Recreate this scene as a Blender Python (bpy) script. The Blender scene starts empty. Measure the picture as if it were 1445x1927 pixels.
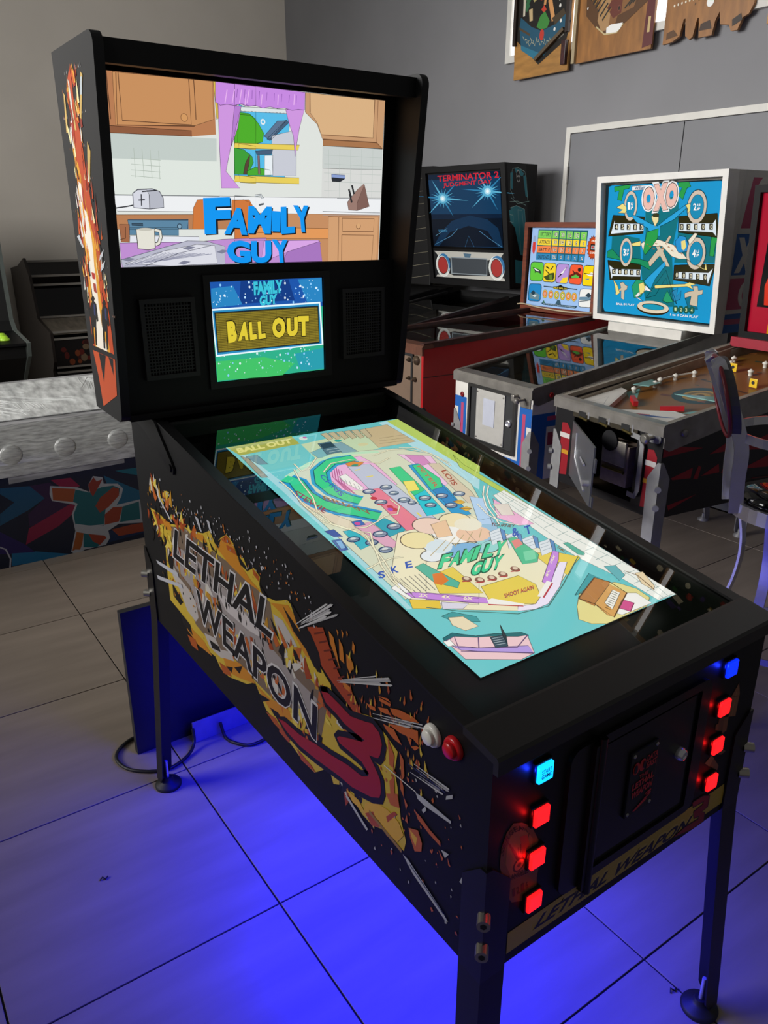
import bpy, bmesh, math, random
from mathutils import Vector, Matrix
from mathutils.geometry import tessellate_polygon
random.seed(7)
S = bpy.context.scene
COL = S.collection
# ------------------------------------------------------------------ camera
cam_d = bpy.data.cameras.new('camera'); cam = bpy.data.objects.new('camera', cam_d); COL.objects.link(cam)
cam_d.sensor_fit = 'HORIZONTAL'; cam_d.sensor_width = 36.0; cam_d.lens = 36.0*1459.04/1445.0
cam_d.clip_start = .05; cam_d.clip_end = 60
CR, CU, CF = Vector((.8129,-.5824,.0016)), Vector((.2018,.2843,.9373)), Vector((.5464,.7616,-.3486))
cam.matrix_world = Matrix(((CR.x,CU.x,-CF.x,-.5765),(CR.y,CU.y,-CF.y,-.5684),(CR.z,CU.z,-CF.z,1.5431),(0,0,0,1)))
S.camera = cam
# ------------------------------------------------------------------ world, lamps, exposure
S.view_settings.view_transform = 'Standard'; S.view_settings.look = 'None'
S.view_settings.exposure = 0.0; S.view_settings.gamma = 1.0; S.view_settings.use_curve_mapping = False
wd = bpy.data.worlds.new('world'); S.world = wd; wd.use_nodes = True
wd.node_tree.nodes['Background'].inputs[0].default_value = (1.0,.97,.93,1)
wd.node_tree.nodes['Background'].inputs[1].default_value = .10
def area(name, loc, target, sx, sy, power, col, spread=3.14159):
    l = bpy.data.lights.new(name,'AREA'); l.shape='RECTANGLE'; l.size=sx; l.size_y=sy; l.energy=power; l.color=col; l.spread=spread
    o = bpy.data.objects.new(name,l); COL.objects.link(o); o.location=loc
    o.rotation_euler=(Vector(target)-Vector(loc)).to_track_quat('-Z','Y').to_euler(); return o
area('shop_front_daylight', (-3.4,3.7,2.7), (2.9,1.9,1.2), 3.2, 2.0, 72, (1.0,.98,.96), 1.15)
area('back_wall_fill', (-2.4,.6,3.0), (1.3,6.6,2.2), 2.4, 1.6, 36, (1.0,.98,.95), 1.5)  # unseen fill lamp, added to brighten the pale back wall and left cabinets
# ------------------------------------------------------------------ materials
def lin(h):
    o=[]
    for i in (0,2,4):
        c=int(h[i:i+2],16)/255; o.append(c/12.92 if c<=.04045 else ((c+.055)/1.055)**2.4)
    return o
MATS={}
def mat(name, col='808080', rough=.5, metal=0, noise=0, scale=30, bump=0, emit=0, spec=.5, stretch=None, coat=0):
    if name in MATS: return MATS[name]
    m=bpy.data.materials.new(name); m.use_nodes=True; nt=m.node_tree; b=nt.nodes['Principled BSDF']
    c=lin(col); b.inputs['Base Color'].default_value=(*c,1); b.inputs['Roughness'].default_value=rough; b.inputs['Metallic'].default_value=metal
    b.inputs['Specular IOR Level'].default_value=spec; b.inputs['Coat Weight'].default_value=coat
    if emit: b.inputs['Emission Color'].default_value=(*c,1); b.inputs['Emission Strength'].default_value=emit
    tc=nt.nodes.new('ShaderNodeTexCoord'); mp=nt.nodes.new('ShaderNodeMapping'); n=nt.nodes.new('ShaderNodeTexNoise')
    nt.links.new(tc.outputs['Object'],mp.inputs[0]); nt.links.new(mp.outputs[0],n.inputs['Vector'])
    if stretch: mp.inputs['Scale'].default_value=stretch
    n.inputs['Scale'].default_value=scale; n.inputs['Detail'].default_value=5
    k=noise or .04
    r=nt.nodes.new('ShaderNodeValToRGB'); nt.links.new(n.outputs[0],r.inputs[0])
    r.color_ramp.elements[0].position=.3; r.color_ramp.elements[1].position=.7
    r.color_ramp.elements[0].color=(*[x*(1-k) for x in c],1); r.color_ramp.elements[1].color=(*[min(1,x*(1+k)) for x in c],1)
    nt.links.new(r.outputs[0],b.inputs['Base Color'])
    if bump:
        bp=nt.nodes.new('ShaderNodeBump'); bp.inputs['Strength'].default_value=bump; bp.inputs['Distance'].default_value=.002
        nt.links.new(n.outputs[0],bp.inputs['Height']); nt.links.new(bp.outputs[0],b.inputs['Normal'])
    MATS[name]=m; return m
def print_mat(name, emit=0, rough=.45, spec=.4, gain=1.0):
    if name in MATS: return MATS[name]
    m=bpy.data.materials.new(name); m.use_nodes=True; nt=m.node_tree; b=nt.nodes['Principled BSDF']
    a=nt.nodes.new('ShaderNodeAttribute'); a.attribute_name='ink'
    b.inputs['Roughness'].default_value=rough; b.inputs['Specular IOR Level'].default_value=spec
    if emit:
        b.inputs['Base Color'].default_value=(.004,.004,.004,1); nt.links.new(a.outputs['Color'],b.inputs['Emission Color']); b.inputs['Emission Strength'].default_value=emit
    else: nt.links.new(a.outputs['Color'],b.inputs['Base Color'])
    MATS[name]=m; return m
def glass_mat(name, tint=(1,1,1), ior=1.5, rough=.0):
    if name in MATS: return MATS[name]
    m=bpy.data.materials.new(name); m.use_nodes=True; nt=m.node_tree; nt.nodes.clear()
    out=nt.nodes.new('ShaderNodeOutputMaterial'); mx=nt.nodes.new('ShaderNodeMixShader'); fr=nt.nodes.new('ShaderNodeFresnel')
    t=nt.nodes.new('ShaderNodeBsdfTransparent'); g=nt.nodes.new('ShaderNodeBsdfGlossy')
    fr.inputs['IOR'].default_value=ior; t.inputs[0].default_value=(*tint,1); g.inputs['Roughness'].default_value=rough
    nt.links.new(fr.outputs[0],mx.inputs[0]); nt.links.new(t.outputs[0],mx.inputs[1]); nt.links.new(g.outputs[0],mx.inputs[2]); nt.links.new(mx.outputs[0],out.inputs[0])
    MATS[name]=m; return m
BLK=mat('black_vinyl_paint','070708',.5,noise=.12,scale=60,spec=.28); BLK2=mat('black_satin_metal','0c0c0d',.38,noise=.1,scale=80,spec=.4)
MATTE=mat('black_matte','060607',.6); GLOSS=mat('black_gloss_plastic','060607',.12)
CHROME=mat('chrome_plate','d4d4d8',.2,.7); STEEL=mat('worn_steel','8f8b84',.38,.55,noise=.22,scale=14); GALV=mat('galvanised_steel','8f8f8e',.5,.4,noise=.12,scale=20)
WHITE=mat('white_paint','d6d4cd',.5,noise=.06,scale=9)
GLASS=glass_mat('clear_glass'); GLASSD=glass_mat('dusty_glass',(.8,.8,.78),1.5,.02)
# ------------------------------------------------------------------ mesh helpers
class MB:
    def __init__(s): s.v=[]; s.f=[]; s.smooth=[]
    def add(s, vs, fs, sm=False):
        o=len(s.v); s.v+= [tuple(p) for p in vs]; s.f+=[[i+o for i in f] for f in fs]; s.smooth+=[sm]*len(fs); return s
    def box(s,x0,x1,y0,y1,z0,z1):
        vs=[(x,y,z) for z in (z0,z1) for y in (y0,y1) for x in (x0,x1)]
        return s.add(vs,[[0,2,3,1],[4,5,7,6],[0,1,5,4],[2,6,7,3],[0,4,6,2],[1,3,7,5]])
    def bbox_(s,x0,x1,y0,y1,z0,z1,b=.004):   # bevelled box: chamfered in all three directions
        vs=[];c=[(x0,x1),(y0,y1),(z0,z1)]
        bm=bmesh.new(); bmesh.ops.create_cube(bm,size=1)
        for v in bm.verts: v.co=Vector([c[i][1] if v.co[i]>0 else c[i][0] for i in range(3)])
        bmesh.ops.bevel(bm,geom=bm.edges[:],offset=b,segments=2,affect='EDGES',profile=.6)
        bm.verts.index_update(); s.add([v.co[:] for v in bm.verts],[[v.index for v in f.verts] for f in bm.faces]); bm.free(); return s
    def prism(s,pts,axis,a,b):               # pts 2-D outline, extruded along axis from a to b
        n=len(pts)
        def P(q,t): return {'x':(t,q[0],q[1]),'y':(q[0],t,q[1]),'z':(q[0],q[1],t)}[axis]
        vs=[P(q,a) for q in pts]+[P(q,b) for q in pts]
        tri=tessellate_polygon([[Vector((q[0],q[1],0)) for q in pts]])
        fs=[list(t) for t in tri]+[[i+n for i in reversed(t)] for t in tri]+[[i,(i+1)%n,(i+1)%n+n,i+n] for i in range(n)]
        return s.add(vs,fs)
    def cyl(s,p,q,r,r2=None,n=16,cap=True,sm=True):
        p,q=Vector(p),Vector(q); d=(q-p).normalized(); a=d.orthogonal().normalized(); b=d.cross(a); r2=r if r2 is None else r2
        vs=[];fs=[]
        for c,rr in ((p,r),(q,r2)):
            for i in range(n):
                t=2*math.pi*i/n; vs.append(c+a*math.cos(t)*rr+b*math.sin(t)*rr)
        s.add(vs,[[i,(i+1)%n,(i+1)%n+n,i+n] for i in range(n)],sm)
        if cap: s.add(vs,[list(range(n))[::-1],list(range(n,2*n))])
        return s
    def bar(s,p,q,w,h,up=(0,0,1)):
        p,q=Vector(p),Vector(q); d=(q-p).normalized(); u=Vector(up); a=d.cross(u).normalized(); b=a.cross(d)
        vs=[c+a*i*w/2+b*j*h/2 for c in (p,q) for i,j in ((-1,-1),(1,-1),(1,1),(-1,1))]
        return s.add(vs,[[0,1,2,3][::-1],[4,5,6,7]]+[[i,(i+1)%4,(i+1)%4+4,i+4] for i in range(4)])
    def tube(s,pts,r,n=10,flat=None,up=(0,0,1),closed=False):   # sweep; flat=(w,h) gives a rectangular strip
        P=[Vector(p) for p in pts]; m=len(P); rings=[]; 
        prev=None
        for i in range(m):
            t=(P[(i+1)%m]-P[i-1]) if closed else (P[min(i+1,m-1)]-P[max(i-1,0)])
            t.normalize()
            if flat:
                a=t.cross(Vector(up)).normalized(); b=a.cross(t).normalized()
                rings.append([P[i]+a*x*flat[0]/2+b*y*flat[1]/2 for x,y in ((-1,-1),(1,-1),(1,1),(-1,1))])
            else:
                if prev is None: a=t.orthogonal().normalized()
                else: a=(prev-t*prev.dot(t)).normalized()
                prev=a; b=t.cross(a); rings.append([P[i]+(a*math.cos(2*math.pi*k/n)+b*math.sin(2*math.pi*k/n))*r for k in range(n)])
        k=len(rings[0]); vs=[v for rr in rings for v in rr]; fs=[]
        for i in range(m if closed else m-1):
            for j in range(k): fs.append([i*k+j,i*k+(j+1)%k,((i+1)%m)*k+(j+1)%k,((i+1)%m)*k+j])
        s.add(vs,fs,not flat)
        if not closed: s.add(vs,[list(range(k))[::-1],list(range((m-1)*k,m*k))])
        return s
    def lathe(s,prof,c=(0,0,0),axis='z',n=24):
        vs=[];fs=[];m=len(prof)
        for r,h in prof:
            for i in range(n):
                t=2*math.pi*i/n; x,y=r*math.cos(t),r*math.sin(t)
                q={'z':(x,y,h),'y':(x,h,y),'x':(h,x,y)}[axis]; vs.append((q[0]+c[0],q[1]+c[1],q[2]+c[2]))
        for j in range(m-1):
            for i in range(n): fs.append([j*n+i,j*n+(i+1)%n,(j+1)*n+(i+1)%n,(j+1)*n+i])
        s.add(vs,fs,True); s.add(vs,[list(range(n))[::-1],list(range((m-1)*n,m*n))]); return s
    def mesh(s,name):
        me=bpy.data.meshes.new(name); me.from_pydata(s.v,[],s.f); me.polygons.foreach_set('use_smooth',s.smooth); me.update()
        bm=bmesh.new(); bm.from_mesh(me); bmesh.ops.recalc_face_normals(bm,faces=bm.faces); bm.to_mesh(me); bm.free(); return me
def link(name,data,parent=None,m=None,loc=None):
    o=bpy.data.objects.new(name,data); COL.objects.link(o)
    if parent is not None: o.parent=parent
    if m is not None and data is not None and not data.materials: data.materials.append(m)
    if loc is not None: o.location=loc
    return o
def part(name,mb,m,parent=None,label=None):
    o=link(name,mb.mesh(name),parent,m)
    if label: o['label']=label
    return o
def tag(o,label,cat,group=None):
    o['label']=label; o['category']=cat
    if group: o['group']=group
    return o
def thing(name,label,cat,loc=(0,0,0),rz=0,group=None):
    o=link(name,None,None,None,loc); o.rotation_euler=(0,0,rz); o.empty_display_size=.1; return tag(o,label,cat,group)
def struct(name,mb,m): o=part(name,mb,m); o['kind']='structure'; return o
# ------------------------------------------------------------------ flat print: polygons, strokes, ellipses and lettering as inked faces
fc=bpy.data.curves.new('lettering','FONT'); fo=bpy.data.objects.new('lettering',fc); COL.objects.link(fo); GLY={}
def glyphs(txt,off):
    k=(txt,off)
    if k not in GLY:
        fc.body=txt; fc.offset=off; fc.resolution_u=3; fc.fill_mode='FRONT'
        bpy.context.view_layer.update(); dg=bpy.context.evaluated_depsgraph_get(); me=fo.evaluated_get(dg).to_mesh()
        vs=[v.co[:2] for v in me.vertices]; fs=[list(p.vertices) for p in me.polygons]
        if vs:
            x0,x1=min(v[0] for v in vs),max(v[0] for v in vs); y0,y1=min(v[1] for v in vs),max(v[1] for v in vs)
            vs=[((x-x0)/(x1-x0),(y-y0)/(y1-y0)) for x,y in vs]
        GLY[k]=(vs,fs); fo.evaluated_get(dg).to_mesh_clear()
    return GLY[k]
def ribbon(p,w):
    q=[Vector(a) for a in p]; L=[];R=[]
    for i in range(len(q)):
        a=q[max(i-1,0)]; b=q[min(i+1,len(q)-1)]; d=(b-a)
        if d.length<1e-6: d=Vector((1,0))
        d.normalize(); n=Vector((-d.y,d.x))*w/2; L.append(q[i]+n); R.append(q[i]-n)
    return L,R
def ink(items):
    V=[];F=[];C=[]; cnt={}
    for it in items:
        k,col,ly=it[0],(*lin(it[1]),1),it[2]; cnt[ly]=cnt.get(ly,0)+1; h=ly*1.3e-4+cnt[ly]*1e-6
        o=len(V)
        if k=='p':
            a=it[3]; p=[(a[i],a[i+1]) for i in range(0,len(a),2)]; q=[]
            for t in p:
                if not q or t!=q[-1]: q.append(t)
            if len(q)<3: continue
            V+=[(x,y,h) for x,y in q]; fs=[[o+i for i in t] for t in tessellate_polygon([[Vector((x,y,0)) for x,y in q]])]
        elif k=='s':
            a=it[4]; L,R=ribbon([(a[i],a[i+1]) for i in range(0,len(a),2)],it[3]); n=len(L)
            V+=[(v.x,v.y,h) for v in L]+[(v.x,v.y,h) for v in R]; fs=[[o+i,o+i+1,o+n+i+1,o+n+i] for i in range(n-1)]
        elif k=='e':
            cx,cy,rx,ry=it[3]; n=20; V+=[(cx+rx*math.cos(2*math.pi*i/n),cy+ry*math.sin(2*math.pi*i/n),h) for i in range(n)]; fs=[[o+i for i in range(n)]]
        else:
            a=it[4]; vs,ff=glyphs(it[3],it[5]); P0,P1,P2=Vector(a[0:2]),Vector(a[2:4]),Vector(a[4:6])
            for x,y in vs: q=P0+(P1-P0)*x+(P2-P0)*y; V.append((q.x,q.y,h))
            fs=[[o+i for i in f] for f in ff]
        F+=fs; C+=[col]*len(fs)
    return V,F,C
def outlined(items,lo=2,w=1.1,k=.42,hi=9):
    o=[]
    for it in items:
        o.append(it)
        if it[0]=='p' and lo<=it[2]<=hi:
            c=''.join('%02x'%int(int(it[1][i:i+2],16)*k) for i in (0,2,4)); o.append(('s',c,it[2]+.5,w,list(it[3])+list(it[3][:2])))
    return o
def artwork(name,items,fn,m,parent,label=None):
    """fn(u,v,h): place a point of the print (mm, mm, height in m) in the parent's space"""
    V,F,C=ink(items); me=bpy.data.meshes.new(name); me.from_pydata([fn(*v) for v in V],[],F)
    at=me.attributes.new('ink','FLOAT_COLOR','CORNER'); buf=[]
    for p,c in zip(me.polygons,C): buf+=list(c)*p.loop_total
    at.data.foreach_set('color',buf); me.update()
    o=link(name,me,parent,m)
    if label: o['label']=label
    return o
def on_rect(P0,P1,P2,w,h,lift=1.0):
    P0,P1,P2=Vector(P0),Vector(P1),Vector(P2); a=(P1-P0)/w; b=(P2-P0)/h; n=a.cross(b).normalized()
    return lambda u,v,t: tuple(P0+a*u+b*v+n*(t*lift+.0004))
PRINT=print_mat('printed_ink'); SCREEN=print_mat('lit_screen_image',1.0,.25,.3); GLASSPRINT=print_mat('backglass_print',0,.12,.5)
def rounded(x0,x1,z0,z1,r,n=5):
    o=[]
    for cx,cz,a0 in ((x1-r,z1-r,0),(x0+r,z1-r,90),(x0+r,z0+r,180),(x1-r,z0+r,270)):
        for i in range(n+1): a=math.radians(a0+90*i/n); o.append((cx+r*math.cos(a),cz+r*math.sin(a)))
    return o
def ringmesh(outer,inner,axis,a,b):   # frame between two outlines with the same point count
    n=len(outer); mb=MB()
    def P(q,t): return {'x':(t,q[0],q[1]),'y':(q[0],t,q[1]),'z':(q[0],q[1],t)}[axis]
    vs=[P(q,t) for t in (a,b) for q in outer]+[P(q,t) for t in (a,b) for q in inner]
    fs=[]
    for i in range(n):
        j=(i+1)%n
        fs+=[[i,j,2*n+j,2*n+i],[n+i,n+j,3*n+j,3*n+i],[i,j,n+j,n+i],[2*n+i,2*n+j,3*n+j,3*n+i]]
    return mb.add(vs,fs)
ART={}
ART['PF']=[('p','6fc9cb',0,[0,864,470,864,470,0,0,0]),
('p','c9dcb4',1,[165,817,276,827,430,836,429,795,341,733,220,714,158,738]),
('p','aab055',1,[2,863,167,866,164,821,11,815]),
('t','e3e08a',2,'BALL OUT',[13,827,152,830,18,852],0.05),
('p','a9d9de',1,[11,815,26,813,34,670,25,456,19,287,12,184,3,186,8,312,14,492,16,668]),
('p','9c9a8c',2,[10,812,21,793,18,696,4,701]),
('p','6f98a6',2,[19,804,46,804,47,752,28,759]),
('p','bcd466',1,[438,860,473,861,489,559,448,513,442,669]),
('p','b6e2e8',1,[412,859,438,860,452,517,407,467,401,631]),
('p','cdb98f',2,[343,839,425,841,431,728,325,733]),
('s','8f7f60',3,1.5,[340,751,431,740]),
('s','8f7f60',3,1.5,[349,764,430,755]),
('s','8f7f60',3,1.5,[358,777,430,772]),
('p','c7bb97',3,[237,852,255,852,252,818,237,811]),
('s','5e5443',4,1.5,[237,852,255,852,252,818,237,811,237,852]),
('p','c7bb97',3,[257,849,275,850,271,813,256,807]),
('s','5e5443',4,1.5,[257,849,275,850,271,813,256,807,257,849]),
('p','c7bb97',3,[277,846,296,847,290,808,275,802]),
('s','5e5443',4,1.5,[277,846,296,847,290,808,275,802,277,846]),
('p','c7bb97',3,[298,844,316,844,309,803,294,797]),
('s','5e5443',4,1.5,[298,844,316,844,309,803,294,797,298,844]),
('p','c7bb97',3,[318,841,337,842,328,798,313,792]),
('s','5e5443',4,1.5,[318,841,337,842,328,798,313,792,318,841]),
('p','c7bb97',3,[339,838,358,839,348,794,332,788]),
('s','5e5443',4,1.5,[339,838,358,839,348,794,332,788,339,838]),
('p','7fb8bd',2,[162,769,205,785,189,726,165,725]),
('p','86aab2',2,[229,793,260,793,269,727,229,727]),
('p','567886',3,[203,806,237,805,230,745,191,745]),
('s','cfe3e3',4,1.5,[202,792,234,791]),
('s','cfe3e3',4,1.5,[202,780,233,779]),
('s','cfe3e3',4,1.5,[203,767,233,767]),
('s','cfe3e3',4,1.5,[203,755,232,755]),
('p','2f4a57',4,[205,799,235,800,232,777,200,776]),
('e','d7d2a0',3,[300,762,14,8]),
('e','3aa79a',3,[256,802,9,7]),
('e','d8e8e0',3,[186,844,10,10]),
('e','cc6fa8',4,[192,847,5,5]),
('p','d9dcc0',2,[45,666,158,738,274,734,364,713,421,657,414,573,408,495,378,433,192,223,17,210,19,287,22,451,22,569]),
('p','e2d3b8',3,[34,661,57,633,44,543,96,424,66,393,40,480,25,568]),
('p','f0b7dd',3,[135,667,192,715,258,710,267,664,254,560,184,561,130,584]),
('p','f2c4e3',3,[345,686,414,648,377,528,328,500,347,631]),
('p','d98ac2',4,[359,675,397,655,388,615,354,613]),
('s','b7568f',4,2,[174,701,144,644,137,581]),
('s','b7568f',4,2,[175,691,145,634,139,575]),
('s','b7568f',4,2,[176,682,146,624,141,568]),
('s','b7568f',4,2,[176,673,147,614,144,562]),
('s','b7568f',4,2,[177,663,148,604,146,556]),
('p','c3c8da',4,[201,675,255,668,237,392,190,397,178,519]),
('s','e9d55a',5,4,[206,653,220,652]),
('s','e9d55a',5,4,[211,616,228,614]),
('s','e9d55a',5,4,[255,522,246,490]),
('s','e9d55a',5,4,[217,442,215,425]),
('p','ea7f93',5,[176,564,207,561,202,408,187,353,153,383,163,466]),
('p','e0a9c0',4,[71,451,109,450,112,358,85,349]),
('p','35cf86',5,[283,631,312,630,294,514,256,503]),
('p','27c6d4',5,[256,503,294,514,272,418,227,421]),
('p','f6e66a',6,[273,566,299,560,283,519,255,522]),
('p','1f9bd0',4,[333,627,360,627,353,557,345,502,323,421,317,390,278,390,302,511]),
('p','35cf86',5,[341,623,361,621,359,545,339,510,307,509]),
('p','1d86c4',5,[308,507,341,509,324,434,293,426]),
('p','d9c8ae',4,[382,618,407,608,384,467,366,420,342,430]),
('p','24a6b6',4,[112,448,144,450,161,395,112,387]),
('p','3fb6c4',5,[41,442,64,439,65,379,36,372]),
('s','1f93cc',6,51.0,[46,679,61,655,51,600,59,553,83,516,112,488,137,459]),
('s','15556a',7,34.8,[46,679,61,655,51,600,59,553,83,516,112,488,137,459]),
('s','36cf8a',8,30,[46,679,61,655,51,600,59,553,83,516,112,488,137,459]),
('s','2fa7cf',6,44.199999999999996,[240,706,179,709,132,678,108,630,108,585,124,547,139,529]),
('s','15556a',7,30.159999999999997,[240,706,179,709,132,678,108,630,108,585,124,547,139,529]),
('s','3cd38c',8,26,[240,706,179,709,132,678,108,630,108,585,124,547,139,529]),
('s','bfe6c2',7,12,[53,681,128,719,194,735,250,729,311,713]),
('t','8a6a4a',9,'BRIAN',[74,564,125,474,79,581],0.02),
('t','3b6db4',9,'CHRIS',[119,659,111,561,132,663],0.02),
('t','c06a4a',9,'PETER',[348,615,321,513,359,616],0.02),
('t','a84a3a',9,'LOIS',[385,573,363,504,400,574],0.02),
('t','8c3550',9,'STEWIE',[28,610,44,514,43,621],0.02),
('p','f5f3ec',9,[155,639,177,645,177,573,163,565,154,601]),
('s','8b8794',10,1.2,[158,638,152,616]),
('s','8b8794',10,1.2,[162,625,155,604]),
('s','8b8794',10,1.2,[165,612,158,591]),
('s','8b8794',10,1.2,[168,599,161,579]),
('s','8b8794',10,1.2,[171,587,164,567]),
('p','e08a3a',9,[203,689,227,692,246,677,224,665,203,674]),
('e','2e8f78',10,[219,673,9,5]),
('e','2b3f66',9,[178,556,15,11]),
('e','8d9bb0',10,[178,556,12,8]),
('e','d7d9d8',11,[178,559,7,4]),
('s','2b3342',12,1.4,[166,556,186,551]),
('e','2b3f66',9,[223,558,15,11]),
('e','8d9bb0',10,[223,558,12,8]),
('e','d7d9d8',11,[223,561,7,4]),
('s','2b3342',12,1.4,[211,558,232,553]),
('e','2b3f66',9,[222,529,12,9]),
('e','8d9bb0',10,[222,529,10,6]),
('e','d7d9d8',11,[222,531,6,3]),
('s','2b3342',12,1.4,[210,529,230,523]),
('e','2b3f66',9,[174,507,15,11]),
('e','8d9bb0',10,[174,507,12,8]),
('e','d7d9d8',11,[174,510,7,4]),
('s','2b3342',12,1.4,[163,507,183,502]),
('e','2b3f66',9,[224,495,15,11]),
('e','8d9bb0',10,[224,495,12,8]),
('e','d7d9d8',11,[224,498,7,4]),
('s','2b3342',12,1.4,[211,495,232,490]),
('e','2b3f66',9,[270,484,15,11]),
('e','8d9bb0',10,[270,484,12,8]),
('e','d7d9d8',11,[270,486,7,4]),
('s','2b3342',12,1.4,[258,484,279,478]),
('e','2b3f66',9,[310,477,15,11]),
('e','8d9bb0',10,[310,477,12,8]),
('e','d7d9d8',11,[310,480,7,4]),
('s','2b3342',12,1.4,[297,477,319,472]),
('e','2b3f66',9,[351,469,15,11]),
('e','8d9bb0',10,[351,469,12,8]),
('e','d7d9d8',11,[352,471,7,4]),
('s','2b3342',12,1.4,[338,469,360,463]),
('e','2b3f66',9,[301,435,15,11]),
('e','8d9bb0',10,[301,435,12,8]),
('e','d7d9d8',11,[301,438,7,4]),
('s','2b3342',12,1.4,[288,435,309,430]),
('e','2b3f66',9,[141,415,16,12]),
('e','8d9bb0',10,[141,415,13,9]),
('e','d7d9d8',11,[141,418,8,4]),
('s','2b3342',12,1.4,[130,416,149,410]),
('e','2b3f66',9,[100,403,16,12]),
('e','8d9bb0',10,[100,403,13,9]),
('e','d7d9d8',11,[100,406,8,4]),
('s','2b3342',12,1.4,[90,404,108,398]),
('e','2b3f66',9,[77,352,15,11]),
('e','8d9bb0',10,[77,352,12,8]),
('e','d7d9d8',11,[77,355,7,4]),
('s','2b3342',12,1.4,[67,353,85,348]),
('e','2b3f66',9,[68,384,14,10]),
('e','8d9bb0',10,[68,384,11,7]),
('e','d7d9d8',11,[68,386,6,4]),
('s','2b3342',12,1.4,[58,384,76,379]),
('e','2b3f66',9,[43,408,14,10]),
('e','8d9bb0',10,[43,408,11,7]),
('e','d7d9d8',11,[43,410,6,4]),
('s','2b3342',12,1.4,[33,408,51,403]),
('e','2b3f66',9,[262,454,14,10]),
('e','8d9bb0',10,[262,454,11,7]),
('e','d7d9d8',11,[262,457,6,4]),
('s','2b3342',12,1.4,[250,455,271,449]),
('e','2b3f66',9,[232,478,10,8]),
('e','8d9bb0',10,[232,478,8,6]),
('e','d7d9d8',11,[232,481,5,3]),
('s','2b3342',12,1.4,[220,478,241,473]),
('e','c8323e',9,[182,470,7,7]),
('e','c8323e',9,[180,483,7,7]),
('e','c8323e',9,[168,502,7,7]),
('e','c8323e',9,[170,527,7,7]),
('e','b04ac0',10,[174,474,6,6]),
('p','e3b23a',9,[315,447,335,447,340,434,321,430]),
('s','8a4a22',10,2,[315,447,340,434]),
('p','e3b23a',9,[309,418,329,418,333,406,315,402]),
('s','8a4a22',10,2,[309,418,333,406]),
('p','3a67b6',9,[74,465,96,463,94,444,73,447]),
('e','d24a9a',10,[82,454,6,6]),
('p','3d63a8',8,[4,422,23,420,15,382,-1,382]),
('p','7fb0dc',9,[9,416,20,415,14,389,4,390]),
('p','28419a',8,[9,456,29,455,30,425,14,432]),
('s','5a5246',12,4.5,[85,707,70,655,57,580,37,530,36,474,63,432,85,414]),
('s','f1ebc9',13,3,[85,707,70,655,57,580,37,530,36,474,63,432,85,414]),
('s','5a5246',12,4.5,[31,672,32,626,24,552,27,486,51,445,90,435,122,444,148,456,176,452,198,476,199,510]),
('s','f1ebc9',13,3,[31,672,32,626,24,552,27,486,51,445,90,435,122,444,148,456,176,452,198,476,199,510]),
('s','5a5246',12,4.5,[45,463,60,433,71,406,57,355,38,310,29,270,27,240]),
('s','f1ebc9',13,3,[45,463,60,433,71,406,57,355,38,310,29,270,27,240]),
('s','5a5246',12,4.5,[85,414,61,367,51,317,38,272,44,226]),
('s','f1ebc9',13,3,[85,414,61,367,51,317,38,272,44,226]),
('s','5a5246',12,4.5,[286,699,336,710,386,698,421,657,424,585]),
('s','f1ebc9',13,3,[286,699,336,710,386,698,421,657,424,585]),
('s','5a5246',12,4.5,[137,671,174,701,223,702,275,660,317,676]),
('s','f1ebc9',13,3,[137,671,174,701,223,702,275,660,317,676]),
('s','5a5246',12,4.5,[368,711,407,696,423,645,430,598]),
('s','f1ebc9',13,3,[368,711,407,696,423,645,430,598]),
('s','5a5246',12,4.5,[98,731,95,693,114,695,158,738]),
('s','f1ebc9',13,3,[98,731,95,693,114,695,158,738]),
('s','5a5246',12,4.5,[8,312,42,321,67,323,92,318]),
('s','f1ebc9',13,3,[8,312,42,321,67,323,92,318]),
('s','5a5246',12,4.5,[428,475,396,443,368,401,352,357,341,332]),
('s','f6f3e2',13,3,[428,475,396,443,368,401,352,357,341,332]),
('s','5a5246',12,4.5,[437,471,404,440,377,397,361,353]),
('s','f6f3e2',13,3,[437,471,404,440,377,397,361,353]),
('s','5a5246',12,4.5,[357,417,346,370,352,337,377,311]),
('s','f6f3e2',13,3,[357,417,346,370,352,337,377,311]),
('p','efe7c4',6,[133,392,333,382,120,141,32,191,20,220,36,279]),
('p','efe7c4',6,[204,394,311,385,335,269,374,189,396,170,295,121,231,87,168,97,80,145,36,178]),
('p','e9cf52',7,[100,247,154,252,149,163,80,197]),
('p','e9cf52',7,[159,180,245,176,254,141,224,90,141,132]),
('p','e9cf52',7,[324,221,371,203,399,172,332,134,320,172]),
('p','e9c747',7,[22,207,66,180,54,160,12,183]),
('p','dcd7e6',7,[67,176,106,151,88,144,56,159]),
('e','4a4238',7,[236,351,48,46]),
('e','f6f4ec',7.5,[236,351,46,44]),
('e','4a4238',7,[207,388,36,32]),
('e','f3d3c0',7.5,[207,388,34,30]),
('e','4a4238',7,[175,317,32,28]),
('e','dfe8ec',7.5,[175,317,30,26]),
('e','4a4238',7,[269,384,36,28]),
('e','f4e3b4',7.5,[269,384,34,26]),
('e','4a4238',7,[268,326,40,30]),
('e','f0c8a8',7.5,[268,326,38,28]),
('e','4a4238',7,[152,354,36,30]),
('e','f1e2a8',7.5,[152,354,34,28]),
('e','4a4238',7,[144,297,26,20]),
('e','e8eef0',7.5,[144,297,24,18]),
('e','4a4238',7,[257,278,32,22]),
('e','9fd8d4',7.5,[257,278,30,20]),
('e','4a4238',7,[210,287,42,24]),
('e','7fb4dc',7.5,[210,287,40,22]),
('e','d9e6ea',8,[175,317,26,22]),
('e','f0e9d0',8,[282,359,30,24]),
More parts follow.
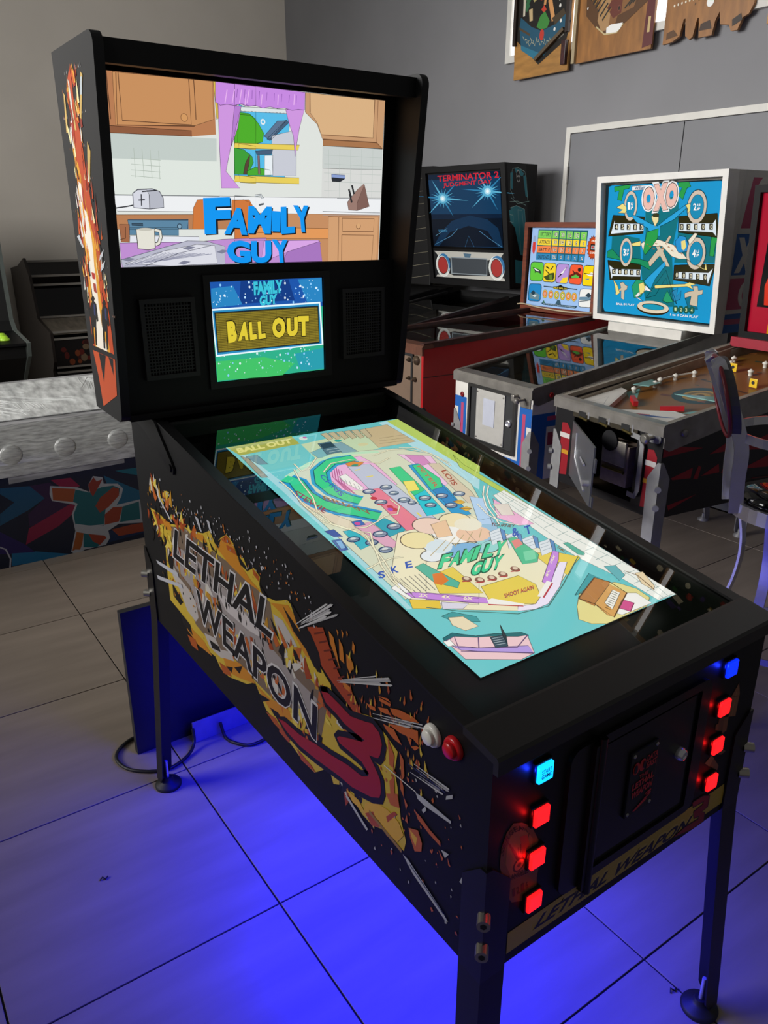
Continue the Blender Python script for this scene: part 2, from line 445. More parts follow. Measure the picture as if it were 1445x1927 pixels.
('p','9cc3dc',7,[266,366,348,359,315,297,251,290]),
('p','f0c9a0',8,[212,390,252,392,225,338,192,344]),
('s','b9a77c',9,1.6,[140,299,202,330]),
('s','b9a77c',9,1.6,[171,301,225,331]),
('s','b9a77c',9,1.6,[202,304,247,331]),
('s','b9a77c',9,1.6,[235,307,271,332]),
('s','b9a77c',9,1.6,[268,309,294,332]),
('p','f3b9d8',6,[406,422,410,301,377,311,356,355]),
('p','b9d4f0',7,[365,451,387,430,329,338,303,349]),
('p','e8ddd0',7,[388,403,420,389,398,347,372,358]),
('p','dfe6ea',8,[301,317,333,320,304,279,273,277]),
('p','5f8fc4',9,[331,319,334,308,309,275,304,280]),
('s','93a4b0',9,1.2,[298,309,323,311]),
('s','93a4b0',9,1.2,[291,299,316,301]),
('s','93a4b0',9,1.2,[284,290,309,291]),
('p','dfe6ea',8,[322,292,354,295,325,255,294,253]),
('p','5f8fc4',9,[352,294,355,283,330,251,325,256]),
('s','93a4b0',9,1.2,[319,284,345,286]),
('s','93a4b0',9,1.2,[312,275,337,276]),
('s','93a4b0',9,1.2,[305,266,330,267]),
('p','dfe6ea',8,[343,268,376,270,346,231,314,230]),
('p','5f8fc4',9,[373,269,376,258,350,227,346,232]),
('s','93a4b0',9,1.2,[341,260,366,261]),
('s','93a4b0',9,1.2,[333,251,358,252]),
('s','93a4b0',9,1.2,[326,242,351,243]),
('p','dfe6ea',8,[364,244,397,245,367,207,335,206]),
('p','5f8fc4',9,[395,244,397,234,371,203,367,209]),
('s','93a4b0',9,1.2,[361,236,387,237]),
('s','93a4b0',9,1.2,[354,227,379,228]),
('s','93a4b0',9,1.2,[347,218,372,219]),
('p','58c08f',9,[318,282,336,282,333,212,310,193,279,200]),
('p','e58a80',10,[318,272,338,272,331,253,305,247]),
('p','7fd6a8',10,[311,232,337,228,317,203,292,206]),
('p','58b59a',8,[91,281,112,285,133,207,119,195,92,227]),
('p','e07a2a',10,[105,249,124,246,119,220,98,214,90,225]),
('t','2f58b4',10,'S',[11,279,24,277,21,298],0.03),
('t','2f58b4',10,'K',[41,282,55,280,51,301],0.03),
('t','2f58b4',10,'E',[73,284,87,282,84,303],0.03),
('t','2f58b4',10,'&',[331,282,349,281,352,308],0.03),
('t','2f58b4',10,'T',[362,277,379,276,383,304],0.03),
('p','f4f3ee',9,[13,247,37,254,34,207,22,207]),
('s','6c6a66',12,1.6,[26,265,27,219]),
('s','6c6a66',12,1.6,[35,264,36,217]),
('s','6c6a66',12,1.6,[45,263,44,216]),
('s','6c6a66',12,1.6,[54,262,53,214]),
('s','6c6a66',12,1.6,[64,262,62,212]),
('s','6c6a66',12,1.6,[74,261,70,210]),
('s','6c6a66',12,1.6,[83,260,79,208]),
('t','17543a',11,'F',[120,256,145,252,163,294],0.05),
('t','46d092',12,'F',[124,258,145,256,162,290],0.05),
('t','17543a',11,'A',[144,254,169,250,188,292],0.05),
('t','46d092',12,'A',[148,256,169,254,187,288],0.05),
('t','17543a',11,'M',[167,252,193,248,213,290],0.05),
('t','46d092',12,'M',[172,254,194,251,212,286],0.05),
('t','17543a',11,'I',[192,249,210,249,238,288],0.05),
('t','46d092',12,'I',[196,251,211,253,238,284],0.05),
('t','17543a',11,'L',[216,247,243,243,264,286],0.05),
('t','46d092',12,'L',[221,249,244,247,264,282],0.05),
('t','17543a',11,'Y',[241,244,268,240,291,284],0.05),
('t','46d092',12,'Y',[246,246,269,244,290,280],0.05),
('t','17543a',11,'G',[157,212,182,209,200,247],0.05),
('t','46d092',12,'G',[162,214,182,212,199,243],0.05),
('t','17543a',11,'U',[180,210,205,207,224,246],0.05),
('t','46d092',12,'U',[185,212,206,211,223,242],0.05),
('t','17543a',11,'Y',[204,209,229,206,249,245],0.05),
('t','46d092',12,'Y',[208,211,230,210,248,241],0.05),
('p','c98be0',9,[28,223,43,219,131,154,121,143,29,209]),
('p','c98be0',9,[60,209,143,151,141,133,48,193]),
('t','f7f0c8',10,'2X',[41,205,54,197,48,212],0.02),
('t','f7f0c8',10,'4X',[74,184,86,176,80,191],0.02),
('t','f7f0c8',10,'6X',[105,164,118,155,112,171],0.02),
('t','f7f0c8',10,'8X',[289,147,313,161,291,153],0.02),
('t','f7f0c8',10,'10X',[331,177,357,192,333,183],0.02),
('p','c98be0',9,[270,141,367,209,376,201,354,181,285,133,271,133]),
('p','efe6f6',8,[276,130,350,175,364,168,290,116,231,87,198,86,167,96,177,106,210,97]),
('t','6a6a6a',9,'SHOOT AGAIN',[173,134,239,130,180,144],0.02),
('t','c23a30',10,'SHOOT AGAIN',[174,135,240,131,181,145],0.01),
('p','f4f1ea',10,[141,144,152,144,192,106,185,101,136,133]),
('s','b8343a',11,3,[134,133,186,102]),
('p','f4f1ea',10,[229,112,281,140,285,130,237,105]),
('s','b8343a',11,3,[284,129,236,104]),
('e','8a5a4a',10,[151,209,9,9]),
('e','e2cdb2',11,[152,211,5,5]),
('s','b8343a',12,2.5,[138,206,154,201]),
('e','8a5a4a',10,[170,196,9,9]),
('e','e2cdb2',11,[172,197,5,5]),
('s','b8343a',12,2.5,[157,193,174,188]),
('e','8a5a4a',10,[195,191,9,9]),
('e','e2cdb2',11,[196,193,5,5]),
('s','b8343a',12,2.5,[182,189,198,184]),
('e','8a5a4a',10,[221,191,9,9]),
('e','e2cdb2',11,[223,193,5,5]),
('s','b8343a',12,2.5,[208,188,225,183]),
('e','8a5a4a',10,[254,194,9,9]),
('e','e2cdb2',11,[256,196,5,5]),
('s','b8343a',12,2.5,[240,191,258,186]),
('s','3c6a62',9,2,[34,175,77,142,162,90,226,82,301,118,362,152,397,171]),
('p','e7dc92',2,[246,31,272,59,307,85,352,93,396,79,416,46,415,16,388,1,281,0,257,12]),
('p','f6f5ee',3,[308,27,370,54,404,37,404,3,326,4]),
('p','3f9ea2',2,[294,84,373,122,384,85,344,82]),
('p','b87c40',4,[292,74,371,107,386,84,367,70,301,45]),
('p','d9a35c',5,[306,49,380,79,387,45,307,7,301,16]),
('p','f3f0e4',6,[325,43,371,64,376,51,322,23]),
('s','3a2a1c',7,1.6,[315,33,318,24]),
('s','3a2a1c',7,1.6,[321,36,324,28]),
('s','3a2a1c',7,1.6,[327,40,331,31]),
('s','3a2a1c',7,1.6,[334,43,337,34]),
('s','3a2a1c',7,1.6,[340,46,343,37]),
('s','3a2a1c',7,1.6,[346,50,350,41]),
('s','3a2a1c',7,1.6,[353,53,356,44]),
('s','3a2a1c',7,1.6,[360,57,363,48]),
('s','3a2a1c',7,1.6,[366,60,369,51]),
('s','5c3a1a',7,2.5,[292,74,371,107,386,84,387,45,306,6,306,49,292,74]),
('p','d3508c',5,[336,21,363,35,374,18,347,4]),
('s','7a2a50',6,2,[336,21,363,35,374,18,347,4,336,21]),
('p','1f6a70',2,[8,99,30,103,59,79,89,70,133,51,138,41,130,33,4,87]),
('p','f0c9cc',3,[7,91,27,94,57,76,77,68,119,46,136,41,114,3,84,1,7,43]),
('p','b99be0',4,[9,78,43,54,71,41,118,21,113,4,37,48,15,63]),
('s','6a4a74',5,2,[7,91,27,94,15,69,42,54,99,26,136,41]),
('s','6a4a74',5,2,[60,74,43,53]),
('s','6a4a74',5,2,[13,61,112,3]),
('p','f6f4ee',4,[3,92,16,92,14,75,2,79]),
('p','3a4a58',5,[77,65,99,60,88,35,67,41]),
('p','22303c',6,[114,82,99,60,88,35,103,56]),
('s','a9b7bd',7,1.2,[78,61,96,57]),
('s','a9b7bd',7,1.2,[75,56,94,52]),
('s','a9b7bd',7,1.2,[73,52,92,47]),
('s','a9b7bd',7,1.2,[70,47,89,42]),
('p','3d9b9e',2,[42,145,66,146,94,118,91,104,52,123]),
('p','eadcb8',3,[50,137,74,128,80,96,53,97,43,118]),
('p','bcd466',2,[469,633,458,582,462,463,462,308,466,261,454,299,443,463,440,573]),
('p','f1f3ea',2,[417,434,457,442,468,222,470,0,423,3,418,77,396,170,394,242,398,347]),
('s','9ab0ac',3,1.4,[415,433,446,440]),
('s','9ab0ac',3,1.4,[416,393,448,399]),
('s','9ab0ac',3,1.4,[417,355,450,360]),
('s','9ab0ac',3,1.4,[418,318,452,323]),
('s','9ab0ac',3,1.4,[419,282,453,286]),
('s','9ab0ac',3,1.4,[421,247,455,251]),
('s','9ab0ac',3,1.4,[421,213,457,216]),
('s','9ab0ac',3,1.4,[422,181,458,183]),
('s','9ab0ac',3,1.4,[423,149,460,151]),
('s','9ab0ac',3,1.4,[424,118,461,119]),
('s','9ab0ac',3,1.4,[425,89,463,89]),
('s','9ab0ac',3,1.4,[426,60,464,59]),
('s','9ab0ac',3,1.4,[427,32,465,31]),
('s','9ab0ac',3,1.4,[428,4,467,3]),
('s','9ab0ac',3,1.4,[428,435,412,246,442,83,438,4]),
('s','9ab0ac',3,1.4,[438,436,440,247,470,87,451,4]),
('p','5fb8a2',4,[409,221,421,220,421,175,413,170,405,178]),
('p','6fb7bb',4,[419,125,443,118,432,86,407,78]),
('p','ecd7b0',4,[456,82,474,78,454,35,442,29,438,51]),
('s','6a4a2a',5,2,[443,97,454,75,444,28]),
('p','e7dc52',4,[256,110,400,168,402,175,385,176,278,121]),
('t','7a5a2a',10,'FAMILY',[383,212,383,188,392,217],0.02),
('t','6a3a2a',10,'TOURNEY',[320,334,361,308,331,343],0.02)]
ART['TV']=[('p','dfe3de',0,[0,372,672,372,672,0,0,0]),
('p','b87d55',1,[0,372,228,373,229,272,173,265,-1,263]),
('p','c8905f',2,[16,371,225,373,225,301,181,286,14,277]),
('p','8f5c40',2,[-1,275,174,276,174,265,-1,262]),
('s','5b3a28',3,1.6,[23,371,17,277,181,285]),
('s','5b3a28',3,1.6,[27,372,28,286,174,287,173,372]),
('s','5b3a28',3,1.6,[184,372,185,298]),
('s','5b3a28',3,1.6,[4,372,5,287]),
('e','6b452c',3,[159,300,8,8]),
('e','d39a62',4,[159,300,7,7]),
('p','c3cdc8',1,[0,262,230,264,228,218,0,215]),
('p','dfe6df',1,[0,215,235,219,232,148,1,147]),
('s','aeb9ae',2,1,[47,237,46,181]),
('s','aeb9ae',2,1,[40,217,102,216]),
('s','aeb9ae',2,1,[64,236,64,180]),
('s','aeb9ae',2,1,[39,206,101,204]),
('s','aeb9ae',2,1,[81,235,81,180]),
('s','aeb9ae',2,1,[38,195,101,193]),
('s','aeb9ae',2,1,[99,234,98,179]),
('s','aeb9ae',2,1,[37,184,100,181]),
('p','58bce8',2,[285,334,325,325,322,187,280,189]),
('p','58bce8',2,[274,324,412,328,395,186,269,185]),
('p','4fae2c',3,[284,319,309,318,325,308,323,257,279,258]),
('p','4fae2c',3,[274,315,313,315,330,301,344,281,340,263,315,257,272,258]),
('p','3f9e3a',3,[271,248,293,246,314,232,317,220,302,195,270,194]),
('p','5a4438',4,[291,195,297,219,309,238,306,219,300,195]),
('p','4aab35',4,[299,201,321,211,358,206,361,195,302,193]),
('p','47607c',4,[351,270,402,312,408,307,359,267]),
('p','5d7592',4,[344,275,378,308,401,311,359,270]),
('p','c9ccd6',4,[363,277,427,293,426,196,365,194]),
('p','47607c',5,[322,244,366,249,362,239,325,237]),
('p','8a6a70',5,[327,235,332,236,333,196,328,196]),
('p','e9f0f4',4,[345,236,366,237,365,196,344,195]),
('p','e8cf5c',6,[282,257,323,254,323,247,282,248]),
('p','e8cf5c',6,[272,258,435,262,431,251,271,248]),
('p','e8cf5c',6,[270,192,434,192,434,179,269,179]),
('p','e8cf5c',6,[282,192,322,189,322,177,282,178]),
('p','dfe6e6',5,[285,330,416,333,414,325,283,321]),
('s','8f979b',6,1,[288,322,292,322]),
('s','8f979b',6,1,[296,322,301,322]),
('s','8f979b',6,1,[305,322,309,322]),
('s','8f979b',6,1,[313,323,318,323]),
('s','8f979b',6,1,[322,323,326,323]),
('s','8f979b',6,1,[331,323,335,323]),
('s','8f979b',6,1,[339,323,344,323]),
('s','8f979b',6,1,[348,324,352,324]),
('s','8f979b',6,1,[357,324,361,324]),
('s','8f979b',6,1,[366,324,370,324]),
('s','8f979b',6,1,[375,325,379,325]),
('s','8f979b',6,1,[383,325,388,325]),
('s','8f979b',6,1,[392,325,397,325]),
('s','8f979b',6,1,[401,325,406,325]),
('e','e8eef0',5,[342,304,6,6]),
('e','58bce8',6,[342,304,3,3]),
('s','4a5a66',6,0.8,[342,317,342,309]),
('p','d8bb4c',6,[227,373,233,373,237,305,232,301]),
('p','cf97e0',7,[236,333,290,331,280,287,261,245,249,200,281,166,237,165,236,244]),
('p','b77fd0',8,[274,330,290,331,272,275,263,251]),
('p','cf97e0',7,[399,333,447,335,435,299,427,262,423,237,419,280,408,304]),
('p','c78ae2',8,[232,373,326,372,325,334,309,333,292,336,274,331,257,332,241,329,230,335]),
('p','c78ae2',8,[276,373,449,371,448,335,431,335,416,332,397,335,378,333,360,335,342,331,324,335,306,332,288,335,274,332]),
('s','8e58ae',9,1.2,[282,364,280,347]),
('s','8e58ae',9,1.2,[300,364,298,347]),
('s','8e58ae',9,1.2,[317,364,316,347]),
('s','8e58ae',9,1.2,[335,364,333,347]),
('s','8e58ae',9,1.2,[353,363,351,347]),
('s','8e58ae',9,1.2,[371,363,370,347]),
('s','8e58ae',9,1.2,[390,363,388,347]),
('s','8e58ae',9,1.2,[409,363,407,347]),
('s','8e58ae',9,1.2,[427,363,426,347]),
('s','e9b6f0',9,2,[252,334,258,360]),
('s','e9b6f0',9,2,[299,334,302,355]),
('s','e9b6f0',9,2,[269,336,275,362]),
('s','e9b6f0',9,2,[338,337,341,358]),
('s','e9b6f0',9,2,[286,337,292,363]),
('s','e9b6f0',9,2,[379,340,381,361]),
('s','e9b6f0',9,2,[304,338,310,365]),
('s','e9b6f0',9,2,[420,343,422,365]),
('p','d8d9d6',1,[498,264,669,265,672,119,495,123]),
('p','c9cfcc',2,[498,264,669,265,670,218,498,215]),
('p','c79a72',3,[450,371,672,372,670,265,498,275,482,308,450,331]),
('p','d9b184',4,[462,371,642,371,641,288,494,287,482,311,462,332]),
('s','7a543a',5,1.6,[462,371,463,332]),
('s','7a543a',5,1.6,[641,371,640,288,494,287]),
('s','7a543a',5,1.6,[651,371,651,279,498,278]),
('s','7a543a',5,1.6,[651,279,669,266]),
('p','a8764f',4,[498,277,651,278,669,266,498,264]),
('s','b4beb8',5,0.8,[514,257,515,150]),
('s','b4beb8',5,0.8,[502,244,668,245]),
('s','b4beb8',5,0.8,[545,259,546,151]),
('s','b4beb8',5,0.8,[502,225,669,225]),
('s','b4beb8',5,0.8,[576,260,578,152]),
('s','b4beb8',5,0.8,[502,205,669,206]),
('s','b4beb8',5,0.8,[608,262,610,152]),
('s','b4beb8',5,0.8,[503,186,670,186]),
('s','b4beb8',5,0.8,[641,263,642,153]),
('s','b4beb8',5,0.8,[503,166,671,167]),
('p','8b9fd0',5,[523,203,561,202,562,194,523,196]),
('p','2c2f36',6,[523,195,561,194,548,187,525,187]),
('p','eef0f2',4,[-5,147,321,149,320,116,2,115]),
('p','eef0f2',4,[268,148,671,152,670,112,267,114]),
('s','6d7277',5,1.2,[-2,146,232,148]),
('s','6d7277',5,1.2,[268,150,342,148]),
('s','6d7277',5,1.2,[540,149,671,150]),
('s','6d7277',5,1.4,[499,119,670,117]),
('s','9a9ea2',5,1.2,[499,110,668,110]),
('p','b98057',3,[-1,108,320,111,319,79,-1,79]),
('p','c58e63',3,[267,114,670,112,670,-2,263,4]),
('p','d2a074',4,[516,107,666,107,665,0,517,2]),
('s','7a543a',5,1.6,[556,104,653,103,651,72,558,73,556,104]),
('s','7a543a',5,1.6,[556,65,652,63,649,1]),
('s','7a543a',5,1.6,[556,65,557,2]),
('s','7a543a',5,1.6,[516,107,546,107,546,3]),
('e','7a543a',5,[605,85,7,7]),
('e','d8a878',6,[605,86,6,6]),
('p','9a7a70',6,[570,141,598,170,617,184,636,132,599,122,574,123]),
('p','7f6058',7,[598,138,619,183,636,132,600,122]),
('s','2b2b2e',8,5,[573,171,581,152]),
('s','2b2b2e',8,5,[582,180,589,160]),
('s','2b2b2e',8,5,[576,160,583,140]),
('s','596066',6,5,[319,151,334,153,338,145]),
('s','cfd5d8',7,3,[319,151,334,153,338,145]),
('s','596066',6,4,[328,131,341,134]),
('p','b6b9c4',6,[37,150,48,158,79,160,95,155,102,142,102,123,71,120,37,122]),
('p','d6d8e2',7,[37,150,48,157,67,158,72,148,71,120,37,122]),
('s','4b4d58',8,1.6,[37,150,48,158,79,160,95,155,102,142,102,123,71,120,37,122,37,150]),
('s','33343c',8,2.4,[55,149,54,126]),
('s','33343c',8,2.4,[48,137,62,138]),
('s','33343c',8,1.5,[72,148,71,120]),
('s','2c2d33',8,2.5,[57,154,89,157]),
('s','2c2d33',8,2.4,[0,121,21,124,36,127]),
('p','5d86a2',4,[22,98,156,99,155,79,24,79]),
('p','5d86a2',4,[24,82,133,82,132,66,23,68]),
('s','33475a',5,1.6,[23,98,156,98,153,79]),
('e','33475a',5,[135,85,6,6]),
('e','7fa3ba',6,[135,85,4,4]),
('p','3e566a',5,[30,91,54,91,54,86,30,87]),
('p','a36a4a',4,[4,89,25,89,22,53,4,54]),
('s','4f3222',5,1.5,[16,84,14,61,3,59]),
('p','e3e6ee',4,[24,66,179,63,179,52,23,52]),
('p','d0793e',5,[169,123,179,140,204,142,195,79,165,79]),
('p','d0793e',5,[261,141,304,142,315,125,314,79,258,79]),
('p','d0793e',5,[268,140,290,142,304,137,307,121,306,58,265,58]),
('p','e39a5c',6,[301,83,516,80,516,56,302,58]),
('s','7a4426',7,1.6,[301,72,426,70]),
('p','c08fd2',6,[1,52,173,52,234,57,346,60,345,5,1,1]),
('p','c08fd2',6,[265,55,491,53,500,2,263,4]),
('p','d9a6e6',7,[340,53,487,53,495,46,405,27,331,5]),
('p','a877c0',8,[401,27,492,50,499,3,389,3]),
('p','e4e2d6',9,[38,79,78,80,77,40,61,37,39,40]),
('s','3c3a36',10,1.6,[38,79,39,40,61,37,77,40,78,80]),
('s','3c3a36',10,8.5,[78,78,90,75,91,63,85,50,78,48]),
('s','e4e2d6',11,5.5,[78,78,90,75,91,63,85,50,78,48]),
('e','c6c4b8',10,[58,79,16,3]),
('p','b9bacb',8,[1,18,90,40,152,55,197,53,240,42,239,0,3,1]),
('p','dcdde6',9,[9,10,95,34,172,47,215,44,220,5,111,2]),
('s','8d8fa4',10,0.9,[6,5,83,32]),
('s','8d8fa4',10,0.9,[12,6,91,32]),
('s','8d8fa4',10,0.9,[18,6,100,31]),
('s','8d8fa4',10,0.9,[24,7,108,31]),
('s','8d8fa4',10,0.9,[30,8,116,30]),
('s','8d8fa4',10,0.9,[37,8,124,30]),
('s','8d8fa4',10,0.9,[43,9,132,30]),
('s','8d8fa4',10,0.9,[49,10,140,29]),
('s','8d8fa4',10,0.9,[55,10,149,29]),
('s','8d8fa4',10,0.9,[62,11,157,28]),
('s','8d8fa4',10,0.9,[68,12,166,28]),
('s','8d8fa4',10,0.9,[74,12,174,28]),
('s','8d8fa4',10,0.9,[81,13,182,27]),
('s','8d8fa4',10,0.9,[87,14,191,27]),
('s','8d8fa4',10,0.9,[93,14,200,26]),
('s','8d8fa4',10,0.9,[100,15,208,26]),
('p','7f8196',10,[4,18,18,22,32,19,16,14]),
('p','7f8196',10,[139,39,154,44,169,41,152,35]),
('p','7f8196',10,[126,8,141,13,156,10,139,4]),
('p','7f8196',10,[218,30,234,35,249,32,232,26]),
('s','5d5f70',11,1.2,[42,1,130,29,206,44]),
('s','5d5f70',11,1.2,[1,18,90,40,152,55]),
('t','10131c',13,'F',[195,66,259,69,195,142],0.067),
('t','1297f2',14,'F',[192,68,256,71,192,144],0.055),
('t','10131c',13,'A',[241,66,300,63,251,124],0.067),
('t','1297f2',14,'A',[239,69,297,66,248,126],0.055),
('t','10131c',13,'M',[300,67,360,66,304,126],0.067),
('t','1297f2',14,'M',[297,70,357,69,301,129],0.055),
('t','10131c',13,'I',[362,71,385,70,364,116],0.067),
('t','1297f2',14,'I',[359,74,382,73,361,119],0.055),
('t','10131c',13,'L',[387,65,425,67,387,125],0.067),
('t','1297f2',14,'L',[384,68,422,70,384,128],0.055),
('t','10131c',13,'Y',[427,69,469,69,421,129],0.067),
('t','1297f2',14,'Y',[424,72,466,72,417,132],0.055),
('t','10131c',13,'G',[248,3,308,0,246,54],0.067),
('t','1297f2',14,'G',[245,6,305,3,243,56],0.055),
('t','10131c',13,'U',[308,0,361,0,308,50],0.067),
('t','1297f2',14,'U',[305,3,358,3,305,53],0.055),
('t','10131c',13,'Y',[367,0,410,-1,362,53],0.067),
('t','1297f2',14,'Y',[364,3,407,2,359,56],0.055)]
ART['DMD']=[('p','1c56ac',0,[0,227,295,227,295,158,-1,165]),
('p','2fb28c',0,[-1,165,295,158,295,0,0,0]),
('p','123c86',1,[76,226,202,226,217,177,69,175]),
('p','2a86c4',1,[2,213,56,217,77,174,-1,170]),
('p','2a86c4',1,[227,225,295,226,295,169,251,171]),
('p','43c46a',1,[1,48,126,47,210,24,174,-3,1,3]),
('p','2a9fb0',1,[211,47,295,55,295,2,227,3]),
('p','e9fbff',2,[-2,168,289,169,295,63,2,59]),
('p','2c8ec2',3,[1,164,285,165,290,66,5,63]),
('p','12202a',4,[5,160,283,160,284,68,7,68]),
('p','8a7a28',5,[8,157,280,157,282,71,9,70]),
('s','4c4216',6,1.1,[7,156,280,156]),
('s','4c4216',6,1.1,[8,152,280,152]),
('s','4c4216',6,1.1,[8,148,280,148]),
('s','4c4216',6,1.1,[8,144,280,145]),
('s','4c4216',6,1.1,[8,141,281,141]),
('s','4c4216',6,1.1,[8,137,281,137]),
('s','4c4216',6,1.1,[8,133,281,133]),
('s','4c4216',6,1.1,[8,129,281,129]),
('s','4c4216',6,1.1,[8,125,281,126]),
('s','4c4216',6,1.1,[8,122,281,122]),
('s','4c4216',6,1.1,[8,118,281,118]),
('s','4c4216',6,1.1,[8,114,281,114]),
('s','4c4216',6,1.1,[8,110,281,110]),
('s','4c4216',6,1.1,[8,106,281,106]),
('s','4c4216',6,1.1,[8,102,281,103]),
('s','4c4216',6,1.1,[8,98,281,99]),
('s','4c4216',6,1.1,[8,94,281,95]),
('s','4c4216',6,1.1,[9,91,281,91]),
('s','4c4216',6,1.1,[9,87,281,87]),
('s','4c4216',6,1.1,[9,83,281,83]),
('s','4c4216',6,1.1,[9,79,282,79]),
('s','4c4216',6,1.1,[9,75,282,76]),
('s','6a5c1e',6,0.8,[15,157,17,70]),
('s','6a5c1e',6,0.8,[31,157,33,70]),
('s','6a5c1e',6,0.8,[48,157,49,70]),
('s','6a5c1e',6,0.8,[64,157,65,71]),
('s','6a5c1e',6,0.8,[80,157,81,71]),
('s','6a5c1e',6,0.8,[97,157,98,71]),
('s','6a5c1e',6,0.8,[113,157,115,71]),
('s','6a5c1e',6,0.8,[130,157,132,71]),
('s','6a5c1e',6,0.8,[147,157,149,71]),
('s','6a5c1e',6,0.8,[165,157,166,71]),
('s','6a5c1e',6,0.8,[182,157,183,71]),
('s','6a5c1e',6,0.8,[199,157,201,71]),
('s','6a5c1e',6,0.8,[217,157,218,71]),
('s','6a5c1e',6,0.8,[235,157,236,71]),
('s','6a5c1e',6,0.8,[253,157,254,71]),
('s','6a5c1e',6,0.8,[271,157,273,71]),
('t','141408',7,'B',[33,87,60,88,33,140],0.11),
('t','e2cc3a',8,'B',[35,88,58,90,34,137],0.075),
('t','141408',7,'A',[58,90,88,90,65,136],0.11),
('t','e2cc3a',8,'A',[60,91,87,91,66,134],0.075),
('t','141408',7,'L',[89,89,110,90,88,134],0.11),
('t','e2cc3a',8,'L',[91,90,109,92,90,132],0.075),
('t','141408',7,'L',[113,89,135,90,112,134],0.11),
('t','e2cc3a',8,'L',[114,91,133,92,113,132],0.075),
('t','141408',7,'O',[149,88,189,89,151,140],0.11),
('t','e2cc3a',8,'O',[151,90,187,90,152,138],0.075),
('t','141408',7,'U',[189,89,224,89,190,137],0.11),
('t','e2cc3a',8,'U',[191,90,222,91,192,135],0.075),
('t','141408',7,'T',[221,88,254,87,222,140],0.11),
('t','e2cc3a',8,'T',[223,90,253,89,224,138],0.075),
('t','0d3a66',7,'FAMILY',[108,193,185,195,108,224],0.1),
('t','3cc4dc',8,'FAMILY',[108,193,185,195,108,224],0.06),
('t','0d3a66',7,'GUY',[121,168,168,170,122,192],0.1),
('t','3cc4dc',8,'GUY',[121,168,168,170,122,192],0.06)]
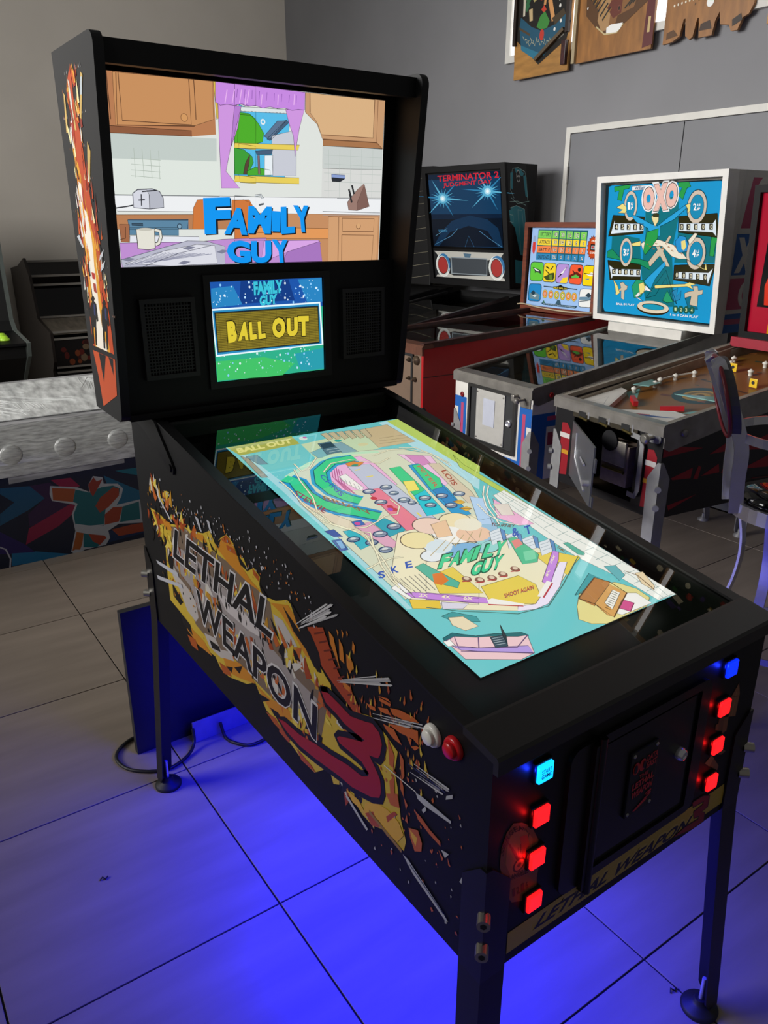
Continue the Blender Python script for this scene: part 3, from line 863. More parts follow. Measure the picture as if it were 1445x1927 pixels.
ART['SIDE']=[('p','b89c30',1,[1218,888,1189,891,1143,891,1101,883,1003,910,963,911,892,928,853,947,830,924,799,949,770,966,740,957,725,936,697,941,679,921,654,936,629,927,634,912,608,894,570,902,527,922,503,916,485,905,479,886,459,868,434,853,411,835,385,822,386,783,437,680,458,659,499,634,565,615,597,628,637,631,659,651,681,672,721,647,755,636,813,617,855,616,881,635,944,626,1008,625,1056,637,1085,662,1142,668,1143,736,1139,789,1135,819,1169,829,1190,855]),
('p','b89c30',1,[411,837,377,808,334,802,265,829,227,816,198,805,206,765,198,741,189,687,175,654,180,631,196,628,239,630,266,617,295,619,328,632,348,642,385,620,399,645,451,601,492,599,534,609,584,616,595,639,585,738]),
('p','6b5a4a',2,[1084,882,995,907,890,903,780,905,670,898,593,889,578,824,549,794,478,801,395,789,422,695,484,711,592,675,674,676,775,680,877,658,983,670,1042,739,1102,773]),
('p','8d8583',3,[1087,836,960,852,846,836,752,835,633,826,592,791,489,772,432,769,455,705,525,706,659,703,812,706,957,717,995,764,1083,780]),
('p','b4adab',3,[849,815,717,819,658,808,636,794,697,785,800,784]),
('p','a9a29c',3,[1100,781,1062,759,998,749,970,732,961,697,981,678,1028,686,1070,727,1108,749]),
('p','a9a29c',3,[935,670,873,685,846,669,787,691,777,673,850,647,909,646]),
('p','a9a29c',3,[584,870,547,872,508,851,471,824,449,808,478,801,531,823,571,842]),
('p','b5761c',4,[1145,883,1090,890,1077,874,1124,862]),
('p','b5761c',4,[947,913,893,924,874,912,927,903]),
('p','b5761c',4,[831,920,771,962,740,954,714,922,669,904,625,896,682,894,767,903,805,914]),
('p','b5761c',4,[593,889,523,913,490,895,473,867,428,843,466,838,507,862,551,885]),
('p','b5761c',4,[1060,658,1004,646,940,646,898,627,977,618,1041,629]),
('p','b5761c',4,[835,654,749,683,698,683,681,669,754,644,818,628]),
('p','b5761c',4,[675,669,616,668,558,688,506,681,561,655,619,641]),
('p','9c4a16',5,[1200,886,1162,889,1130,874,1169,862]),
('p','9c4a16',5,[799,946,770,965,747,955,773,946]),
('p','9c4a16',5,[774,943,735,947,725,936,769,933]),
('p','9c4a16',5,[660,934,632,927,634,915,656,921]),
('p','9c4a16',5,[1044,616,992,626,981,601,1023,596]),
('p','9c4a16',5,[860,631,809,639,797,625,842,612]),
('p','9c4a16',5,[638,627,596,635,564,618,604,618]),
('p','0a090a',5,[897,904,858,920,826,906,861,907]),
('p','0a090a',5,[829,927,799,946,814,920]),
('p','0a090a',5,[733,960,718,939,684,925,679,918,714,922]),
('p','0a090a',5,[634,912,603,897,609,888,630,900]),
('p','0a090a',5,[544,904,529,897,491,881,455,857,465,852,507,868]),
('p','0a090a',5,[517,926,484,908,449,876,419,847,415,830,429,826,460,857,495,890]),
('p','0a090a',5,[596,857,576,845,562,823,582,834]),
('p','0a090a',5,[1130,821,1085,808,1103,751,1125,772]),
('p','0a090a',5,[1114,725,1051,699,1072,683,1114,691]),
('p','0a090a',5,[1085,662,1019,654,1008,629,1065,637]),
('p','0a090a',5,[906,666,853,673,848,662,894,650]),
('p','0a090a',5,[823,639,786,654,796,636]),
('p','0a090a',5,[779,658,736,683,753,655]),
('p','0a090a',5,[664,655,634,662,616,665,654,641]),
('p','0a090a',5,[618,648,583,655,573,648,602,638]),
('p','0a090a',5,[535,836,500,830,486,817,506,812]),
('p','933a18',6,[447,903,405,922,388,897,375,874,356,856,323,847,305,830,287,807,310,807,343,818,381,831,411,844,431,865]),
('p','933a18',6,[457,899,424,915,387,892,390,835,428,854]),
('s','5c1f0c',7,3,[434,897,403,914]),
('s','5c1f0c',7,3,[419,887,390,904]),
('s','5c1f0c',7,3,[404,878,378,893]),
('s','5c1f0c',7,3,[390,868,366,883]),
('s','5c1f0c',7,3,[375,859,353,873]),
('s','5c1f0c',7,3,[361,849,341,862]),
('s','5c1f0c',7,3,[347,840,329,852]),
('s','5c1f0c',7,3,[333,831,318,842]),
('s','5c1f0c',7,3,[319,822,306,832]),
('p','b26a1e',7,[387,924,373,919,364,897,355,869,369,886,383,903]),
('p','b26a1e',7,[356,924,345,915,341,885,355,887]),
('p','b26a1e',7,[335,906,322,906,315,892,325,875,334,885]),
('p','b26a1e',7,[316,938,310,932,312,916,318,922]),
('p','b26a1e',7,[363,938,357,935,359,926]),
('p','b26a1e',7,[348,944,342,940,345,929]),
('p','b26a1e',7,[334,948,329,944,332,938]),
('p','b26a1e',7,[351,850,323,850,319,840,342,840]),
('p','0a090a',7,[490,878,456,881,432,852,422,832,438,830,469,856]),
('p','0a090a',7,[466,895,448,894,420,867,414,845,426,842,449,869]),
('p','b0581e',8,[280,846,256,851,254,846,269,841]),
('p','b0581e',8,[248,856,223,867,215,860,240,852]),
('p','b0581e',8,[217,872,192,882,162,888,147,886,184,870,211,864]),
('p','b0581e',8,[235,834,207,840,187,824,207,823,227,828]),
('p','b0581e',8,[223,841,184,859,150,871,148,848,161,851,191,843]),
('p','b0581e',8,[244,875,215,880,217,874,244,869]),
('p','b0581e',8,[248,876,223,885,215,882]),
('p','b0581e',8,[176,847,164,848,166,836]),
('p','b0581e',8,[166,835,153,844,146,845,156,834]),
('p','a8551f',8,[193,809,183,801,180,773,186,761,190,787]),
('p','a8551f',8,[190,770,182,752,181,734,190,744]),
('p','a8551f',8,[218,739,206,756,204,725,214,712]),
('p','a8551f',8,[227,709,197,729,191,706,214,696]),
('p','a8551f',8,[173,707,169,692,177,693]),
('p','a8551f',8,[154,729,138,727,119,720,94,716,93,708,119,711,146,718]),
('p','a8551f',8,[168,686,145,698,135,681,136,665,152,653,164,671]),
('p','a8551f',8,[181,734,171,726,175,715]),
('p','a8551f',8,[97,699,86,691,89,685]),
('p','a8551f',8,[77,700,70,689,75,688]),
('p','a8551f',8,[223,816,206,794,208,770,218,769]),
('p','c79a2c',8,[166,685,147,682,150,664,160,674]),
('p','c79a2c',8,[248,669,226,675,213,659,239,653]),
('p','c79a2c',8,[290,623,248,643,222,634,196,637,180,662,193,678,222,681,257,672,285,649]),
('p','c79a2c',8,[343,639,304,642,285,629,323,625]),
('p','9a4320',8,[285,629,262,649,244,630,266,617]),
('p','9a4320',8,[226,665,205,690,197,690,222,656]),
('p','9a4320',8,[577,628,539,621,546,609,584,612]),
('p','9a4320',8,[515,614,462,611,445,604,498,599]),
('p','9a4320',8,[443,645,399,648,416,631]),
('t','b9b6b6',9,'LETHAL',[1094,801,591,810,1062,888],0.05),
('t','0b0b0e',10,'LETHAL',[1087,805,596,811,1058,885],0.022),
('t','b9b6b6',9,'WEAPON',[972,690,437,673,964,777],0.05),
('t','0b0b0e',10,'WEAPON',[966,696,439,676,958,774],0.022),
('s','0c0a0b',8,22,[416,794,393,803,358,800,324,796,283,810,263,818,244,812,237,795,242,772,248,762,272,753,257,741,242,726,239,704,244,689,266,675,323,656,363,652,444,637,502,629,551,632,585,642,555,651,500,655,442,670,387,680,336,693,293,698,275,710,273,717,293,727,326,725,360,722,368,728,360,736,321,754,292,766,285,774,311,772,344,771,368,776,401,779,416,794,393,803]),
('p','8c1a22',11,[416,794,393,803,358,800,324,796,283,810,263,818,244,812,237,795,242,772,248,762,272,753,257,741,242,726,239,704,244,689,266,675,323,656,363,652,444,637,502,629,551,632,585,642,555,651,500,655,442,670,387,680,336,693,293,698,275,710,273,717,293,727,326,725,360,722,368,728,360,736,321,754,292,766,285,774,311,772,344,771,368,776,401,779]),
('p','a6a7ad',12,[84,804,71,815,71,808,85,797]),
('p','a6a7ad',12,[152,763,136,766,72,769,73,764,132,754,147,755]),
('p','a6a7ad',12,[137,742,129,754,126,749,133,739]),
('p','a6a7ad',12,[91,704,83,707,74,709,82,696]),
('p','a6a7ad',12,[50,679,43,697,41,681]),
('p','a6a7ad',12,[927,958,908,957,893,930,903,930]),
('p','a6a7ad',12,[863,968,849,969,840,945,848,945]),
('p','a6a7ad',12,[1149,935,1136,935,1067,897,1080,897]),
('p','a6a7ad',12,[1222,706,1048,747,1042,739,1215,697]),
('p','a6a7ad',12,[1214,751,1068,771,1062,759,1202,744]),
('p','a6a7ad',12,[181,625,167,625,85,595,70,586,77,583,155,607]),
('p','a6a7ad',12,[344,622,338,628,276,602,281,596]),
('p','b4b3b3',12,[498,887,394,970,386,973,394,966,497,886]),
('p','b4b3b3',12,[476,900,379,976,370,979,374,974,475,899]),
('p','9c9b9c',12,[478,896,386,964,378,967,382,963,477,895]),
('p','b4b3b3',12,[459,907,386,960,375,964,379,959,458,907]),
('p','b4b3b3',12,[488,884,400,945,389,950,401,938,486,883]),
('p','9c9b9c',12,[463,899,363,965,355,968,362,961,463,898]),
('p','b4b3b3',12,[341,857,253,909,250,910,257,904,341,857]),
('p','b4b3b3',12,[349,852,221,922,216,922,222,918,349,851]),
('p','9c9b9c',12,[364,843,219,919,214,919,224,913,364,842]),
('p','9c9b9c',12,[355,846,245,902,239,903,243,899,355,845]),
('p','b4b3b3',12,[360,842,214,914,210,915,215,910,360,841]),
('p','b4b3b3',12,[261,838,141,888,139,888,141,886,261,837]),
('p','7c7c84',12,[223,851,165,876,163,876,168,872,223,851]),
('p','b4b3b3',12,[239,843,139,884,136,884,138,882,239,842]),
('p','7c7c84',12,[264,830,149,877,147,878,149,876,264,830]),
('p','b4b3b3',12,[261,830,168,868,165,868,173,863,261,829]),
('p','b4b3b3',12,[157,811,79,820,78,818,83,816,157,810]),
('p','9c9b9c',12,[151,807,80,816,78,815,84,812,152,806]),
('p','b4b3b3',12,[143,803,94,810,92,809,95,807,143,802]),
('p','7c7c84',12,[144,798,99,806,97,804,100,802,144,797]),
('p','b4b3b3',12,[165,791,92,803,91,801,96,799,166,790]),
('s','c8c4bc',12,2,[231,760,151,764]),
('s','8a6a2c',12,7,[273,641,184,628]),
('s','20264a',13,2.5,[171,802,87,808]),
('s','20264a',13,2.5,[163,619,81,592])]
ART['FRONT']=[('p','a8902c',1,[49,596,586,598,594,554,49,556]),
('t','b09a4a',2,'LETHAL WEAPON',[101,564,479,552,120,592],0.06),
('t','141210',3,'LETHAL WEAPON',[102,566,478,553,122,588],0.035),
('s','1a1010',4,5,[520,604,541,594,541,570,523,568,534,560,536,541,499,542,444,554,478,558,517,555,517,562,503,565,497,581,522,583,525,591,493,594,488,605,520,604]),
('p','7d1c18',5,[520,604,541,594,541,570,523,568,534,560,536,541,499,542,444,554,478,558,517,555,517,562,503,565,497,581,522,583,525,591,493,594,488,605]),
('p','6d4630',1,[44,795,60,788,80,771,97,738,94,727,104,697,100,669,103,638,88,634,52,652,41,670,36,693,23,733,24,763,32,785]),
('p','845a40',2,[49,781,69,772,85,747,83,730,89,705,82,695,46,703,34,730,34,757,39,775]),
('s','3c241a',3,1.6,[60,718,33,773]),
('s','3c241a',3,1.6,[61,718,39,763]),
('s','3c241a',3,1.6,[62,717,45,754]),
('s','3c241a',3,1.6,[63,717,51,744]),
('s','3c241a',3,1.6,[63,716,56,748]),
('s','3c241a',3,1.6,[64,716,61,751]),
('s','3c241a',3,1.6,[65,715,66,755]),
('s','3c241a',3,1.6,[66,715,71,758]),
('s','3c241a',3,1.6,[67,714,76,762]),
('p','a03a30',3,[58,765,72,761,82,731,85,707,70,716]),
('e','3c241a',3,[61,715,12,12]),
('e','8a6044',4,[61,715,9,9]),
('e','4a2e22',5,[61,715,4,4]),
('t','22140e',3,'S',[28,747,31,756,23,757],0.02),
('t','22140e',3,'E',[30,758,34,766,25,768],0.02),
('t','22140e',3,'R',[34,768,39,774,29,778],0.02),
('t','22140e',3,'G',[40,775,46,778,35,784],0.02),
('t','22140e',3,'E',[48,778,55,777,43,788],0.02),
('t','22140e',3,'A',[56,776,64,773,52,786],0.02),
('t','22140e',3,'N',[66,771,74,763,61,781],0.02),
('t','22140e',3,'T',[76,760,81,749,71,770],0.02),
('t','1d1512',3,'LOS ANGELES',[32,698,82,688,30,709],0.02),
('t','2a1a14',3,'1',[53,661,58,661,51,676],0.02),
('t','2a1a14',3,'2',[61,661,67,660,59,675],0.02),
('t','2a1a14',3,'1',[70,660,76,660,68,675],0.02),
('t','2a1a14',3,'6',[79,660,84,659,77,674],0.02),
('p','7a5638',1,[572,815,581,790,580,745,557,753,555,794]),
('p','6d4c30',1,[543,757,558,753,559,724,545,724]),
('p','5c4028',1,[527,761,544,759,545,729,528,737]),
('p','6d4c30',1,[520,752,530,751,529,737,521,741]),
('p','6d4c30',1,[549,693,569,677,556,675,541,683]),
('p','6d4c30',1,[524,689,554,653,552,643,507,679]),
('p','8a6646',1,[523,688,534,678,523,665,507,679]),
('s','9a7a56',2,1.2,[569,805,567,751]),
('s','3a2616',2,1.2,[557,793,578,787])]
ART['BBSIDE']=[('p','b8461c',1,[1196,1831,1192,1807,1194,1766,1186,1736,1177,1707,1171,1673,1171,1634,1160,1584,1148,1543,1136,1512,1142,1471,1145,1439,1141,1413,1130,1387,1128,1354,1127,1310,1128,1279,1160,1281,1276,1281,1277,1317,1273,1364,1263,1422,1253,1478,1253,1522,1250,1569,1240,1616,1236,1657,1236,1697,1240,1737,1236,1775,1230,1803]),
('p','d99a2a',2,[1238,1677,1217,1656,1205,1625,1199,1579,1185,1543,1169,1512,1165,1470,1171,1438,1174,1394,1170,1350,1157,1307,1153,1280,1260,1281,1258,1325,1253,1371,1249,1417,1246,1467,1244,1516,1245,1564,1240,1616]),
('p','e6dfd0',3,[1235,1626,1215,1620,1210,1590,1196,1553,1187,1522,1186,1491,1192,1458,1191,1426,1194,1382,1190,1337,1172,1280,1252,1282,1247,1332,1238,1378,1234,1424,1230,1468,1234,1511,1238,1554]),
('p','a32c18',4,[1179,1819,1163,1822,1168,1795,1185,1793]),
('p','a32c18',4,[1231,1745,1214,1734,1217,1695,1231,1706]),
('p','a32c18',4,[1211,1635,1203,1605,1202,1564,1217,1574]),
('p','a32c18',4,[1157,1662,1156,1633,1158,1604,1168,1624]),
('p','a32c18',4,[1258,1554,1244,1532,1248,1489,1263,1500]),
('p','a32c18',4,[1154,1563,1145,1533,1156,1491,1161,1522]),
('p','c9a860',4,[1224,1797,1216,1798,1198,1718,1209,1719]),
('p','c9a860',4,[1127,1813,1116,1807,1157,1734,1166,1739]),
('p','c9a860',4,[1136,1694,1123,1675,1152,1618,1160,1633]),
('p','c9a860',4,[1259,1792,1250,1786,1261,1719,1273,1719]),
('p','d8d2c4',5,[1217,1812,1209,1805,1208,1738,1218,1749]),
('p','b7c2c8',5,[1131,1804,1121,1805,1134,1775,1145,1776]),
('p','b9bdc2',5,[1293,1516,1274,1519,1250,1494,1262,1493]),
('p','b9bdc2',5,[1142,1481,1112,1493,1124,1480,1151,1469]),
('p','b9bdc2',5,[1143,1460,1110,1472,1127,1456,1152,1447]),
('p','b9bdc2',5,[1129,1450,1125,1435,1134,1429]),
('p','b02a20',5,[1217,1444,1195,1443,1197,1430,1215,1431]),
('p','a03a2a',5,[1215,1422,1197,1421,1197,1401,1216,1404]),
('p','14100f',5,[1236,1392,1224,1394,1218,1389,1225,1383,1211,1378,1211,1360,1211,1342,1224,1338,1224,1348,1231,1331,1243,1285,1255,1284,1246,1325,1254,1324,1267,1285,1279,1284,1269,1327,1269,1346,1258,1370,1241,1381,1246,1387]),
('p','2a3560',6,[1231,1377,1220,1375,1227,1350,1237,1353]),
('p','14100f',5,[1158,1389,1146,1391,1141,1386,1147,1380,1134,1375,1134,1358,1133,1340,1145,1337,1146,1346,1152,1330,1162,1286,1174,1284,1165,1324,1173,1323,1184,1285,1196,1285,1187,1326,1187,1344,1178,1367,1162,1379,1167,1384]),
('p','2a3560',6,[1153,1374,1142,1373,1148,1348,1158,1351]),
('p','0b0b0c',4,[1279,1421,1262,1424,1262,1371,1266,1341,1278,1352]),
('p','b8481c',1,[1284,1270,1126,1269,1142,1188,1255,1144,1264,1212]),
('p','0b0b0c',2,[1240,1269,1189,1269,1226,1205,1231,1225]),
('p','0b0b0c',2,[1170,1269,1138,1268,1148,1231])]
ART['OXO']=[('p','10242c',0,[0,640,720,640,720,0,0,0]),
('p','1b95cc',1,[21,631,42,636,693,634,718,630,715,607,714,23,706,7,22,7,10,29]),
('p','15707c',2,[270,549,470,578,479,483,452,328,491,68,311,54,265,226,281,408]),
('p','15707c',2,[57,407,245,384,262,269,52,280]),
('p','15707c',2,[484,432,704,432,708,284,471,276]),
('p','2a9a4c',3,[59,630,170,637,160,620,125,615,112,562,83,569,93,611,62,606]),
('p','2a9a4c',3,[464,636,525,636,537,616,515,609,496,560,470,578,487,613,466,617]),
('p','2a9a4c',3,[674,410,693,413,702,394,717,394,716,378,701,372,695,312,672,314]),
('p','dfe6ea',4,[177,629,286,631,287,612,179,608]),
('t','2a3a66',5,'Williams',[197,612,276,615,196,626],0.02),
('e','123a44',5,[174,537,46,72]),
('e','cdbfae',6,[174,537,43,69]),
('e','123a44',7,[174,537,31,54]),
('e','1b8ab4',8,[174,537,29,52]),
('t','f2f4f2',9,'1',[157,520,174,520,154,555],0.03),
('t','f2f4f2',9,'U',[178,539,192,540,177,552],0.03),
('t','f2f4f2',9,'P',[179,521,192,522,179,534],0.03),
('e','123a44',5,[580,527,58,76]),
('e','cdbfae',6,[580,527,54,72]),
('e','123a44',7,[580,527,40,54]),
('e','1b8ab4',8,[580,527,38,52]),
('t','f2f4f2',9,'2',[562,512,580,511,558,543],0.03),
('t','f2f4f2',9,'U',[584,529,599,529,583,541],0.03),
('t','f2f4f2',9,'P',[586,512,600,513,585,524],0.03),
('e','123a44',5,[158,315,46,72]),
('e','cdbfae',6,[158,315,43,69]),
('e','123a44',7,[158,315,31,54]),
('e','1b8ab4',8,[158,315,29,52]),
('t','f2f4f2',9,'3',[141,297,158,297,138,333],0.03),
('t','f2f4f2',9,'U',[163,317,177,319,162,331],0.03),
('t','f2f4f2',9,'P',[164,299,177,300,163,313],0.03),
('e','123a44',5,[595,322,58,76]),
('e','cdbfae',6,[595,322,54,72]),
('e','123a44',7,[595,322,40,54]),
('e','1b8ab4',8,[595,322,38,52]),
('t','f2f4f2',9,'4',[576,305,595,306,573,338],0.03),
('t','f2f4f2',9,'U',[599,324,614,326,598,337],0.03),
('t','f2f4f2',9,'P',[601,307,615,308,600,320],0.03),
('t','e9ecec',10,'O',[246,505,339,510,240,629],0.12),
('t','223333',11,'O',[254,512,330,516,249,622],0.1),
('t','e6bcb0',12,'O',[257,515,326,518,253,619],0.085),
('t','e9ecec',10,'X',[313,501,423,510,304,641],0.12),
('t','223333',11,'X',[321,508,415,515,313,634],0.1),
('t','e6bcb0',12,'X',[324,511,411,518,317,631],0.085),
('t','e9ecec',10,'O',[387,515,476,523,382,641],0.12),
('t','223333',11,'O',[394,521,468,528,391,635],0.1),
('t','e6bcb0',12,'O',[397,524,464,531,395,632],0.085),
('p','2c2a12',5,[58,495,271,485,266,408,28,391]),
('p','d9e6ee',6,[72,456,266,454,267,419,47,403,71,474]),
('p','2c2a12',5,[479,486,696,499,714,394,482,415]),
('p','d9e6ee',6,[487,457,675,456,691,474,702,399,679,417,488,421]),
('p','2c2a12',5,[32,272,262,261,264,185,51,174]),
('p','d9e6ee',6,[43,249,81,230,263,235,261,199,71,193,65,175]),
('p','2c2a12',5,[472,264,713,280,688,179,473,196]),
('p','d9e6ee',6,[482,234,674,239,699,261,677,187,671,205,482,203]),
('p','2b2a18',7,[72,451,96,451,96,425,73,425]),
('t','e9e4c8',8,'4',[80,428,94,428,78,448],0.02),
('p','2b2a18',7,[114,451,136,451,137,425,115,425]),
('t','e9e4c8',8,'5',[121,428,135,428,120,448],0.02),
('p','2b2a18',7,[156,450,178,450,179,425,157,425]),
('t','e9e4c8',8,'2',[163,427,177,427,162,447],0.02),
('p','2b2a18',7,[199,450,221,450,222,425,200,425]),
('t','e9e4c8',8,'8',[206,427,219,427,205,447],0.02),
('p','2b2a18',7,[241,450,263,450,264,425,242,425]),
('t','e9e4c8',8,'0',[248,427,261,427,247,447],0.02),
('p','2b2a18',7,[491,452,510,452,512,427,492,427]),
('t','e9e4c8',8,'0',[498,429,509,429,496,449],0.02),
('p','2b2a18',7,[530,452,550,452,551,427,532,427]),
('t','e9e4c8',8,'0',[538,430,549,430,536,449],0.02),
('p','2b2a18',7,[572,452,591,452,593,428,574,428]),
('t','e9e4c8',8,'0',[579,430,591,430,577,449],0.02),
('p','2b2a18',7,[614,453,633,452,635,428,616,428]),
('t','e9e4c8',8,'0',[621,431,632,431,619,450],0.02),
('p','2b2a18',7,[658,453,676,453,678,429,660,429]),
('t','e9e4c8',8,'0',[665,431,676,431,663,450],0.02),
('p','2b2a18',7,[67,228,91,229,91,205,68,204]),
('t','e9e4c8',8,'0',[74,207,89,208,73,225],0.02),
('p','2b2a18',7,[109,229,132,230,133,206,110,205]),
('t','e9e4c8',8,'0',[116,208,131,208,115,226],0.02),
('p','2b2a18',7,[151,229,174,230,174,207,152,205]),
('t','e9e4c8',8,'0',[158,208,172,209,157,227],0.02),
('p','2b2a18',7,[191,230,214,231,215,207,192,206]),
('t','e9e4c8',8,'0',[199,209,212,210,197,227],0.02),
('p','2b2a18',7,[235,231,257,231,258,208,236,207]),
('t','e9e4c8',8,'0',[242,210,255,210,241,228],0.02),
('p','2b2a18',7,[481,232,501,233,502,207,483,206]),
('t','e9e4c8',8,'0',[488,209,500,210,486,230],0.02),
('p','2b2a18',7,[523,232,543,233,545,207,525,206]),
('t','e9e4c8',8,'0',[531,209,543,209,529,229],0.02),
('p','2b2a18',7,[565,231,584,232,586,207,567,206]),
('t','e9e4c8',8,'0',[573,208,584,209,570,229],0.02),
('p','2b2a18',7,[606,231,625,232,627,206,608,205]),
('t','e9e4c8',8,'0',[614,208,625,209,611,228],0.02),
('p','2b2a18',7,[648,230,667,231,669,206,650,205]),
('t','e9e4c8',8,'0',[655,208,666,208,653,228],0.02),
('p','c9bda6',4,[333,379,351,385,385,338,430,400,445,397,399,327,447,257,422,256,381,306,325,253,294,258,363,332]),
('p','c9bda6',4,[568,146,599,151,593,174,620,175,626,155,652,160,651,140,626,132,627,80,582,85,588,127,551,115,547,136]),
('p','16708a',3,[551,115,588,127,582,85,627,80,632,68,576,69]),
('p','c9bda6',4,[124,162,148,166,166,151,179,149,176,130,160,125,159,77,138,82,136,124,103,96,94,105,134,137]),
('p','2aa0d8',6,[169,504,245,479,308,455,354,443,409,478,515,537,520,521,452,472,369,441,373,397,313,396,295,432,215,462]),
('p','2a9a4c',7,[289,414,362,432,359,385,318,337,286,306,273,324]),
('p','e6d9a0',8,[313,485,334,502,358,496,359,467,339,441,322,467]),
('p','3a3a22',9,[316,490,333,507,360,498,357,484,328,484]),
('p','e8d983',7,[78,530,121,550,156,528,141,504,92,505,123,520]),
('p','e8d983',7,[515,535,535,543,571,520,551,521,533,499,527,521]),
('p','e9e2cf',6,[254,360,314,384,374,379,463,357,523,318,546,296,498,294,454,305,391,350,317,349,273,324]),
('p','e9e2cf',6,[545,381,579,413,596,410,578,382,554,359]),
('e','9a6a3a',7,[269,369,3,3]),
('e','9a6a3a',7,[312,348,3,3]),
('e','9a6a3a',7,[350,362,3,3]),
('e','9a6a3a',7,[392,341,3,3]),
('e','9a6a3a',7,[429,348,3,3]),
('e','9a6a3a',7,[467,352,3,3]),
('e','9a6a3a',7,[508,321,3,3]),
('e','9a6a3a',7,[294,358,3,3]),
('e','9a6a3a',7,[336,337,3,3]),
('e','9a6a3a',7,[374,351,3,3]),
('e','9a6a3a',7,[412,363,3,3]),
('e','9a6a3a',7,[453,332,3,3]),
('e','9a6a3a',7,[491,335,3,3]),
('e','9a6a3a',7,[276,368,3,3]),
('e','9a6a3a',7,[319,347,3,3]),
('e','9a6a3a',7,[357,361,3,3]),
('e','9a6a3a',7,[398,340,3,3]),
('e','9a6a3a',7,[436,346,3,3]),
('e','9a6a3a',7,[474,349,3,3]),
('e','9a6a3a',7,[514,318,3,3]),
('e','9a6a3a',7,[301,357,3,3]),
('e','9a6a3a',7,[343,336,3,3]),
('e','9a6a3a',7,[381,351,3,3]),
('e','9a6a3a',7,[419,361,3,3]),
('e','9a6a3a',7,[460,329,3,3]),
('e','9a6a3a',7,[497,333,3,3]),
('p','e8d983',6,[191,359,253,372,252,348,200,347]),
('p','e8d983',6,[539,296,639,254,666,249,656,283,652,254,568,285]),
('p','2a8fd0',8,[469,375,494,401,529,395,546,364,543,330,495,323,479,340]),
('p','e8d983',9,[504,375,527,381,537,353,525,333,511,341]),
('p','1f8a5c',5,[29,318,62,328,115,289,245,286,308,276,327,234,263,256,116,276,26,286]),
('p','2a9a6c',6,[207,148,237,184,284,183,301,166,275,101,228,92]),
('p','e8d983',7,[254,163,285,174,299,147,289,121,266,113,260,138]),
('p','e9ecec',6,[302,159,343,131,304,135,244,93,293,78,235,105]),
('p','2aa0d8',6,[285,177,412,280,421,262,360,193,334,143]),
('p','e8d983',6,[356,163,544,180,571,190,609,183,579,176,599,157,559,169,364,148]),
('p','15707c',5,[307,97,424,239,504,82,473,103,427,203,367,114]),
('p','2a9a6c',6,[415,93,440,143,481,92,445,83]),
('p','2a86b4',6,[469,139,504,159,500,117,526,149,523,107,488,92]),
('s','12303a',7,3,[307,97,424,239,504,82]),
('p','e8d983',6,[76,179,108,148,127,110,103,96,91,141]),
('e','2c2412',5,[354,50,106,34]),
('e','d8ccb4',6,[355,55,103,30]),
('e','2c2412',7,[357,57,74,16]),
('e','1b95b4',8,[357,56,70,13]),
('t','e6eef0',9,'BALL IN PLAY',[106,47,235,51,106,58],0.02),
('t','e6eef0',9,'1 to 4 CAN PLAY',[469,23,638,26,470,35],0.02),
('e','1d5c50',5,[499,57,17,19]),
('t','c9d9a0',6,'1',[494,49,506,50,492,65],0.02),
('e','1d5c50',5,[532,58,17,19]),
('t','c9d9a0',6,'2',[527,50,539,51,526,66],0.02),
('e','1d5c50',5,[565,59,17,19]),
('t','c9d9a0',6,'3',[560,51,571,52,558,67],0.02),
('e','1d5c50',5,[597,60,17,19]),
('t','c9d9a0',6,'4',[592,52,603,53,590,68],0.02)]
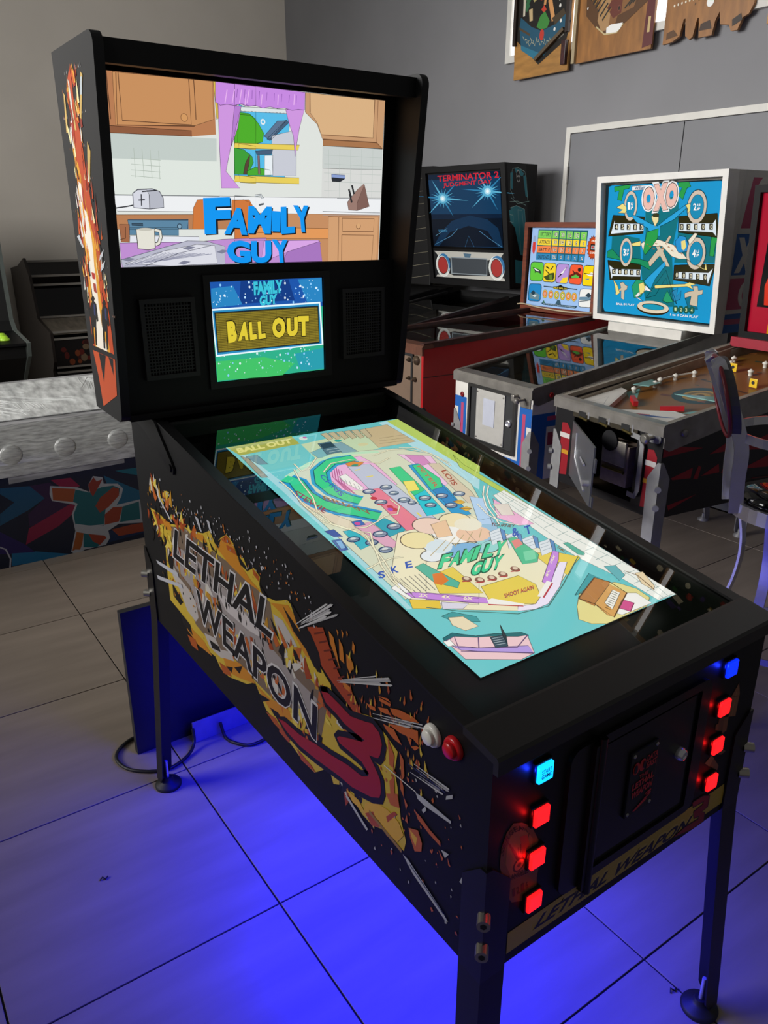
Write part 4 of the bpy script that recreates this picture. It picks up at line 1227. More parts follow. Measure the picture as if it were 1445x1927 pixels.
ART['WAR']=[('p','9cc0ee',0,[20,501,531,501,533,-1,6,-4]),
('p','1d5a68',1,[71,487,454,485,443,295,64,299]),
('p','7fd05a',2,[74,482,180,481,179,435,71,436]),
('t','20303a',3,'VICTORY',[86,444,172,443,89,472],0.01),
('p','7fd05a',2,[188,480,234,479,233,434,187,435]),
('t','f4f2e0',3,'40',[199,443,226,442,199,473],0.06),
('t','223038',4,'40',[200,443,225,442,200,473],0),
('p','7fd05a',2,[243,479,289,477,288,433,242,434]),
('t','f4f2e0',3,'20',[254,442,281,441,254,471],0.06),
('t','223038',4,'20',[255,442,280,441,255,471],0),
('p','7fd05a',2,[297,477,342,476,341,432,297,433]),
('t','f4f2e0',3,'16',[308,440,334,440,308,470],0.06),
('t','223038',4,'16',[309,440,333,440,309,470],0),
('p','7fd05a',2,[351,475,395,474,394,431,350,432]),
('t','f4f2e0',3,'12',[361,439,387,439,361,468],0.06),
('t','223038',4,'12',[362,439,386,439,362,468],0),
('p','7fd05a',2,[403,474,446,473,445,430,402,431]),
('t','f4f2e0',3,'8',[419,438,432,438,419,467],0.06),
('t','223038',4,'8',[420,438,431,438,420,467],0),
('p','f0d33a',2,[72,431,180,431,178,390,69,391]),
('t','20303a',3,'ATTACK',[84,399,171,398,86,421],0.01),
('p','f0d33a',2,[187,430,234,429,233,390,186,391]),
('t','f4f2e0',3,'30',[198,399,225,398,198,423],0.06),
('t','223038',4,'30',[199,399,224,398,199,423],0),
('p','f0d33a',2,[243,429,288,428,287,390,242,390]),
('t','f4f2e0',3,'16',[254,398,280,398,253,422],0.06),
('t','223038',4,'16',[254,398,279,398,254,422],0),
('p','f0d33a',2,[297,428,342,427,341,389,296,390]),
('t','f4f2e0',3,'12',[308,397,334,397,308,421],0.06),
('t','223038',4,'12',[309,397,333,397,309,421],0),
('p','f0d33a',2,[350,427,394,426,393,388,349,389]),
('t','f4f2e0',3,'8',[367,396,379,396,367,420],0.06),
('t','223038',4,'8',[368,396,379,396,368,420],0),
('p','f0d33a',2,[403,426,446,425,445,388,401,388]),
('t','f4f2e0',3,'4',[419,396,431,395,419,419],0.06),
('t','223038',4,'4',[419,396,430,395,419,419],0),
('p','f08448',2,[70,384,179,385,177,344,67,344]),
('t','20303a',3,'BATTLE',[82,352,171,352,84,373],0.01),
('p','f08448',2,[187,384,233,383,232,345,185,345]),
('t','f4f2e0',3,'16',[198,352,225,352,198,377],0.06),
('t','223038',4,'16',[199,352,224,352,199,377],0),
('p','f08448',2,[242,383,288,383,287,344,241,344]),
('t','f4f2e0',3,'12',[253,352,279,352,253,376],0.06),
('t','223038',4,'12',[254,352,278,352,254,376],0),
('p','f08448',2,[296,383,341,382,340,344,295,344]),
('t','f4f2e0',3,'8',[313,352,326,352,313,376],0.06),
('t','223038',4,'8',[314,352,325,352,314,376],0),
('p','f08448',2,[350,382,394,382,393,344,349,344]),
('t','f4f2e0',3,'4',[366,352,379,351,366,375],0.06),
('t','223038',4,'4',[367,352,378,351,367,375],0),
('p','f08448',2,[402,381,445,381,444,344,401,344]),
('t','f4f2e0',3,'2',[418,351,430,351,418,375],0.06),
('t','223038',4,'2',[419,351,430,351,419,375],0),
('p','2f86b8',2,[67,336,179,338,177,297,64,296]),
('t','20303a',3,'DEFEND',[80,304,170,305,82,326],0.01),
('p','2f86b8',2,[186,338,233,338,232,299,185,298]),
('t','f4f2e0',3,'12',[197,306,224,307,197,331],0.06),
('t','223038',4,'12',[198,306,223,306,198,331],0),
('p','2f86b8',2,[241,338,287,337,286,299,240,299]),
('t','f4f2e0',3,'8',[259,307,272,306,259,331],0.06),
('t','223038',4,'8',[259,307,271,306,259,331],0),
('p','2f86b8',2,[296,337,341,337,340,299,295,299]),
('t','f4f2e0',3,'4',[313,307,326,307,313,331],0.06),
('t','223038',4,'4',[313,307,325,306,313,331],0),
('p','2f86b8',2,[349,337,393,337,392,299,348,299]),
('t','f4f2e0',3,'2',[366,307,378,307,366,330],0.06),
('t','223038',4,'2',[366,307,377,307,366,331],0),
('p','2f86b8',2,[401,337,444,337,443,300,400,299]),
('t','f4f2e0',3,'2',[417,307,430,307,417,330],0.06),
('t','223038',4,'2',[418,307,429,307,418,330],0),
('p','2a1a14',2,[531,385,538,372,530,364,534,347,525,345,526,327,516,331,514,314,505,324,500,309,493,323,485,313,481,330,472,326,472,344,461,345,465,362,455,370,462,383,454,396,463,404,459,421,469,423,467,441,477,437,480,454,489,444,494,459,501,445,509,455,512,437,522,442,522,424,532,422,528,406,538,398]),
('p','c04a20',3,[529,385,536,373,528,365,532,350,523,348,524,331,515,335,513,319,504,328,499,314,493,327,486,318,482,334,473,330,473,346,464,348,467,364,458,371,464,383,457,395,466,403,461,418,471,420,469,437,479,433,481,449,489,440,494,454,500,440,508,450,511,434,520,438,520,421,529,419,526,404,535,397]),
('t','f4efe0',4,'FREE',[483,418,524,417,485,430],0.02),
('t','f4efe0',4,'GAMES',[477,349,524,348,479,361],0.02),
('p','1a1a1a',4,[480,405,524,404,523,367,479,369]),
('p','9aa0a4',5,[485,398,522,397,520,373,484,374]),
('p','c23a34',6,[488,392,503,392,501,380,488,381]),
('p','16303c',2,[23,262,28,278,48,284,115,284,129,279,134,257,134,183,129,167,110,161,41,159,26,164,22,186]),
('p','62c83c',3,[27,259,32,275,50,280,113,280,126,275,131,255,131,185,126,170,108,164,44,163,30,168,26,188]),
('p','16303c',2,[134,260,139,277,157,282,218,282,231,277,236,255,235,181,231,165,212,159,149,158,135,163,131,185]),
('p','f0d22c',3,[137,258,142,274,159,279,216,279,228,274,232,253,232,183,228,168,211,163,152,162,139,167,135,187]),
('p','16303c',2,[235,259,240,276,259,281,320,281,334,276,338,254,337,179,333,163,315,158,252,158,238,164,234,186]),
('p','b493d6',3,[239,257,243,272,260,277,318,278,331,273,335,252,334,182,330,166,313,161,254,162,242,167,238,188]),
('p','16303c',2,[341,260,347,276,364,282,424,281,437,276,441,254,439,179,435,163,417,158,355,159,342,165,338,187]),
('p','ee5a34',3,[345,258,349,273,366,278,422,278,434,273,437,252,436,181,432,166,415,161,358,163,345,168,342,189]),
('p','16303c',2,[442,258,447,275,464,281,521,281,534,275,538,254,538,178,534,162,516,156,456,154,443,159,440,182]),
('p','f2d412',3,[445,256,450,272,466,277,519,277,531,272,535,252,535,181,531,165,515,159,459,158,446,163,443,184]),
('p','16303c',2,[20,122,25,138,44,143,110,145,124,140,128,120,126,49,121,34,102,28,37,26,23,31,18,51]),
('p','1d86c6',3,[23,120,28,135,46,140,107,142,120,137,124,118,123,51,118,37,100,31,39,30,26,34,22,53]),
('p','16303c',2,[429,118,434,134,453,139,517,140,530,135,535,115,533,46,528,30,510,24,445,22,431,26,427,47]),
('p','e9ecea',3,[432,116,437,131,455,136,515,137,527,132,531,113,530,48,525,33,508,28,448,25,434,30,430,49]),
('p','2a3a34',4,[41,247,55,247,102,234,112,224,120,205,99,214,75,218,63,210,63,223]),
('p','e6ecea',5,[50,243,79,237,100,225,75,225]),
('p','3d4a1c',4,[137,191,168,204,186,216,221,222,227,193,214,174,165,171]),
('p','6a8a2c',5,[182,205,204,208,210,177,187,179]),
('s','23301c',5,6,[148,237,186,209]),
('s','2a2a1c',5,9,[154,257,180,245]),
('s','2a2a1c',5,7,[211,262,189,235]),
('p','2a2034',4,[245,185,274,221,316,264,318,259,292,222,266,200]),
('p','eef0ee',5,[268,215,316,263,292,222]),
('p','f2d22c',4,[270,162,293,193,329,202,328,170,320,163]),
('p','6a1c14',4,[340,213,369,226,394,238,432,218,432,201,345,192]),
('p','5ab84a',5,[357,205,390,220,415,209,412,200,361,197]),
('e','2a1a14',5,[413,250,12,12]),
('s','2a1a14',5,7,[364,243,381,226]),
('p','eef0ea',4,[452,230,484,228,504,240,524,230,517,218,493,215]),
('s','2a2a14',5,5,[452,230,484,228,524,230]),
('p','5a86a8',4,[457,197,493,201,486,192]),
('p','6a8a94',4,[29,72,52,88,76,90,118,71,110,40,35,42]),
('p','1f3a48',5,[38,80,61,100,81,83,62,67]),
('p','dfe8ea',5,[53,66,91,69,77,54]),
('p','6a8ea4',4,[433,85,529,96,528,71,431,67]),
('p','2f4450',5,[473,98,496,117,521,98,498,86]),
('s','3a4a54',5,5,[434,57,490,68,526,78]),
('p','10140c',4,[216,133,260,140,279,149,299,141,336,134,334,123,287,115,225,121]),
('t','d9c23c',5,'MULTIPLEX',[225,122,330,122,226,132],0.02),
('s','1d2a34',3,6,[144,131,216,130]),
('s','1d2a34',3,6,[338,131,410,129]),
('e','6a6a2c',3,[159,83,21,28]),
('e','e0b84a',4,[159,83,19,26]),
('e','d8603a',5,[159,83,14,19]),
('e','eadfc8',6,[159,83,8,12]),
('t','b84a3a',7,'1',[155,76,164,76,155,90],0),
('e','6a6a2c',3,[207,83,21,28]),
('e','e0b84a',4,[207,83,19,26]),
('e','d8603a',5,[207,83,14,19]),
('e','eadfc8',6,[207,83,8,12]),
('t','b84a3a',7,'2',[203,75,212,76,203,90],0),
('e','6a6a2c',3,[254,82,21,28]),
('e','e0b84a',4,[254,82,19,26]),
('e','86a83a',5,[254,82,14,19]),
('e','eadfc8',6,[254,82,8,12]),
('t','b84a3a',7,'3',[250,75,259,76,250,89],0),
('e','6a6a2c',3,[301,82,21,28]),
('e','e0b84a',4,[301,82,19,26]),
('e','86a83a',5,[301,82,14,19]),
('e','eadfc8',6,[301,82,8,12]),
('t','b84a3a',7,'4',[297,75,305,75,297,89],0),
('e','6a6a2c',3,[346,82,21,28]),
('e','e0b84a',4,[346,82,19,26]),
('e','d8603a',5,[346,82,14,19]),
('e','eadfc8',6,[346,82,8,12]),
('t','b84a3a',7,'5',[342,74,351,75,342,88],0),
('e','6a6a2c',3,[391,81,21,28]),
('e','e0b84a',4,[391,81,19,26]),
('e','d8603a',5,[391,81,14,19]),
('e','eadfc8',6,[391,81,8,12]),
('t','b84a3a',7,'6',[387,74,396,75,387,88],0),
('p','24485c',3,[130,23,265,24,420,27,408,10,149,12]),
('t','c9dcea',4,'SIX MAPS SHOW POINTS ON SCOREBOARD',[151,15,404,14,152,22],0),
('p','3a5a6c',4,[247,23,264,53,285,51,295,24]),
('p','3a6a4c',4,[139,24,152,42,166,24]),
('p','8fa6c8',2,[32,448,53,448,55,412,31,411]),
('p','cf3a34',3,[31,410,53,409,55,365,44,328,30,349,29,379])]
ART['DARK']=[('p','0c2038',0,[0,560,640,560,640,0,0,0]),
('p','143a5c',1,[-1,520,639,529,638,252,-1,255]),
('p','0a1524',1,[-2,214,642,223,640,0,0,0]),
('p','5aaed2',2,[121,367,363,354,125,386]),
('p','2f7fae',2,[118,368,226,341,129,385]),
('p','5aaed2',2,[114,370,201,321,132,383]),
('p','2f7fae',2,[112,373,215,232,134,380]),
('p','5aaed2',2,[111,376,127,302,135,377]),
('p','2f7fae',2,[112,379,87,305,134,373]),
('p','5aaed2',2,[114,382,-30,252,132,371]),
('p','2f7fae',2,[117,384,23,337,129,368]),
('p','5aaed2',2,[121,386,7,361,126,367]),
('p','2f7fae',2,[125,386,-130,401,121,367]),
('p','5aaed2',2,[129,385,17,413,118,368]),
('p','2f7fae',2,[132,383,43,433,114,370]),
('p','5aaed2',2,[134,380,27,527,112,373]),
('p','2f7fae',2,[135,377,119,452,111,376]),
('p','5aaed2',2,[134,373,159,448,112,379]),
('p','2f7fae',2,[132,371,275,500,114,382]),
('p','5aaed2',2,[129,368,222,415,117,384]),
('p','2f7fae',2,[126,367,237,391,121,386]),
('e','5aaed2',3,[123,376,46,40]),
('e','a9def2',4,[123,376,28,24]),
('e','f0fbff',5,[123,376,14,12]),
('p','5aaed2',2,[529,410,752,396,532,428]),
('p','2f7fae',2,[525,411,624,385,536,427]),
('p','5aaed2',2,[522,413,601,365,539,425]),
('p','2f7fae',2,[520,416,610,279,541,422]),
('p','5aaed2',2,[520,419,532,347,541,419]),
('p','2f7fae',2,[520,422,495,351,541,416]),
('p','5aaed2',2,[522,425,385,299,539,414]),
('p','2f7fae',2,[525,427,436,381,536,411]),
('p','5aaed2',2,[529,428,423,405,533,410]),
('p','2f7fae',2,[532,428,298,443,529,410]),
('p','5aaed2',2,[536,427,434,455,525,411]),
('p','2f7fae',2,[539,425,459,475,522,413]),
('p','5aaed2',2,[541,422,447,565,520,416]),
('p','2f7fae',2,[541,419,529,492,520,419]),
('p','5aaed2',2,[541,416,567,488,520,422]),
('p','2f7fae',2,[539,414,675,538,522,425]),
('p','5aaed2',2,[536,411,624,456,525,427]),
('p','2f7fae',2,[533,410,636,433,529,428]),
('e','5aaed2',3,[531,419,46,40]),
('e','a9def2',4,[531,419,28,24]),
('e','f0fbff',5,[531,419,14,12]),
('p','12304e',3,[0,0,93,123,198,204,362,243,518,213,607,146,640,0]),
('p','0a1626',4,[52,-1,169,114,346,164,512,127,597,6]),
('s','4f86ac',5,4,[13,13,181,85,246,144]),
('s','4f86ac',5,4,[631,6,509,79,441,126]),
('s','6fa6c4',5,2.5,[27,83,145,144]),
('s','35648a',5,3,[302,-1,342,87,386,1]),
('t','c8283a',9,'TERMINATOR 2',[89,504,631,511,90,551],0.02),
('t','c8283a',9,'JUDGMENT DAY',[138,454,570,465,140,494],0.015),
('t','3f8fc0',6,'Williams',[57,115,144,118,57,133],0.01)]
ART['SPK']=[('p','17191c',0,[0,210,640,210,640,0,0,0]),
('p','b7b6ae',1,[4,208,637,208,606,167,504,153,170,156,56,158]),
('p','b7b6ae',1,[13,17,140,34,177,20,497,32,543,49,636,19,638,2,3,3]),
('p','3c4248',3,[168,159,488,156,480,43,166,40]),
('p','8f9aa0',2,[158,167,495,165,486,35,155,32]),
('e','dfe4e2',2,[80,96,68,92]),
('e','2f6fa0',3,[91,112,60,78]),
('e','d7d6cf',4,[76,92,58,80]),
('e','20282c',5,[80,96,50,70]),
('e','a3302c',6,[80,96,46,64]),
('e','dfe4e2',2,[571,95,68,92]),
('e','2f6fa0',3,[581,110,60,78]),
('e','d7d6cf',4,[567,91,58,80]),
('e','20282c',5,[571,95,50,70]),
('e','a3302c',6,[571,95,46,64]),
('p','4a6a80',3,[282,197,354,194,341,165,293,166])]
ART['ARM']=[('p','0b0d10',0,[0,720,260,720,260,0,0,0]),
('p','3690a0',1,[23,472,106,486,221,465,228,368,264,354,274,174,138,197,66,377]),
('p','3690a0',1,[4,459,41,463,76,357,16,392]),
('p','3690a0',1,[60,168,244,149,246,13,55,26]),
('p','3690a0',1,[101,696,181,690,228,668,202,652,115,671]),
('p','3690a0',1,[42,669,75,672,64,574,39,586]),
('p','3690a0',1,[216,656,248,659,274,532,239,541]),
('s','a9cfc8',2,3,[23,472,106,486,221,465,228,368,264,354,274,174]),
('s','a9cfc8',2,3,[125,462,183,457,216,198,150,202,125,462]),
('s','a9cfc8',2,3,[10,435,58,430,56,387,10,393]),
('s','a9cfc8',2,3,[18,506,123,511,236,489]),
('s','a9cfc8',2,3,[37,530,123,498,287,512]),
('s','a9cfc8',2,3,[62,672,76,693,153,699,239,679,256,646,268,514]),
('s','a9cfc8',2,3,[46,665,33,576,79,527]),
('e','c9cfcc',2,[147,652,26,34]),
('e','0b0d10',3,[147,652,22,29]),
('t','d9dcd8',4,'W',[125,646,171,645,124,658],0.03)]
ART['BOARDA']=[('p','1b1712',1,[-3,416,324,412,327,150,310,100,153,37,-3,140]),
('p','14120f',2,[27,397,298,394,304,175,36,203]),
('p','20556e',3,[29,206,98,166,161,145,245,156,297,180,330,154,323,138,245,108,186,64,134,55,40,100,23,175]),
('p','2b7590',4,[37,114,186,64,134,54,40,98]),
('p','d79a5e',4,[176,322,208,327,259,313,265,266,213,237,239,170,219,166,191,232,194,269,220,284,195,295,185,271,178,225,165,226]),
('p','3f8a3c',4,[129,162,149,194,175,206,206,170,193,150,155,150]),
('p','c8402c',5,[152,213,168,226,184,209,168,202]),
('e','c23a2c',5,[164,132,13,19]),
('p','2e6a42',4,[31,297,47,311,64,293,46,274]),
('p','2e6a42',4,[55,260,71,275,88,256,71,237]),
('p','2e6a42',4,[49,240,65,255,82,236,64,217]),
('p','b3a46a',4,[103,293,125,300,135,289,113,280]),
('p','b3a46a',4,[122,297,144,304,154,293,132,285]),
('p','b3a46a',4,[116,262,137,269,147,258,126,249]),
('p','b3a46a',4,[97,255,118,263,128,252,107,243]),
('p','a22c2c',5,[143,265,166,265,165,243,146,243]),
('p','cfc8b4',4,[40,272,56,273,54,207,42,207]),
('p','c9b083',4,[77,224,99,225,104,186,85,185]),
('s','c9c39a',6,1.6,[47,142,59,128,75,130]),
('s','c9c39a',6,1.6,[63,133,75,116,90,124]),
('s','c9c39a',6,1.6,[79,124,92,104,105,117]),
('s','c9c39a',6,1.6,[96,131,108,113,120,110]),
('s','c9c39a',6,1.6,[112,122,125,101,136,121]),
('s','c9c39a',6,1.6,[129,130,142,111,151,114]),
('s','c9c39a',6,1.6,[145,120,158,99,166,107]),
('s','c9c39a',6,1.6,[162,111,175,108,182,100]),
('s','c9c39a',6,1.6,[179,119,191,96,197,111]),
('s','c9c39a',6,1.6,[195,109,208,106,213,104]),
('s','c9c39a',6,1.6,[212,117,225,93,228,97]),
('s','c9c39a',6,1.6,[229,107,242,103,244,108]),
('e','e6e4dc',6,[258,232,6,6]),
('e','e6e4dc',6,[271,162,6,6]),
('e','e6e4dc',6,[238,140,6,6]),
('e','e6e4dc',6,[262,210,6,6]),
('e','e6e4dc',6,[317,125,6,6]),
('p','55422a',5,[23,175,91,145,91,137,22,167]),
('p','473a28',5,[219,177,284,199,297,180,239,153]),
('p','8f8b80',6,[212,104,291,129,294,115,219,90])]
ART['BOARDB']=[('p','5a3a1c',1,[49,429,512,431,512,174,347,108,221,87,153,118,70,173]),
('p','8a5f36',2,[139,302,260,316,462,251,413,162,304,146,291,115,196,96,158,166]),
('p','b08a5e',3,[184,251,232,260,254,175,243,105,195,101,159,144]),
('p','6a3326',3,[221,185,268,216,299,222,332,201,328,153,273,139]),
('s','26241f',4,8,[77,245,132,286]),
('s','b58a3a',5,3,[89,243,140,282]),
('s','26241f',4,8,[97,227,151,269]),
('s','b58a3a',5,3,[108,225,160,264]),
('s','26241f',4,8,[116,210,171,252]),
('s','b58a3a',5,3,[128,208,179,247]),
('s','26241f',4,8,[136,193,190,234]),
('s','b58a3a',5,3,[147,191,199,230]),
('s','26241f',4,8,[155,176,209,217]),
('s','b58a3a',5,3,[167,174,218,213]),
('s','26241f',4,8,[175,159,228,200]),
('s','b58a3a',5,3,[186,157,237,196]),
('s','26241f',4,8,[194,142,247,183]),
('s','b58a3a',5,3,[205,140,256,179]),
('s','2b2a22',4,7,[350,166,396,192]),
('s','2b2a22',4,7,[377,172,419,196]),
('s','2b2a22',4,7,[403,178,442,200]),
('s','2b2a22',4,7,[429,184,465,204]),
('s','2b2a22',4,7,[455,189,487,208]),
('s','2b2a22',4,7,[480,195,510,212]),
('p','3a3226',4,[403,207,470,239,486,226,419,194]),
('e','7a4636',4,[311,172,12,12]),
('e','2a221a',5,[311,172,7,7]),
('e','f2f2ee',6,[111,288,5,5]),
('e','f2f2ee',6,[325,248,5,5]),
('e','f2f2ee',6,[265,246,5,5]),
('e','f2f2ee',6,[79,200,5,5]),
('p','f6f6f2',7,[231,110,262,119,346,116,332,96,305,86,232,90]),
('s','cbb98a',6,6,[153,123,220,88,309,85,350,112]),
('p','5e2626',4,[505,175,557,183,563,15,496,8]),
('p','c7ad78',5,[522,115,538,115,537,60,520,60])]
ART['WRAP']=[('p','14203c',0,[-38,406,646,419,605,-18,-103,-6]),
('p','155a86',1,[-40,395,91,381,144,309,69,268,-68,215,-59,272,9,316,-44,367]),
('p','3a2050',1,[86,382,176,382,278,248,56,180,60,246,144,309]),
('p','a01c4c',2,[183,393,274,388,312,338,244,327]),
('p','a01c4c',2,[53,175,257,258,298,231,188,157,27,96]),
('p','0f6a94',1,[430,371,601,257,602,206,468,201]),
('p','10788c',1,[490,384,609,382,610,338,529,365]),
('p','1a7ab0',1,[-37,87,244,-8,176,-10,-50,5]),
('p','2a1c6a',1,[-73,186,27,96,63,50,-90,76]),
('p','14305c',1,[244,81,615,72,610,27,245,5]),
('p','c9ccd4',2,[176,365,300,334,352,300,351,337,379,377,423,363,425,329,493,316,517,286,503,245,475,206,602,212,604,82,474,104,418,79,422,39,397,6,291,6,273,-2,244,-8,226,9,260,115,255,203,278,248,174,290,168,325]),
('p','b85a34',3,[183,354,288,328,269,265,179,292]),
('p','12707e',3,[288,325,352,297,411,313,469,311,502,289,493,259,422,211,398,109,264,145,263,201,289,251,269,265]),
('p','b0432c',4,[371,222,399,260,468,302,496,290,492,253,433,203,389,183]),
('p','b0432c',4,[411,169,456,198,503,191,476,117,404,114]),
('p','12707e',4,[503,191,589,202,585,106,481,112]),
('p','b8622c',4,[247,17,232,14,265,108,297,94,284,40,269,11]),
('p','12707e',4,[297,94,324,81,368,13,349,4,287,20]),
('p','b0432c',4,[319,85,397,57,404,43,368,13,336,40]),
('p','a83c30',4,[355,299,351,337,381,371,393,347,422,354,401,321,366,273]),
('s','cfd2da',5,5,[265,148,330,124,398,115]),
('p','b0482c',2,[436,81,533,85,604,82,605,35,467,38]),
('s','c9c6d6',2,7,[-85,111,-62,94,-49,42,-59,-5])]
# ================================================================== the room
TH=-.0154
def make_floor():
    f=struct('floor',MB().box(-2.6,3.6,-1.4,6.75,-.06,-.004),mat('dark_grout','1e1a18',.9))
    m=mat('stone_tile','85796d',.36,noise=.16,scale=1.6,stretch=(1,7,1),bump=.03,spec=.35)
    s=.6; g=.0022; me=MB().bbox_(g,s-g,g,s-g,-.004,0,.0012).mesh('floor_tile'); me.materials.append(m)
    c,sn=math.cos(TH),math.sin(TH)
    for i in range(-5,7):
        for j in range(-4,11):
            a,b=i*.6,j*.6; x,y=.0531+c*a-sn*b,.7391+sn*a+c*b
            if -2.5<x and x+.6<3.75 and -1.35<y and y+.6<6.85:
                o=link('floor_tile',me,f,None,(x,y,0)); o.rotation_euler=(0,0,TH)
    return f
make_floor()
WG=mat('grey_wall_paint','838386',.7,noise=.05,scale=2,bump=.05); WP=mat('pale_wall_paint','cfc8bd',.75,noise=.05,scale=1.5,bump=.05)
XW=3.45; YW=6.6
struct('wall_right',MB().box(XW,XW+.12,-1.4,YW+.12,0,4.3),WG)
struct('wall_back',MB().box(-2.6,XW,YW,YW+.12,0,4.3),WP)
wn=struct('window_1',ringmesh([(.6,2.52),(3.66,2.52),(3.66,3.5),(.6,3.5)],[(.64,2.56),(3.62,2.56),(3.62,3.46),(.64,3.46)],'x',XW-.03,XW),WHITE)
part('window_pane',MB().box(XW-.012,XW-.004,.64,3.62,2.56,3.46),mat('bright_daylight_pane','f4f8fb',.3,emit=1.6),wn)
dr=struct('door_1',ringmesh([(.9,0.0),(3.09,0.0),(3.09,2.1),(.9,2.1)],[(.94,0.0),(3.055,0.0),(3.055,2.065),(.94,2.065)],'x',XW-.022,XW),WHITE)
DG=mat('grey_door_paint','76777b',.55,noise=.04,scale=3)
part('door_leaf',MB().box(XW-.014,XW-.001,2.262,3.054,.005,2.06),DG,dr); part('door_leaf',MB().box(XW-.014,XW-.001,.942,2.256,.005,2.06),DG,dr)
for z in (.3,1.78): part('door_hinge',MB().cyl((XW-.026,3.058,z),(XW-.026,3.058,z+.1),.009),WHITE,dr)

# ================================================================== the lit machine in front
W=.632; L=1.294; SL=.1822
def rail_z(y): return .9269+SL*y
hero=thing('virtual_pinball_machine','black digital pinball machine with three lit screens and blue light under it','pinball machine')
prof=[(0,.538),(L,.561),(L,1.124),(1.085,1.124),(0,rail_z(0)-.004)]
sp=part('side_panel',MB().prism(prof,'x',0,.018),BLK,hero); part('side_panel',MB().prism(prof,'x',W-.018,W),BLK,hero)
def shard_items():
    it=[];r=random.Random(5)
    def shard(u,v,s,col,ly=7):
        a=r.uniform(0,6.28); n=r.choice((3,4,4,5)); it.append(('p',col,ly,[c for i in range(n) for c in (u+s*r.uniform(.4,1)*math.cos(a+i*6.28/n),v+s*r.uniform(.5,1.4)*math.sin(a+i*6.28/n))]))
    for i in range(210):                       # white chips thrown up above the blast
        u=r.uniform(430,1150); v=(955 if u>800 else 962)-max(0,u-900)*.12-max(0,520-u)*.25+r.gauss(0,19); shard(u,v,r.uniform(1,4.6),r.choice(('b4b4b8','b4b4b8','9b9ba0','b0621e')),11.5)
    for i in range(90):                        # burning scraps right of the lettering
        u=r.uniform(120,340); v=r.uniform(740,900)+(340-u)*.1; s=r.uniform(3,10); a=r.uniform(-.5,.5); it.append(('p',r.choice(('a8551f','b0761c','93401a','bfa436')),7.4,[u,v,u+s*.35,v+s*.5,u+s*a,v+s*2.2,u-s*.3,v+s*.8]))
    for i in range(70): shard(r.uniform(40,330),r.uniform(575,800),r.uniform(1.2,5),r.choice(('9b9ba0','9a4a20','a8551f')))
    for i in range(50):
        t=r.random(); shard(1230-t*300+r.gauss(0,14),890-t*160+r.gauss(0,30),r.uniform(1.5,6),r.choice(('b07a1c','0a090a','9c4a16')))
    for i in range(60):
        t=r.random(); shard(1200-t*760+r.gauss(0,10),745-t*70+r.gauss(0,16),r.uniform(2,8),r.choice(('a8551f','b0761c','0a090a')))
    for i in range(60):                        # dark streaks licking through the yellow
        t=r.random(); u=1190-t*560; v=900-t*130+r.gauss(0,26); s=r.uniform(8,22); it.append(('p','0c0a09',6,[u,v,u+s*.25,v+s*.4,u+s*.1,v+s*1.5,u-s*.15,v+s*.5]))
    for i in range(300):                       # tongues of flame along the blast
        t=r.random(); cu=1215-t*960; cv=905-t*215; sg=r.choice((-1,1)); d0=r.uniform(20,70)*sg; u=cu+r.gauss(0,18); v=cv+d0
        ln=r.uniform(14,46); w_=ln*r.uniform(.14,.3); ang=math.radians(r.gauss(90 if sg>0 else -90,28)); ca,sa_=math.cos(ang),math.sin(ang)
        P_=[(0,-w_),(ln*.4,-w_*.9),(ln*.75,-w_*.2),(ln,w_*.5),(ln*.55,w_*.7),(0,w_)]
        col=r.choice(('bfa436','c9b24a','a87a20','a8551f','8c3a14','0c0a09','0c0a09','b9b4ac'))
        it.append(('p',col,r.choice((4.4,4.6,5.4,6.4)),[c for x,y in P_ for c in (u+x*ca-y*sa_,v+x*sa_+y*ca)]))
    return it
artwork('side_artwork',ART['SIDE']+shard_items(),lambda u,v,h:(-.0005-h,u/1000,v/1000),print_mat('side_vinyl',0,.4,.4),sp,'yellow and red explosion artwork with outlined black lettering')
fp=part('front_panel',MB().box(.018,W-.018,0,.018,.538,.905),BLK,hero)
artwork('front_artwork',ART['FRONT'],lambda u,v,h:(u/1000,-.0005-h,v/1000),PRINT,fp,'gold stripe, bronze badge and brass cartridges artwork')
part('rear_panel',MB().box(.018,W-.018,L-.018,L,.561,1.124),BLK,hero)
part('floor_panel',MB().add([(.018,.018,.545),(W-.018,.018,.545),(W-.018,L-.018,.567),(.018,L-.018,.567),(.018,.018,.557),(W-.018,.018,.557),(W-.018,L-.018,.579),(.018,L-.018,.579)],[[3,2,1,0],[4,5,6,7],[0,1,5,4],[1,2,6,5],[2,3,7,6],[3,0,4,7]]),MATTE,hero)
for s in (0,1):
    x0,x1=((-.003,.021),(W-.021,W+.003))[s]
    part('side_rail',MB().prism([(.05,rail_z(.05)-.004),(1.10,rail_z(1.10)-.004),(1.10,rail_z(1.10)),(.05,rail_z(.05))],'x',x0,x1),BLK2,hero)
part('lockdown_bar',MB().prism([(-.013,.9),(-.013,.9215),(-.0095,.9262),(.049,.9368),(.054,.9368),(.054,.925),(-.004,.915),(-.004,.9)],'x',-.004,W+.004),mat('lockdown_bar_paint','1a1918',.4,noise=.08,scale=60,spec=.5),hero)
def slope(u,v,z=0): return (u,v,rail_z(v)+z)
bz=MB(); q=[slope(.018,.04,-.038),slope(W-.018,.04,-.038),slope(W-.018,1.09,-.038),slope(.018,1.09,-.038)]; bz.add(q+[(a,b,c-.01) for a,b,c in q],[[0,1,2,3],[7,6,5,4],[0,4,5,1],[1,5,6,2],[2,6,7,3],[3,7,4,0]])
bez=part('screen_surround',bz,mat('surround_black','050505',.35,spec=.15),hero)
part('rear_inner_wall',MB().box(.018,W-.018,1.085,1.095,1.0,1.124),MATTE,hero)
